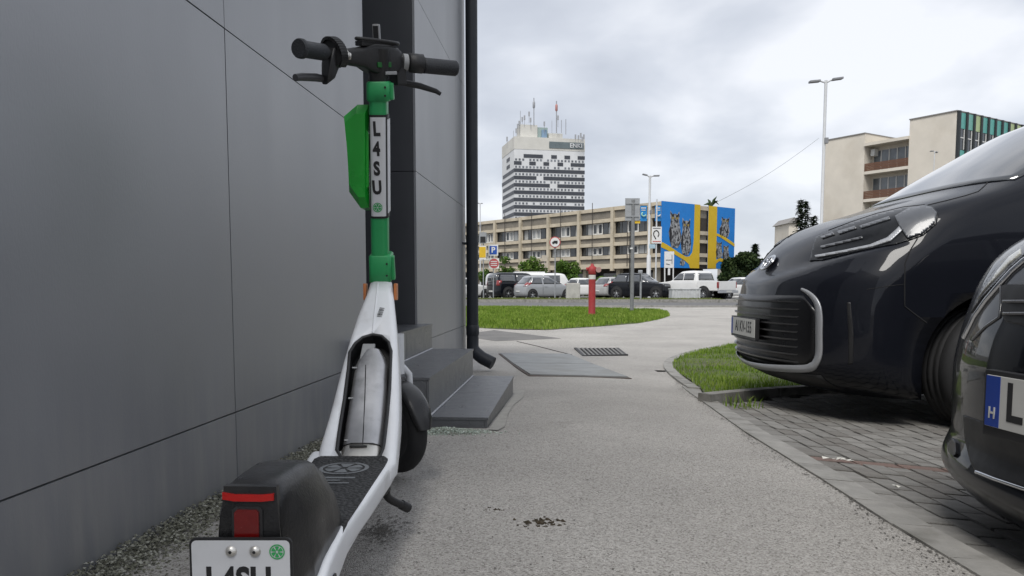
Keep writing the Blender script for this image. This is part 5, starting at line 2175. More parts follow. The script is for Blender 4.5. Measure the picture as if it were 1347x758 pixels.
# ================================================================== parked cars across the road
def bg_car(name, label, spec, u, Y, ang, paint, group='cars parked across the road', z0=None):
    """ang: heading, degrees clockwise from +Y"""
    Ln, Wh, H = spec['L'], spec['W'] / 2, spec['H']
    belt, hood = spec['belt'] * H, spec['hood'] * H
    zs = [.2, .26, .36, .5, hood - .12, hood - .04, hood, hood + .04, belt, belt + .04, H * .85, H * .95, H * .985, H]
    hL, wL, rL = spec['hl'], spec['ws'], spec['roof']
    Lf = [.14, .06, .02, .0, .02, .08, .25, hL * .7, hL, hL + .08, wL - .15, wL, wL + .15, wL + .6]
    bk, rr = spec['back'], spec['rroof']
    Lr = [Ln - .12, Ln - .04, Ln, Ln, Ln - .01, Ln - .02, Ln - .03, Ln - .03, Ln - bk, Ln - bk - .03, Ln - rr + .12, Ln - rr, Ln - rr - .15, Ln - rr - .6]
    Wd = [Wh * .9, Wh * .96, Wh * .99, Wh, Wh, Wh, Wh * .99, Wh * .985, Wh * .97, Wh * .95, Wh * .82, Wh * .75, Wh * .68, Wh * .45]
    o = sorted(range(len(zs)), key=lambda i: zs[i])
    S = Slices(zs, Lf, Lr, Wd, .45, 2.6, .3, 2.8, sm=.06)
    c = P(u, 376, Y)
    z0 = gz(c.x, Y) + .02 if z0 is None else z0
    a = math.radians(ang)
    h = Vector((math.sin(a), math.cos(a), 0))
    fm = place_frame(Vector((c.x, Y, z0)) + h * Ln / 2, h)
    t = thing(name, label, 'car' if 'cat' not in spec else spec['cat'], (c.x, Y, z0), group)
    fine = sorted(set([round(float(z), 3) for z in list(np.linspace(.2, hood - .05, 9)) + list(np.linspace(hood - .05, belt + .05, 14)) + list(np.linspace(belt + .05, H * .95, 8)) + [H * .97, H * .985, H * .995, H]]))
    body = part('body', world_mesh(S.mesh(fine, nf=20, ns=8, nr=16), fm), paint, t)
    ztop = H * .93
    zb = belt + .035

    def sh_front(q, b_):
        z = zb + (ztop - zb) * b_
        return (-1 + 2 * q) * (S.at(z)[2] - .08), z
    part('windscreen', front_patch(S, fm, 0, 0, 0, 0, 10, 6, .012, .03, shape=sh_front), M_GLA2, t)
    part('rear_window', front_patch(S, fm, 0, 0, 0, 0, 10, 6, .012, .03, kind='rear', shape=sh_front), M_GLA2, t)
    for sd in ('left', 'right'):
        xs_ = [spec['ws'] - .22, (spec['ws'] + Ln - rr) / 2, Ln - rr + .02]
        for k in range(2):
            a0, a1 = xs_[k] + (.05 if k else -.0), xs_[k + 1] - .05
            lean0 = .42 if k == 0 else 0
            lean1 = spec.get('clean', .18) if k == 1 else 0
            part('side_window', front_patch(S, fm, 0, 0, 0, 0, 6, 4, .012, .03, kind=sd, shape=lambda q, b_, a0=a0, a1=a1, l0=lean0, l1=lean1: ((a0 - l0 * (1 - b_)) + ((a1 + l1 * (1 - b_)) - (a0 - l0 * (1 - b_))) * q, zb + (ztop - .03 - zb) * b_)), M_GLA2, t)
        sg = 1 if sd == 'left' else -1
        part('headlamp', front_patch(S, fm, 0, 0, 0, 0, 5, 3, .01, .03, shape=lambda q, b_: (sg * (Wh * .55 + Wh * .4 * q), hood - .22 + .14 * b_)), M_LAMP, t)
        part('tail_lamp', front_patch(S, fm, 0, 0, 0, 0, 4, 3, .012, .03, kind='rear', shape=lambda q, b_: (sg * (Wh * .70 + Wh * .28 * q), spec.get('tz', .5) * H + spec.get('th', .2) * b_)), M_TAIL, t)
        part('door_line', MB().tube([fm @ Vector((xs_[1] + .02, sg * (S.side(xs_[1], z) + .003), z)) for z in np.linspace(.35, belt, 6)], .008, 5), M_UNDER, body)
        part('door_handle', MB().box(fm @ Vector((xs_[1] - .18, sg * (Wh + .012), belt - .12)), (.18, .03, .03), fm.to_3x3()), paint, body)
    part('grille', front_patch(S, fm, -.5, .5, .42, .58, 8, 3, .008, .03), M_TRIM, t)
    part('number_plate', front_patch(S, fm, -.26, .26, .45 + spec.get('pz', 0), .56 + spec.get('pz', 0), 4, 2, .02, .03, kind='rear'), M_CPLATE, t)
    R = spec.get('R', .31)
    for L in (spec['fw'], Ln - spec['rw']):
        for sg in (-1, 1):
            hw = S.side(L, .4)
            ar = MB().lathe([(R * 1.22, -.02), (R * 1.22, .012), (R * 1.05, .014), (R * 1.05, -.02)], fm @ Vector((L, sg * hw, R + .03)), fm.to_3x3() @ Vector((0, sg, 0)), 24)
            part('wheel_arch', MB().lathe([(R * 1.2, -.25), (R * 1.2, .010), (.01, .010)], fm @ Vector((L, sg * hw, R + .04)), fm.to_3x3() @ Vector((0, sg, 0)), 24), M_UNDER, t)
            wheel_parts(t, fm @ Vector((L, sg * (hw - .06), R)), fm.to_3x3() @ Vector((0, 1, 0)), R, .2, 5, .68, out=sg)
    return t, S, fm


HATCH = dict(L=3.9, W=1.70, H=1.53, belt=.62, hood=.56, hl=.8, ws=1.75, roof=0, back=.12, rroof=.62, fw=.75, rw=.62, R=.30, tz=.55, th=.25)
SUVB = dict(L=4.5, W=1.85, H=1.70, belt=.62, hood=.60, hl=1.25, ws=2.05, roof=0, back=.12, rroof=.6, fw=.85, rw=.8, R=.37, tz=.55, th=.22)
JEEP = dict(L=4.5, W=1.80, H=1.75, belt=.62, hood=.60, hl=1.25, ws=1.70, roof=0, back=.02, rroof=.12, fw=.8, rw=.85, R=.36, tz=.5, th=.35, clean=.05)
WAGON = dict(L=4.5, W=1.78, H=1.50, belt=.62, hood=.58, hl=1.05, ws=1.95, roof=0, back=.1, rroof=.55, fw=.85, rw=.85, R=.31, tz=.55, th=.2)
SMALL = dict(L=3.8, W=1.66, H=1.46, belt=.63, hood=.58, hl=.9, ws=1.75, roof=0, back=.1, rroof=.55, fw=.75, rw=.65, R=.29, tz=.55, th=.2)

bg_car('hatchback', 'white hatchback parked behind the black off-roader and the parking sign', SMALL, 612, 52.5, 62, M_WHIP)
bg_car('off_roader', 'boxy black off-roader parked between a white and a silver car', JEEP, 684, 51.5, 60, M_BLKP)
bg_car('hatchback', 'silver grey hatchback parked left of the concrete block', HATCH, 716, 49.0, 62, M_SILP)
bg_car('hatchback', 'white hatchback showing its roof behind the concrete block', SMALL, 775, 56.0, 118, M_WHIP)
bg_car('estate_car', 'pale silver estate car parked behind the red hydrant', WAGON, 818, 54.0, 58, M_SIL2)
bg_car('suv', 'black SUV with its front turned towards the road', SUVB, 846, 49.5, 128, M_BLKP)
bg_car('hatchback', 'small white car parked past the tailgate of the white pickup', SMALL, 968, 52.0, 250, M_WHIP)


# ------------------------------------------------------------------ white pickup
pc = P(912, 376, 47.5)
PZ = gz(pc.x, pc.y) + .02
pa = math.radians(-38)
ph_ = Vector((math.sin(pa), math.cos(pa), 0))
PM = place_frame(Vector((pc.x, pc.y, PZ)) + ph_ * 2.6, ph_)
pk = thing('pickup_truck', 'white double-cab pickup with its tailgate towards the road', 'pickup', (pc.x, pc.y, PZ), 'cars parked across the road')
zs = [.35, .42, .5, .8, .98, 1.04, 1.10, 1.15, 1.2, 1.6, 1.74, 1.79, 1.81]
Lf = [.1, .03, .0, .0, .03, .1, .6, 1.25, 1.4, 1.85, 2.05, 2.25, 2.6]
CAB = Slices(zs, Lf, [3.62] * 9 + [3.52, 3.45, 3.38, 3.0], [.86, .9, .915, .92, .92, .92, .915, .91, .90, .79, .72, .66, .4], .4, 2.6, .10, 3.0)
cabb = part('cab', world_mesh(CAB.mesh(list(np.linspace(.35, 1.0, 8)) + list(np.linspace(1.02, 1.2, 10)) + list(np.linspace(1.25, 1.74, 6)) + [1.77, 1.79, 1.805, 1.81], nf=20, ns=8, nr=14), PM), M_WHIP, pk)


def pk_part(nm, c, s, mat, par=pk, bev=.02):
    return part(nm, world_mesh(MB().box(c, s, bev=bev), PM), mat, par)


bed = pk_part('bed_floor', (4.36, 0, .62), (1.45, 1.7, .12), M_WHIP)
for sg in (-1, 1):
    pk_part('bed_side', (4.36, sg * .86, .87), (1.46, .12, .56), M_WHIP)
pk_part('tailgate', (5.12, 0, .88), (.08, 1.62, .52), M_WHIP)
pk_part('rear_bumper', (5.20, 0, .52), (.16, 1.80, .16), M_SATIN)
pk_part('number_plate', (5.285, 0, .53), (.02, .52, .11), M_CPLATE, bev=.004)
for sg in (-1, 1):
    pk_part('tail_lamp', (5.10, sg * .855, .92), (.10, .135, .36), M_TAIL)
    for (L, nm) in ((.9, 'wheel'), (4.1, 'wheel')):
        part('wheel_arch', MB().lathe([(.46, -.25), (.46, .012), (.01, .012)], PM @ Vector((L, sg * .925, .42)), PM.to_3x3() @ Vector((0, sg, 0)), 24), M_UNDER, pk)
        wheel_parts(pk, PM @ Vector((L, sg * .86, .38)), PM.to_3x3() @ Vector((0, 1, 0)), .38, .24, 6, .62, out=sg)
part('rear_window', front_patch(CAB, PM, 0, 0, 0, 0, 8, 4, .015, .03, kind='rear', shape=lambda q, b_: ((-1 + 2 * q) * (.74 - .10 * b_), 1.22 + .42 * b_)), M_GLA2, pk)
part('windscreen', front_patch(CAB, PM, 0, 0, 0, 0, 8, 4, .015, .03, shape=lambda q, b_: ((-1 + 2 * q) * (.80 - .10 * b_), 1.24 + .44 * b_)), M_GLA2, pk)
for sd in ('left', 'right'):
    part('side_window', front_patch(CAB, PM, 0, 0, 0, 0, 6, 4, .012, .03, kind=sd, shape=lambda q, b_: (1.75 + .35 * b_ + (.75 - .35 * b_) * q, 1.22 + .42 * b_)), M_GLA2, pk)
    part('side_window', front_patch(CAB, PM, 2.56, 3.34, 1.22, 1.64, 6, 4, .012, .03, kind=sd), M_GLA2, pk)

# ------------------------------------------------------------------ white minibus behind the cars
bc = P(692, 376, 60)
BZ2 = gz(bc.x, 60) + .02
BM = place_frame(Vector((bc.x + 3.4, 60, BZ2)), (math.sin(math.radians(84)), math.cos(math.radians(84))))
bus = thing('minibus', 'long white minibus parked behind the off-roader and silver hatchback', 'minibus', (bc.x, 60, BZ2))
zs = [.28, .46, .92, 1.1, 1.55, 1.74, 1.82, 1.86]
BUS = Slices(zs, [.1, .02, 0, .05, .3, .42, .6, .9], [6.5, 6.55, 6.6, 6.6, 6.58, 6.5, 6.4, 6.2], [.95, .98, 1.0, 1.0, .97, .92, .84, .6], .35, 3, .25, 3)
part('body', world_mesh(BUS.mesh(list(np.linspace(.28, 1.7, 14)) + [1.74, 1.79, 1.82, 1.845, 1.86], nf=16, ns=8, nr=14), BM), M_WHIP, bus)
part('roof_unit', world_mesh(MB().box((3.2, 0, 1.90), (2.4, 1.1, .14), bev=.05), BM), M_WHIP, bus)
for sd in ('left', 'right'):
    for k in range(4):
        part('side_window', front_patch(BUS, BM, .9 + 1.36 * k, 2.16 + 1.36 * k, 1.0, 1.68, 3, 3, .012, .03, kind=sd), M_GLA2, bus)
part('windscreen', front_patch(BUS, BM, -.8, .8, 1.1, 1.64, 6, 4, .015, .03), M_GLA2, bus)
for L in (1.1, 5.2):
    for sg in (-1, 1):
        wheel_parts(bus, BM @ Vector((L, sg * .93, .34)), BM.to_3x3() @ Vector((0, 1, 0)), .34, .22, 5, .62, out=sg)
# ================================================================== buildings across the road
M_OCHRE = pm('ochre_concrete', (.50, .44, .34), .9, .12, .8, .2, 8, dirt=((.26, .23, .17), .5, .72, .6), dscale=.6)
M_PANELG = pm('parapet_grey', (.20, .18, .15), .9, .15, 1.5, dirt=((.13, .12, .10), .5, .7, .6), dscale=.8)
M_WINDK = pm('dark_window', (.035, .04, .045), .12, .5, .6, coat=.6)
M_WINLT = pm('curtained_window', (.30, .31, .31), .35, .25, .8, coat=.3)
M_WFRAME = pm('window_frame_white', (.62, .62, .60), .6, .06, 2)
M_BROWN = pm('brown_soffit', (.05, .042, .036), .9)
M_BLUE = pm('mural_blue', (.012, .20, .60), .7, .06, .6)
M_YEL = pm('mural_yellow', (.62, .42, .02), .7, .06, .6)
M_OWLD = pm('mural_black', (.015, .015, .018), .7)
M_OWLW = pm('mural_white', (.40, .41, .42), .7, .2, 3)


def owl_mat():
    m = bpy.data.materials.new('mural_feather')
    m.use_nodes = True
    t = m.node_tree
    tc = N(t, 'ShaderNodeTexCoord')
    mp = N(t, 'ShaderNodeMapping')
    mp.inputs['Scale'].default_value = (1, 1, .55)
    t.links.new(tc.outputs['Object'], mp.inputs[0])
    n1 = N(t, 'ShaderNodeTexNoise')
    n1.inputs['Scale'].default_value, n1.inputs['Detail'].default_value = 4.5, 3
    t.links.new(mp.outputs[0], n1.inputs['Vector'])
    rp = N(t, 'ShaderNodeValToRGB')
    e = rp.color_ramp.elements
    e[0].position, e[0].color = .42, (.03, .03, .035, 1)
    e[1].position, e[1].color = .6, (.34, .35, .36, 1)
    t.links.new(n1.outputs['Fac'], rp.inputs[0])
    t.links.new(rp.outputs[0], t.nodes['Principled BSDF'].inputs['Base Color'])
    t.nodes['Principled BSDF'].inputs['Roughness'].default_value = .75
    return m


M_OWL = owl_mat()

# ---- long three-storey office block with a painted end wall
OC = P(868, 376, 85)
OC.z = -.34
fa = Vector((-.79, 1, 0)).normalized()           # along the long facade, away from the corner
fe = Vector((fa.y, -fa.x, 0))                    # along the end wall
fo = -fe                                         # outward normal of the long facade
eo = -fa                                         # outward normal of the end wall
OH = P(868, 265, 85).z - OC.z
z_of = lambda v: P(868, v, 85).z - OC.z
off = thing('office_block', 'long ochre office block with concrete ribs and a painted end wall', 'building', tuple(OC))


def ob(a, e_, z):
    return OC + fa * a + fe * e_ + Vector((0, 0, z))


def obox(mb, a0, a1, e0, e1, z0, z1):
    mb.prism([ob(a0, e0, z0), ob(a1, e0, z0), ob(a1, e1, z0), ob(a0, e1, z0)], (0, 0, z1 - z0))


BAY, NB, OW = 5.8, 8, 13.5
LEN = BAY * NB + 1.6
ZB = z_of(352)                                   # underside of the first floor
mb = MB()
obox(mb, .25, LEN, .5, OW - .3, ZB + .05, OH - .25)
part('wall', mb, M_BROWN, off)
mb = MB()
obox(mb, .1, LEN, .1, OW - .1, OH - .24, OH - .02)
part('roof_slab', mb, M_OCHRE, off)
mb = MB()
obox(mb, 3, LEN - .5, 2.6, OW - 2, 0, ZB)
part('ground_floor', mb, M_BROWN, off)
# floor heights from the photograph (pixels at the corner)
lv = dict(cap=(265, 270), par=(270, 281), b1=(281, 286), w1=(286, 303), b2=(303, 308), p2=(308, 315), b3=(315, 320), w2=(320, 333), b4=(333, 338), p3=(338, 345), b5=(345, 352))


def band(k):
    a, b_ = lv[k]
    return z_of(b_), z_of(a)


for k in ('cap', 'b1', 'b2', 'b3', 'b4', 'b5'):
    mb = MB()
    z0, z1 = band(k)
    obox(mb, .0, LEN, 0, .5, z0, z1)
    part('beam', mb, M_OCHRE, off)
for k in ('par', 'p2', 'p3'):
    mb = MB()
    z0, z1 = band(k)
    obox(mb, .0, LEN, .18, .5, z0 + .01, z1 - .01)
    part('parapet_panel', mb, M_PANELG, off)
for i in range(NB + 1):
    a = 1.6 + i * BAY
    mb = MB()
    obox(mb, a - .22, a + .22, -.16, .3, ZB - .25, OH - .02)
    part('rib', mb, M_OCHRE, off)
    mb = MB()
    obox(mb, a - .3, a + .3, 1.0, 1.6, 0, ZB + .04)
    part('column', mb, M_OCHRE, off)
    if i < NB:
        part('roof_pole', MB().tube([ob(a + BAY * .55, -.25, ZB + .2), ob(a + BAY * .55, -.25, OH + .7)], .045, 6), M_BROWN, off)
        mb = MB()
        obox(mb, a + .8, a + BAY - .8, 2.55, 2.62, .9, ZB - .5)
        part('window', mb, M_WINDK, off)
rw_ = random.Random(11)
for k in ('w1', 'w2'):
    z0, z1 = band(k)
    for i in range(NB):
        a = 1.6 + i * BAY
        n = 6 if i != 5 else 8
        wdt = (BAY - .5) / n
        bright = i == 5 or i == 4 and k == 'x'
        for j in range(n):
            a0 = a + .25 + j * wdt
            lt = rw_.random()
            mb = MB()
            obox(mb, a0 + .05, a0 + wdt - .05, .46, .52, z0 + .08, z1 - .05)
            wn = part('window', mb, M_WINLT if lt < .25 else M_WINDK, off)
            if lt > .55 or bright or j in (2, 3):
                mb = MB()
                if bright or j in (2, 3):
                    for (p0, p1, q0, q1) in ((a0 + .03, a0 + .17, z0 + .06, z1 - .04), (a0 + wdt - .17, a0 + wdt - .03, z0 + .06, z1 - .04), (a0 + .17, a0 + wdt - .17, z0 + .06, z0 + .2), (a0 + .17, a0 + wdt - .17, z1 - .17, z1 - .04)):
                        obox(mb, p0, p1, .40, .455, q0, q1)
                    part('window_frame', mb, M_WFRAME, wn)

# ---- end wall: blue panels, yellow branch, painted owls
ze0, ze1 = z_of(352), OH + .05
EW = OW


def ew(f, g_, out=.0):
    """end wall point: f 0..1 across, g_ 0..1 from bottom to top"""
    return ob(-out, f * EW, ze0 + (ze1 - ze0) * g_)


def epoly(nm, pts_, mat, out, par, th=.03):
    mb = MB().prism([ew(f, g_, out) for (f, g_) in pts_], eo * th)
    return part(nm, mb, mat, par)


lp = epoly('mural_panel', [(0, 0), (.50, 0), (.50, 1), (0, 1)], M_BLUE, .05, off)
rp_ = epoly('mural_panel', [(.615, 0), (1, 0), (1, 1), (.615, 1)], M_BLUE, .05, off)
# concrete strip between the panels
for (g0, g1, mt) in ((0, .06, M_BROWN), (.06, .1, M_OCHRE), (.1, .18, M_PANELG), (.18, .24, M_OCHRE), (.24, .40, M_BROWN), (.40, .45, M_OCHRE), (.45, .53, M_PANELG), (.53, .59, M_OCHRE), (.59, .80, M_BROWN), (.80, .92, M_PANELG), (.92, .97, M_OCHRE)):
    mb = MB().prism([ob(.0 if mt == M_OCHRE else .2, f * EW, ze0 + (ze1 - ze0) * g0) for f in (.50, .615)] + [ob(.0 if mt == M_OCHRE else .2, f * EW, ze0 + (ze1 - ze0) * g1) for f in (.615, .50)], eo * .04)
    part('end_wall_band', mb, mt, off)
# yellow trunk and branch on the left panel
br = [(.0, .305), (.06, .275), (.18, .20), (.30, .12), (.36, .06), (.375, 0), (.50, 0), (.50, 1.0), (.425, 1.0), (.42, .42), (.405, .25), (.37, .185), (.32, .175), (.22, .24), (.10, .33), (.03, .375), (0, .385)]
epoly('mural_branch', br, M_YEL, .085, lp)
epoly('mural_trunk', [(.615, 0), (.735, 0), (.735, 1), (.615, 1)], M_YEL, .085, rp_)
epoly('mural_branch', [(.735, .535), (.80, .505), (1, .37), (1, .42), (.86, .52), (.76, .565), (.735, .57)], M_YEL, .085, rp_)
epoly('mural_branch', [(.735, .08), (.78, .125), (.86, .10), (1, .01), (1, .06), (.88, .15), (.80, .175), (.735, .145)], M_YEL, .085, rp_)


def owl(cx, cy, w, h, par, tilt=0.0):
    def q(x, y):
        return (cx + w * (x + tilt * y), cy + h * y)
    bod = [q(*p) for p in ((-.28, 0), (-.42, .18), (-.5, .42), (-.36, .62), (-.34, .76), (-.38, .88), (-.36, 1.02), (-.2, .93), (0, .95), (.2, .93), (.36, 1.02), (.36, .86), (.33, .74), (.40, .58), (.5, .34), (.42, .1), (.2, -.02))]
    o = epoly('mural_owl', bod, M_OWL, .09, par, .02)
    for sx in (-1, 1):
        eye = [q(sx * .16 + .085 * math.cos(t_), .82 + .035 * math.sin(t_)) for t_ in [k * .628 for k in range(10)]]
        epoly('owl_eye', eye, pm('owl_eye_amber', (.30, .22, .06), .6), .115, o, .012)
        epoly('owl_brow', [q(sx * .02, .80), q(sx * .3, .90), q(sx * .33, .96), q(sx * .1, .89)], M_OWLD, .113, o, .01)
    epoly('owl_beak', [q(-.06, .77), q(.06, .77), q(0, .69)], M_OWLD, .115, o, .012)
    epoly('owl_wing', [q(-.46, .40), q(-.34, .6), (q(-.26, .4)), q(-.3, .12), q(-.4, .16)], M_OWLD, .112, o, .01)
    rr = random.Random(int(cx * 100))
    for k in range(26):
        x, y = rr.uniform(-.3, .36), rr.uniform(.06, .66)
        epoly('owl_feather', [q(x - .035, y), q(x, y - .045), q(x + .035, y), q(x, y + .015)], M_OWLD if k % 2 else M_OWLW, .112, o, .008)


owl(.175, .315, .16, .54, lp, -.05)
owl(.315, .205, .14, .56, lp, .02)
owl(.84, .50, .15, .34, rp_, .15)
owl(.775, .17, .10, .27, rp_)
owl(.875, .12, .10, .27, rp_)
epoly('mural_owl', [(.24, .05), (.29, .03), (.31, .08), (.29, .14), (.25, .12)], M_OWL, .09, lp, .02)
# plant growing on the roof edge
M_FERN = leaf_mat('roof_plant_leaf', (.02, .035, .015), (.03, .055, .02), (.05, .08, .03), 2.0, .1)
rp0 = ob(.6, EW * .72, OH)
fr = MB()
for (tx, ty, tz_, mz) in ((.95, .2, .35, .75), (.55, -.3, 1.25, .8), (-.35, .3, 1.0, .7), (-.9, 0, .3, .45), (.2, .2, .7, .5), (.8, .1, .8, .6)):
    fr.tube([rp0 + Vector((0, 0, .1)), rp0 + Vector((tx * .45, ty * .5, mz)), rp0 + Vector((tx, ty, tz_))], [.07, .17, .03], 5)
rpt = thing('roof_plant', 'drooping dark plant on the roof edge above the mural', 'plant', tuple(rp0))
part('foliage', fr, M_FERN, rpt)
part('stem', MB().tube([rp0, rp0 + Vector((0, 0, .6))], .07, 6), M_BROWN, rpt)

# ---- white tower block far behind
M_TWH = pm('tower_white', (.62, .63, .64), .85, .06, .2)
M_TCREAM = pm('tower_cream', (.58, .57, .53), .9, .08, .15, dirt=((.47, .46, .42), .5, .7, .5), dscale=.12)
M_TBLK = pm('tower_band', (.045, .05, .062), .5, .1, .3)
M_TWIN = pm('tower_window', (.15, .16, .18), .3, .6, .35)
TD = 333.0
TF = P(676.5, 376, TD)                            # front-left corner
tfx = Vector((1, .22, 0)).normalized()           # along the front face to the right
tsx = Vector((-.22, 1, 0)).normalized()            # along the left side, away
TW = (771 - 676) / CAM_F * TD * 1.0
def tz(v):
    return P(676, v, TD).z
TZ0, TZ1 = -.34, tz(179.5)
tow = thing('tower_block', 'white high-rise with dark striped floors and rooftop masts', 'building', (TF.x, TF.y, -.34))


def tb(f, s_, z, out=0.0):
    return TF + tfx * f + tsx * s_ + Vector((0, 0, z - TF.z)) - tsx * out * 0


def tbox(mb, f0, f1, s0, s1, z0, z1):
    mb.prism([Vector((q.x, q.y, z0)) for q in (tb(f0, s0, 0), tb(f1, s0, 0), tb(f1, s1, 0), tb(f0, s1, 0))], (0, 0, z1 - z0))


TS = 26.0
mb = MB()
tbox(mb, 0, TW, 0, TS, TZ0, tz(196))
part('wall', mb, M_TWH, tow)
mb = MB()
tbox(mb, -.1, TW + .1, -.1, TS + .1, tz(196) + .02, TZ1)
crown = part('crown_storey', mb, M_TCREAM, tow)
mb = MB()
tbox(mb, TW * .49, TW - .5, -.35, -.12, tz(193), tz(184.5))
part('crown_window', mb, pm('crown_glass', (.12, .15, .16), .3, .2, .3), crown)
fmT = frame(Vector((tb(TW * .87, -.55, 0).x, tb(TW * .87, -.55, 0).y, tz(189))), tfx, (0, 0, 1))
link_mesh('lettering', text_mesh('ENKI', 2.6, fmT, .05, .05), M_TWH, crown)
# floors
FL = 9.62
rt = random.Random(5)
checker = {0: [(.13, .40), (.52, .60), (.71, .79), (.90, 1.0)], 1: [(0, .10), (.21, .30), (.41, .49), (.61, .69), (.80, 1.0)], 3: [(0, .31), (.41, 1.0)], 4: [(0, .50), (.61, 1.0)]}
for i in range(12):
    v0 = 202.3 + i * FL
    v_b = v0 + 4.6
    segs = checker.get(i, [(0, 1.0)])
    for (a, b_) in segs:
        mb = MB()
        tbox(mb, TW * a + (.0 if a else -.12), TW * b_ + (.12 if b_ == 1 else 0), -.14, .2, tz(v_b), tz(v0))
        part('floor_band', mb, M_TBLK, tow)
    if i not in (0, 1):
        mb = MB()
        tbox(mb, -.14, .2, -.1, TS * (.92 if i % 3 else 1.0), tz(v_b), tz(v0))
        part('floor_band', mb, M_TBLK, tow)
    else:
        mb = MB()
        tbox(mb, -.14, .2, TS * .35, TS * .6, tz(v_b), tz(v0))
        part('floor_band', mb, M_TBLK, tow)
    wins = MB()
    for j in range(20):
        f0 = TW * (j + .22) / 20
        if rt.random() < .93:
            mb = MB()
            tbox(mb, f0, f0 + TW * .027, -.08, .1, tz(v_b + 4.1), tz(v_b + 1.4))
            part('window', mb, M_TWIN, tow)
# plant rooms and masts
for (a, b_, s0, s1, v1, mt, nm) in ((.10, .34, 2, 9, 162, M_TCREAM, 'plant_room'), (.34, .49, 2.5, 9, 164.5, pm('plant_green', (.30, .38, .36), .8), 'plant_room'), (.40, .47, 1.6, 2.45, 168, pm('plant_blue', (.20, .30, .42), .7), 'plant_room'), (.50, .70, 2, 9, 172, M_TCREAM, 'plant_room')):
    mb = MB()
    tbox(mb, TW * a, TW * b_, s0, s1, TZ1 - .2, tz(v1))
    part(nm, mb, mt, tow)
M_MAST = pm('mast_grey', (.30, .31, .33), .6)
for (u, v, r_, v0) in ((684.5, 146, .12, 178), (702.3, 129, .22, 163), (732, 133, .25, 172), (738.5, 158, .14, 172), (744.3, 157, .16, 174), (726, 159, .1, 172), (675.5, 172, .1, 178)):
    p0 = P(u, v0, TD + 4)
    p1 = P(u, v, TD + 4)
    ms = part('mast', MB().tube([Vector((p0.x, p0.y, p0.z - 1)), p1], r_, 6), M_MAST, tow)
    if v < 140:
        h = (p1 - p0).length
        part('aerial', MB().tube([p1 - Vector((0, 0, 4.5)), p1 - Vector((0, 0, 4)), p1 - Vector((0, 0, 1.8)), p1 - Vector((0, 0, 1.3))], [.2, .55, .55, .2], 8), pm('aerial_red', (.42, .20, .18), .6) if u > 720 else M_MAST, ms)
rt2 = random.Random(3)
for (u, v) in ((679, 172), (681, 166), (683, 162), (687, 157), (690, 155), (696, 150), (698, 158), (757, 180), (761, 181), (764, 178), (766, 183), (768, 180), (734, 155), (716, 163), (667, 183)):
    c0 = P(u, v, TD + 3)
    part('antenna', MB().box(c0, (.7, .35, 1.9)).tube([c0 - Vector((0, 0, 4)), c0], .09, 5), M_MAST, tow)

# ---- beige block with balconies on the right
M_BEIGE = pm('beige_render', (.62, .575, .50), .92, .07, .5, .15, 6, dirt=((.46, .41, .335), .5, .72, .45), dscale=.35)
M_WOODP = None
BC = P(1249, 376, 85)
BC.z = -.34
ba = Vector((-.626, 1, 0)).normalized()
be = Vector((ba.y, -ba.x, 0))
bz_of = lambda v: P(1249, v, 85).z + .34
BH = bz_of(146)
bei = thing('beige_block', 'beige five-storey block with timber balconies and turquoise side panels', 'building', tuple(BC))


def bb_(a, e_, z):
    return BC + ba * a + be * e_ + Vector((0, 0, z))


def bbox(mb, a0, a1, e0, e1, z0, z1):
    mb.prism([bb_(a0, e0, z0), bb_(a1, e0, z0), bb_(a1, e1, z0), bb_(a0, e1, z0)], (0, 0, z1 - z0))


mb = MB()
bbox(mb, .1, 5.4, .1, 24, 0, BH)
part('stair_tower', mb, M_BEIGE, bei)
mb = MB()
bbox(mb, 5.4, 11.0, 1.8, 14, 0, BH - 1.5)
part('balcony_wall', mb, M_BEIGE, bei)
mb = MB()
bbox(mb, 11.0, 16.7, .1, 13, 0, BH - .6)
part('end_wing', mb, M_BEIGE, bei)
for (a0, a1, e0, e1, z) in ((.0, 5.45, .0, 24.1, BH), (10.95, 16.8, .0, 13.1, BH - .6)):
    mb = MB()
    bbox(mb, a0, a1, e0, e1, z, z + .12)
    part('coping', mb, pm('coping_grey', (.22, .21, .2), .8), bei)
M_TIMBER = pm('balcony_timber', (.13, .06, .033), .75, .3, 3, .3, 10, streak=(1, 1, 14))
M_WGLS = pm('balcony_glass', (.12, .14, .16), .12, .5, .5, coat=.6)
top = BH - 2.2
for k in range(5):
    z = top - 3.35 * k - 3.0
    if z < 0:
        break
    mb = MB()
    bbox(mb, 5.42, 10.98, .15, 1.8, z - .35, z)
    bal = part('balcony', mb, M_BEIGE, bei)
    for j in range(5):
        mb = MB()
        bbox(mb, 5.43, 10.97, .16, .22, z + .03 + j * .19, z + .19 + j * .19)
        part('balcony_board', mb, M_TIMBER, bal)
    for j in range(5):
        a0 = 5.7 + j * 1.02
        mb = MB()
        bbox(mb, a0 + .06, a0 + .96, 1.72, 1.79, z + .1, z + 2.55)
        wn = part('window', mb, M_WGLS, bei)
        mb = MB()
        bbox(mb, a0 - .05, a0 + .06, 1.66, 1.79, z + .05, z + 2.6)
        part('window_frame', mb, M_WFRAME, wn)
mb = MB()
bbox(mb, 5.42, 10.98, -.1, 1.9, top + .05, top + .4)
part('balcony_roof', mb, M_BEIGE, bei)
mb = MB()
bbox(mb, 10.2, 10.7, .9, 1.7, top - 1.1, top - .3)
part('air_conditioner', mb, M_WFRAME, bei)
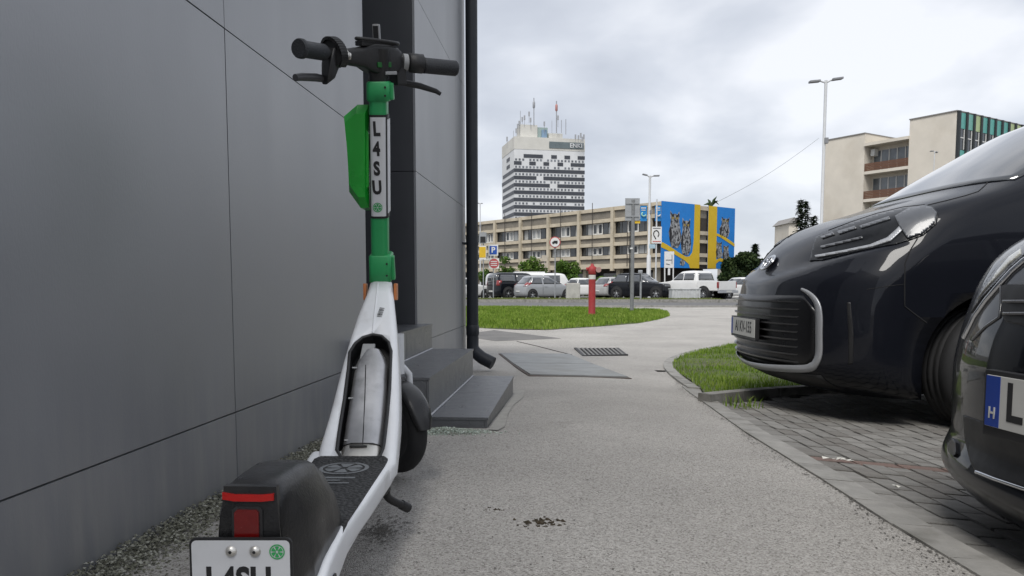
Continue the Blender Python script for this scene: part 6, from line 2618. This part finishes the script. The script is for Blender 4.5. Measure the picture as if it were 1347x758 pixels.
# turquoise side with dark mullions
M_TURQ = [pm('turquoise_panel', (.11, .36, .32), .5, .1, .6), pm('lime_panel', (.38, .46, .25), .5, .1, .6), pm('pale_turquoise_panel', (.17, .40, .35), .5, .1, .6)]
M_MULL = pm('mullion_dark', (.022, .026, .028), .6)
for i in range(14):
    e0 = .15 + i * 1.55
    mb = MB()
    bbox(mb, -.22, .09, e0, e0 + .32, 0, BH + .05)
    part('mullion', mb, M_MULL, bei)
    for k in range(5):
        z1 = BH - .1 - k * 4.05
        if z1 < 2:
            break
        mb = MB()
        bbox(mb, -.05, .09, e0 + .33, e0 + 1.54, z1 - 1.7, z1)
        part('facade_panel', mb, M_TURQ[(i * 2 + k) % 5 % 3 if i % 3 else 0], bei)
        mb = MB()
        bbox(mb, .0, .09, e0 + .33, e0 + 1.54, z1 - 4.0, z1 - 1.72)
        wn = part('window', mb, M_WINDK, bei)
        mb = MB()
        bbox(mb, -.06, -.005, e0 + .40, e0 + .52, z1 - 3.95, z1 - 1.75)
        part('window_frame', mb, M_WFRAME, wn)
        mb = MB()
        bbox(mb, -.06, -.005, e0 + 1.34, e0 + 1.46, z1 - 3.95, z1 - 1.75)
        part('window_frame', mb, M_WFRAME, wn)
        mb = MB()
        bbox(mb, -.06, -.005, e0 + .53, e0 + 1.33, z1 - 2.75, z1 - 2.63)
        part('window_frame', mb, M_WFRAME, wn)
# small pale houses low behind the trees
for (u0, u1, v1, D, lab) in ((962, 992, 344, 120, 'low pale house behind the dark trees by the mural'), (1038, 1050, 292, 150, 'pale house gable showing behind the spruce trees')):
    a, b_ = P(u0, v1, D), P(u1, v1, D)
    hs = thing('house', lab, 'building', (a.x, D, -.34))
    mb = MB().box(((a.x + b_.x) / 2, D + 4, a.z / 2 - .3), (b_.x - a.x, 8, a.z))
    part('wall', mb, M_BEIGE, hs)
    hw = (b_.x - a.x) / 2 + .4
    cx_ = (a.x + b_.x) / 2
    mb = MB().prism([(cx_ - hw, D - .4, a.z - .3), (cx_ + hw, D - .4, a.z - .3), (cx_, D - .4, a.z + .9)], (0, 9, 0))
    part('roof', mb, pm('grey_roof', (.25, .24, .23), .9), hs)
# ================================================================== street furniture
M_GALV = pm('galvanised', (.33, .34, .35), .5, .1, 6, metal=.5)
M_POSTG = pm('grey_post', (.17, .175, .18), .6, .15, 9)
M_SIGNW = pm('sign_white', (.68, .68, .67), .55, .04, 6)
M_SIGNR = pm('sign_red', (.42, .07, .07), .5, .08, 6)
M_SIGNB = pm('sign_blue', (.01, .07, .36), .5)
M_SIGNY = pm('sign_yellow', (.65, .42, .02), .5)
M_HYD = pm('hydrant_red', (.30, .022, .024), .6, .15, 9, dirt=((.26, .06, .055), .5, .7, .5), dscale=7)
M_HYDW = pm('hydrant_white', (.55, .53, .50), .7, .1, 12)

# ---- hydrant
hp = G(778.5, 416)
hy = thing('fire_hydrant', 'tall red pillar hydrant with a white band on the verge', 'hydrant', tuple(hp))
hh = P(778.5, 347, hp.y).z - hp.z
s_ = hh / 1.45
hb0 = Vector((hp.x, hp.y, hp.z))
def hq(z, dx=0, dy=0):
    return hb0 + Vector((dx, dy, z)) * s_
part('barrel', MB().lathe([(.10 * s_, -.05), (.10 * s_, .02), (.097 * s_, .03), (.097 * s_, .985 * s_)], hb0, (0, 0, 1), 20), M_HYD, hy)
part('band', MB().lathe([(.0985 * s_, 1.02 * s_), (.0985 * s_, 1.14 * s_)], hb0, (0, 0, 1), 20), M_HYDW, hy)
part('neck_ring', MB().lathe([(.097 * s_, .985 * s_), (.097 * s_, 1.16 * s_), (.108 * s_, 1.165 * s_), (.108 * s_, 1.19 * s_)], hb0, (0, 0, 1), 20), M_HYD, hy)
part('valve_head', MB().lathe([(.108 * s_, 1.19 * s_), (.118 * s_, 1.22 * s_), (.118 * s_, 1.34 * s_), (.07 * s_, 1.38 * s_), (.05 * s_, 1.39 * s_), (.05 * s_, 1.42 * s_), (.035 * s_, 1.43 * s_), (.035 * s_, 1.45 * s_), (.001, 1.45 * s_)], hb0, (0, 0, 1), 20), M_HYD, hy)
part('outlet', MB().tube([hq(1.30, .07), hq(1.30, .15), hq(1.29, .16), hq(1.28, .22)], [.05 * s_, .05 * s_, .066 * s_, .066 * s_], 14), M_HYD, hy)
part('outlet', MB().tube([hq(1.30, -.07), hq(1.30, -.12), hq(1.30, -.125), hq(1.29, -.16)], [.045 * s_, .045 * s_, .055 * s_, .055 * s_], 14), M_HYD, hy)
part('outlet_cap', MB().tube([hq(1.28, .165, -.06), hq(1.28, .165, -.10)], .075 * s_, 14), pm('outlet_worn', (.36, .22, .20), .6), hy)


def post_sign(name, label, u, vb, vt, r_, Y=None, mat=None, cat='sign'):
    b0 = G(u, vb) if Y is None else P(u, vb, Y)
    Y = b0.y
    g0 = gz(b0.x, Y)
    t = thing(name, label, cat, (b0.x, Y, g0))
    tp_ = P(u, vt, Y)
    part('post', MB().tube([Vector((b0.x, Y, g0 - .1)), Vector((b0.x, Y, tp_.z))], r_, 10), mat or M_GALV, t)
    return t, b0, Y


def flat(u0, v0, u1, v1, Y, dy=-.06, th=.02, r_=None):
    a, b_ = P(u0, v1, Y), P(u1, v0, Y)
    return MB().box(((a.x + b_.x) / 2, Y + dy, (a.z + b_.z) / 2), (b_.x - a.x, th, b_.z - a.z), bev=0)


def disc(u, v, rpx, Y, dy, th=.02, n=28):
    c0 = P(u, v, Y)
    R = rpx / CAM_F * Y
    return MB().tube([Vector((c0.x, Y + dy, c0.z)), Vector((c0.x, Y + dy + th, c0.z))], R, n, smooth=False)


# ---- parking sign
t, b0, Y = post_sign('parking_sign', 'blue parking sign above a red notice on one post', 649, 392, 322, .035, 45.5)
p_ = part('sign_plate', flat(642.3, 322, 655.3, 336.5, Y), M_SIGNW, t)
part('sign_panel', flat(644, 323.8, 653.6, 334.8, Y, -.075), M_SIGNB, p_)
c0 = P(648.8, 329.3, Y)
link_mesh('lettering', text_mesh('P', .46, frame((c0.x, Y - .092, c0.z), EX, EZ), .004, .012), M_SIGNW, p_)
n_ = part('notice_plate', flat(643, 340, 656.5, 353.5, Y), M_SIGNW, t)
part('notice_panel', disc(649.8, 346.7, 6.3, Y, -.078, .012), M_SIGNR, n_)
for k in range(3):
    part('notice_line', flat(645.5, 343.6 + k * 2.6, 654, 344.6 + k * 2.6, Y, -.09, .008), M_SIGNW, n_)
# ---- meter / camera box and yellow notice by the downpipe
t, b0, Y = post_sign('notice_post', 'dark box over a yellow notice on a slim post', 636, 392, 305, .035, 45.0)
p_ = part('box', flat(630.5, 306, 640, 320.5, Y, -.08, .12), M_GALV, t)
part('box_screen', flat(632, 311.5, 638.8, 319.5, Y, -.15, .01), M_TRIM, p_)
p_ = part('notice_plate', flat(630.5, 323.5, 639.8, 341.5, Y), M_SIGNW, t)
part('notice_panel', flat(630.5, 325, 639, 339, Y, -.075), M_SIGNY, p_)
# ---- no-lorries sign
t, b0, Y = post_sign('no_lorries_sign', 'round white sign with red rim and black lorry beside the silver car', 730, 393, 313, .038, 46.5)
p_ = part('sign_disc', disc(730, 318.8, 7.2, Y, -.06), M_SIGNR, t)
part('sign_face', disc(730, 318.8, 6.0, Y, -.078), M_SIGNW, p_)
lor = [(726.2, 320.6), (726.2, 318.8), (727.6, 317.8), (728.4, 317.8), (728.4, 316.8), (733.4, 316.8), (733.4, 320.4), (732.6, 320.4), (732.2, 321.2), (731.4, 321.2), (731, 320.4), (728.6, 320.4), (728.2, 321.4), (727.4, 321.4), (727, 320.6)]
part('lorry_symbol', MB().prism([P(u, v, Y) + Vector((0, -.085, 0)) for (u, v) in lor], (0, -.006, 0)), M_INK, p_)
part('sign_bracket', flat(728.6, 325.5, 731.6, 333, Y, -.03), M_POSTG, t)
# ---- plain small boards further back
for (u0, v0, u1, v1, Y, lab) in ((712.5, 336, 720, 344, 70, 'small pale board on a post by the bushes'),):
    t, b0, Y = post_sign('notice_board', lab, (u0 + u1) / 2, 372, v0, .04, Y)
    part('board', flat(u0, v0, u1, v1, Y), pm('pale_board', (.45, .40, .33), .8), t)
    part('board', flat(u0, v0 + 10, u1, v1 + 10, Y), MATS['pale_board'], t)
# ---- sign seen from its back on a stout post
t, b0, Y = post_sign('sign_back', 'plain grey back of a traffic sign on a stout grey post', 831, 411, 263, .062, None, M_POSTG)
p_ = part('sign_plate', flat(822, 261, 841.5, 290.5, Y, -.02, .015), M_GALV, t)
part('sign_plate', flat(832.5, 290, 842, 294, Y, .0, .012), M_SIGNY, t)
for v in (267, 284):
    part('clamp_rail', flat(823, v, 840.5, v + 1.5, Y, -.045, .03), M_GALV, p_)
part('side_post', MB().tube([Vector((b0.x - .085, Y - .0, gz(b0.x, Y) + .8)), Vector((b0.x - .085, Y, P(831, 266, Y).z))], .018, 8), M_TRIM, t)
part('post_band', MB().tube([P(831, 326, Y), P(831, 328, Y)], .066, 10), M_SIGNW, t)
# ---- short post with rounded head by the road
t, b0, Y = post_sign('marker_post', 'short grey marker post standing before the black SUV', 842.5, 401, 358, .055, 41.0, M_GALV)
part('post_head', MB().box(P(842.3, 357.5, Y), (.24, .10, .17), bev=.05), M_GALV, t)
part('post_slot', MB().box(P(842.0, 365, Y) + Vector((0, -.06, 0)), (.055, .02, .42)), M_TRIM, t)

# ---- lamp posts
M_LAMPW = pm('lamp_post_white', (.55, .56, .57), .5, .05, 5)
M_LHEAD = pm('lamp_head_grey', (.22, .225, .235), .5)


def lamp(u, vt, D, arms, r0, r1, label, tilt=0):
    tp_ = P(u, vt, D)
    g0 = gz(tp_.x, D)
    t = thing('street_lamp', label, 'street lamp', (tp_.x, D, g0), 'street lamps')
    H_ = tp_.z - g0
    part('pole', MB().tube([Vector((tp_.x, D, g0 - .1)), Vector((tp_.x, D, g0 + H_ * .35)), Vector((tp_.x, D, g0 + H_ * .36)), Vector((tp_.x, D, tp_.z))], [r0, r0 * .9, r1, r1], 12), M_LAMPW, t)
    for (du, dv) in arms:
        e_ = P(u + du, vt + dv, D)
        ar = part('arm', MB().tube([tp_ - Vector((0, 0, .1)), tp_.lerp(e_, .35)], r1 * .6, 8), M_LAMPW, t)
        d = (e_ - tp_)
        mm = frame((0, 0, 0), d, (0, 1, 0)).to_3x3()
        part('lamp_head', MB().box(tp_.lerp(e_, .68), (d.length * .62, .28, .09), mm, bev=.03), M_LHEAD, t)
    part('sensor_box', MB().box(Vector((tp_.x + r1, D - r1, tp_.z - 2.6)), (.16, .16, .25), bev=.02), M_LHEAD, t)
    return t, tp_, D


lamp(1086.5, 106, 34, ((-22, 2.0), (22, -3.0)), .10, .065, 'tall double-headed street lamp in front of the beige block')
t, tp_, D = lamp(855, 231.5, 56, ((-10, -2.2), (12.5, -.2)), .17, .085, 'white double-headed street lamp with blue banners by the mural')
lamp(1229.5, 199, 72, ((-5.5, 0), (3.5, 2)), .05, .04, 'thin street lamp standing close before the beige block')
lamp(631.5, 267.5, 90, ((-3, 0), (3.5, .3)), .08, .06, 'distant street lamp behind the office roof by the downpipe')
# banners on the white lamp
for (u0, u1) in ((842, 851), (861.5, 869.5)):
    bn = thing('banner', 'blue banner with a mint swirl hung on the lamp post next to the sign back' if u0 < 850 else 'blue banner with a white swirl hung between lamp post and mural', 'banner', tuple(P((u0 + u1) / 2, 291, 55.7)), 'blue banners on the lamp post')
    part('cloth', flat(u0, 271, u1, 291, 55.7, 0, .02), pm('banner_blue', (.01, .20, .50), .6), bn)
    c0 = P((u0 + u1) / 2, 281.5, 55.6)
    R = .17
    part('swirl', MB().tube([c0 + Vector((R * (.6 + .05 * k) * math.cos(1.9 + k * .42), 0, R * (.6 + .05 * k) * math.sin(1.9 + k * .42))) for k in range(11)], [.02] + [.05] * 9 + [.02], 6), pm('banner_mint', (.35, .62, .48), .6) if u0 < 850 else M_SIGNW, bn)
    part('banner_rail', MB().tube([P(u0 - 1, 270.5, 55.7), P(u1 + 1, 270.5, 55.7)], .03, 6), M_POSTG, bn)
    part('banner_text', flat(u0 + 1.2, 273.2, u1 - 1.2, 274.4, 55.66, 0, .01).box(P((u0 + u1) / 2, 276.6, 55.66), (.3, .01, .05)), M_SIGNW, bn)
# white sign with a dark loop and second slim pole
t, b0, Y = post_sign('advertising_sign', 'white square sign with a dark loop on a slim white pole', 862.3, 385, 262, .055, 55.0, M_LAMPW)
p_ = part('sign_plate', flat(857, 298.5, 870.2, 320.5, Y, -.09, .04), M_SIGNW, t)
c0 = P(863.2, 307.8, Y - .12)
part('loop_mark', MB().tube([c0 + Vector((.19 * math.cos(a_), 0, .24 * math.sin(a_))) for a_ in [-.9 + k * .29 for k in range(18)]] + [c0 + Vector((-.02, 0, -.36))], .035, 6), M_INK, p_)
part('text_line', flat(858.5, 300, 868.8, 301.3, Y, -.115, .008), M_POSTG, p_)
part('text_line', flat(858.2, 317.3, 869, 318.6, Y, -.115, .008), pm('sign_faded_red', (.45, .12, .10), .6), p_)
part('sub_plate', flat(853.5, 321.5, 861.5, 327, Y, -.09, .03), pm('plate_pale_blue', (.35, .48, .55), .6), t)
# map board on two legs
D = 60.0
bt = thing('map_board', 'white map board on two legs in front of the mural', 'sign', tuple(P(879.5, 384, D)))
p_ = part('board', flat(873.6, 331, 886.6, 352.5, D, -.03, .06), M_SIGNW, bt)
for (a_, b_) in (((876, 342), (884, 342)), ((884, 335), (884, 347)), ((876, 347), (881, 348))):
    part('map_line', MB().tube([P(*a_, D - .08), P(*b_, D - .08)], .025, 5), M_POSTG, p_)
for u in (874.4, 885.6):
    part('leg', MB().tube([P(u, 386, D), P(u, 352, D)], .05, 8), M_SIGNW, bt)
part('infill', flat(878.5, 352.5, 881.5, 362, D, 0, .04), M_SIGNW, bt)

# ---- concrete block and white corrugated bin
M_CONC = pm('block_concrete', (.42, .41, .38), .9, .15, 3, .4, 40, dirt=((.25, .24, .22), .5, .7, .6), dscale=2.5)
a, b_ = P(745, 396, 43.0), P(763.5, 372.5, 43.0)
w = b_.x - a.x
cb = MB()
cz = gz(a.x, 43)
cb.loft([fillet_ring(Vector(((a.x + b_.x) / 2, 43.3, z)), EX, EY, w / 2 * k, .3 * k, .05, 3) for (z, k) in ((cz - .1, 1.0), (cz + .06, 1.0), (b_.z - .05, .97), (b_.z, .92))], True, False)
t = thing('concrete_block', 'weathered concrete block at the edge of the car park', 'block', ((a.x + b_.x) / 2, 43.3, cz))
part('block', cb, M_CONC, t)
part('lifting_eye', MB().tube([Vector((a.x + w * .4, 43.3, b_.z - .02)), Vector((a.x + w * .42, 43.3, b_.z + .05)), Vector((a.x + w * .58, 43.3, b_.z + .05)), Vector((a.x + w * .6, 43.3, b_.z - .02))], .015, 6), M_RUST, t)
a, b_ = P(883.5, 396.5, 43.0), P(922.5, 379.5, 43.0)
w, cz = b_.x - a.x, gz(a.x, 43)
t = thing('storage_bin', 'low white ribbed storage bin before the pickup', 'bin', ((a.x + b_.x) / 2, 43.5, cz))
M_BIN = pm('bin_white', (.50, .51, .52), .6, .1, 4, dirt=((.34, .34, .34), .5, .7, .5), dscale=3)
bh = b_.z - cz
part('bin_body', MB().box(((a.x + b_.x) / 2, 43.5, cz + bh * .46), (w * .97, .9, bh * .9), bev=.02), M_BIN, t)
part('lid', MB().box(((a.x + b_.x) / 2, 43.5, cz + bh * .95), (w, .98, bh * .09), bev=.02), M_BIN, t)
for k in range(9):
    part('rib', MB().box((a.x + w * (.06 + k * .11), 43.03, cz + bh * .45), (.06, .05, bh * .84)), M_BIN, t)
# white fence beyond the pickup
t = thing('white_fence', 'white panel fence beyond the tail of the pickup', 'fence', tuple(P(965, 390, 58)))
for k in range(5):
    u0 = 951 + k * 7.4
    part('fence_panel', flat(u0, 373.3, u0 + 6.9, 391, 58, 0, .06), M_SIGNW, t)
    part('fence_post', flat(u0 - .5, 372.3, u0, 392, 58, -.02, .1), M_LAMPW, t)
# overhead cable
p0, p1 = P(941, 267, 92), P(1077, 182, 100)
pts_ = [p0.lerp(p1, k / 16) - Vector((0, 0, 0.5 * math.sin(math.pi * k / 16))) for k in range(17)]
tag(part('overhead_cable', MB().tube(pts_, .024, 5), M_GALV), 'thin overhead cable strung from the mural roof to the beige block', 'cable')


# ================================================================== trees and shrubs
M_LEAFB = leaf_mat('leaf_bright', (.035, .075, .012), (.08, .15, .025), (.16, .24, .05), .9, .3)
M_LEAFD = leaf_mat('leaf_dark', (.012, .024, .010), (.026, .046, .016), (.05, .075, .024), .8, .15)
M_NEEDLE = leaf_mat('needle', (.012, .022, .012), (.022, .038, .02), (.045, .062, .032), .9, .1)
M_BARK = pm('bark', (.07, .055, .042), .95, .3, 6, .6, 30)


def crown_mesh(clumps, n, leaf, seed):
    r_ = np.random.default_rng(seed)
    V, F = [], []
    mb = MB()
    for (c, R) in clumps:
        k = max(30, int(n * 7 * (R[0] * R[1] * R[2]) ** .66))
        for _ in range(k):
            d = r_.normal(size=3)
            d /= np.linalg.norm(d)
            rr = r_.uniform(.55, 1.08)
            p = Vector((c[0] + d[0] * R[0] * rr, c[1] + d[1] * R[1] * rr, c[2] + d[2] * R[2] * rr))
            s = leaf * r_.uniform(.5, 1.3)
            a = Vector(r_.normal(size=3)).normalized()
            b_ = a.cross(Vector(r_.normal(size=3))).normalized()
            mb.add([p - a * s, p - b_ * s * .5, p + a * s, p + b_ * s * .5], [(0, 1, 2, 3)])
    return mb


def bush(name, label, u0, u1, vt, Y, leafm, seed, cat='bush', dens=90, leaf=.16, group=None, stems=True):
    a, b_ = P(u0, vt, Y), P(u1, vt, Y)
    g0 = gz(a.x, Y)
    W_, H_ = b_.x - a.x, a.z - g0
    r_ = random.Random(seed)
    t = thing(name, label, cat, ((a.x + b_.x) / 2, Y, g0), group)
    cl = []
    nc = max(12, int(W_ * H_ * 1.3))
    for k in range(nc):
        x = a.x + W_ * r_.uniform(.1, .9)
        f = 1 - abs((x - a.x) / W_ - .5) * 1.1
        z = g0 + H_ * (.16 + .72 * r_.random() * (.55 + .45 * f))
        R = min(W_, H_) * r_.uniform(.13, .24) + .12
        cl.append(((x, Y + r_.uniform(-.3, .3) * min(W_, 3), z), (R, R, R * .8)))
    part('crown', crown_mesh(cl, dens, leaf, seed), leafm, t)
    tr = MB()
    for k in range(4):
        c0 = cl[k][0]
        bx = (a.x + b_.x) / 2 + r_.uniform(-.15, .15) * W_
        tr.tube([(bx, Y, g0 - .1), (bx * .6 + c0[0] * .4, Y, g0 + H_ * .3), c0], [.09, .06, .02], 6)
    part('trunk', tr, M_BARK, t)
    return t


bush('young_tree', 'bright green young tree with arching branches before the office block', 731, 764, 330, 68, M_LEAFB, 21, 'tree', 100, .17, 'young trees before the office block')
bush('young_tree', 'bright green young tree spreading above the minibus roof', 682, 716, 334, 70, M_LEAFB, 22, 'tree', 70, .17, 'young trees before the office block')
bush('young_tree', 'bright green young tree beside the parking sign', 655, 678, 330, 71, M_LEAFB, 25, 'tree', 60, .16, 'young trees before the office block')
bush('shrub', 'green shrub low behind the notice post', 632, 650, 345, 70, M_LEAFB, 26, 'bush', 90, .15)
bush('hedge', 'bright green hedge behind the silver estate car', 764, 822, 360.5, 64, M_LEAFB, 23, 'hedge', 120, .15)
bush('hedge', 'low green bush right of the concrete block behind the white car', 738, 770, 362, 66, M_LEAFB, 24, 'bush', 90, .15)
bush('dark_shrubbery', 'dark evergreen bush at the foot of the painted wall', 944, 978, 352, 78, M_LEAFD, 31, 'bush', 120, .22)
bush('dark_shrubbery', 'dark spreading tree right of the mural', 958, 1002, 332, 88, M_LEAFD, 32, 'tree', 110, .25)
bush('dark_shrubbery', 'dark evergreen bush behind the nose of the van', 975, 1050, 350, 96, M_LEAFD, 33, 'bush', 110, .25)


def spruce(label, u, vt, vb, wpx, Y, seed, dens=1.0):
    tp_, bt_ = P(u, vt, Y), P(u, vb, Y)
    g0 = gz(tp_.x, Y)
    H_ = tp_.z - g0
    r_ = random.Random(seed)
    t = thing('spruce_tree', label, 'tree', (tp_.x, Y, g0), 'spruce trees')
    part('trunk', MB().tube([(tp_.x, Y, g0 - .2), (tp_.x, Y, g0 + H_ * .5), (tp_.x, Y, tp_.z)], [H_ * .014, H_ * .008, .02], 8), M_BARK, t)
    Rm = wpx / CAM_F * Y / 2
    mb = MB()
    z = g0 + H_ * .12
    while z < tp_.z - .1:
        f = (tp_.z - z) / H_
        Lb = Rm * (f ** .75) * r_.uniform(.75, 1.15) + .12
        nb_ = 7
        for k in range(nb_):
            a_ = r_.uniform(0, 6.283)
            L = Lb * r_.uniform(.6, 1.1)
            dx, dy = math.cos(a_), math.sin(a_)
            droop = -.25 - .2 * f
            for j in range(int(9 * dens)):
                q_ = (j + r_.random()) / (9 * dens)
                p = Vector((tp_.x + dx * L * q_, Y + dy * L * q_, z + L * q_ * droop + .12 * L * q_ * q_))
                s = (.26 + .26 * (1 - q_)) * (.6 + .6 * r_.random()) * (.5 + .5 * min(1, Rm))
                d2 = Vector((dx + r_.uniform(-.7, .7), dy + r_.uniform(-.7, .7), r_.uniform(-.6, .15))).normalized()
                e_ = d2.cross(Vector((0, 0, 1))).normalized() * s * .33
                mb.add([p - e_, p + d2 * s * 1.3, p + e_, p - d2 * s * .3], [(0, 1, 2, 3)])
        z += H_ * .022
    part('crown', mb, M_NEEDLE, t)


spruce('dark spruce tree left of the beige block, tallest of the group', 1053.5, 261, 380, 58, 92, 41)
spruce('dark spruce tree close beside the tallest one', 1060, 262.5, 380, 54, 95, 42)
spruce('slim dark spruce tree against the corner of the beige block', 1071, 283, 380, 46, 90, 43)
spruce('small dark spruce rising behind the bonnet of the van', 993.5, 320, 380, 30, 90, 44)
# slim rooftop aerial left of the beige block
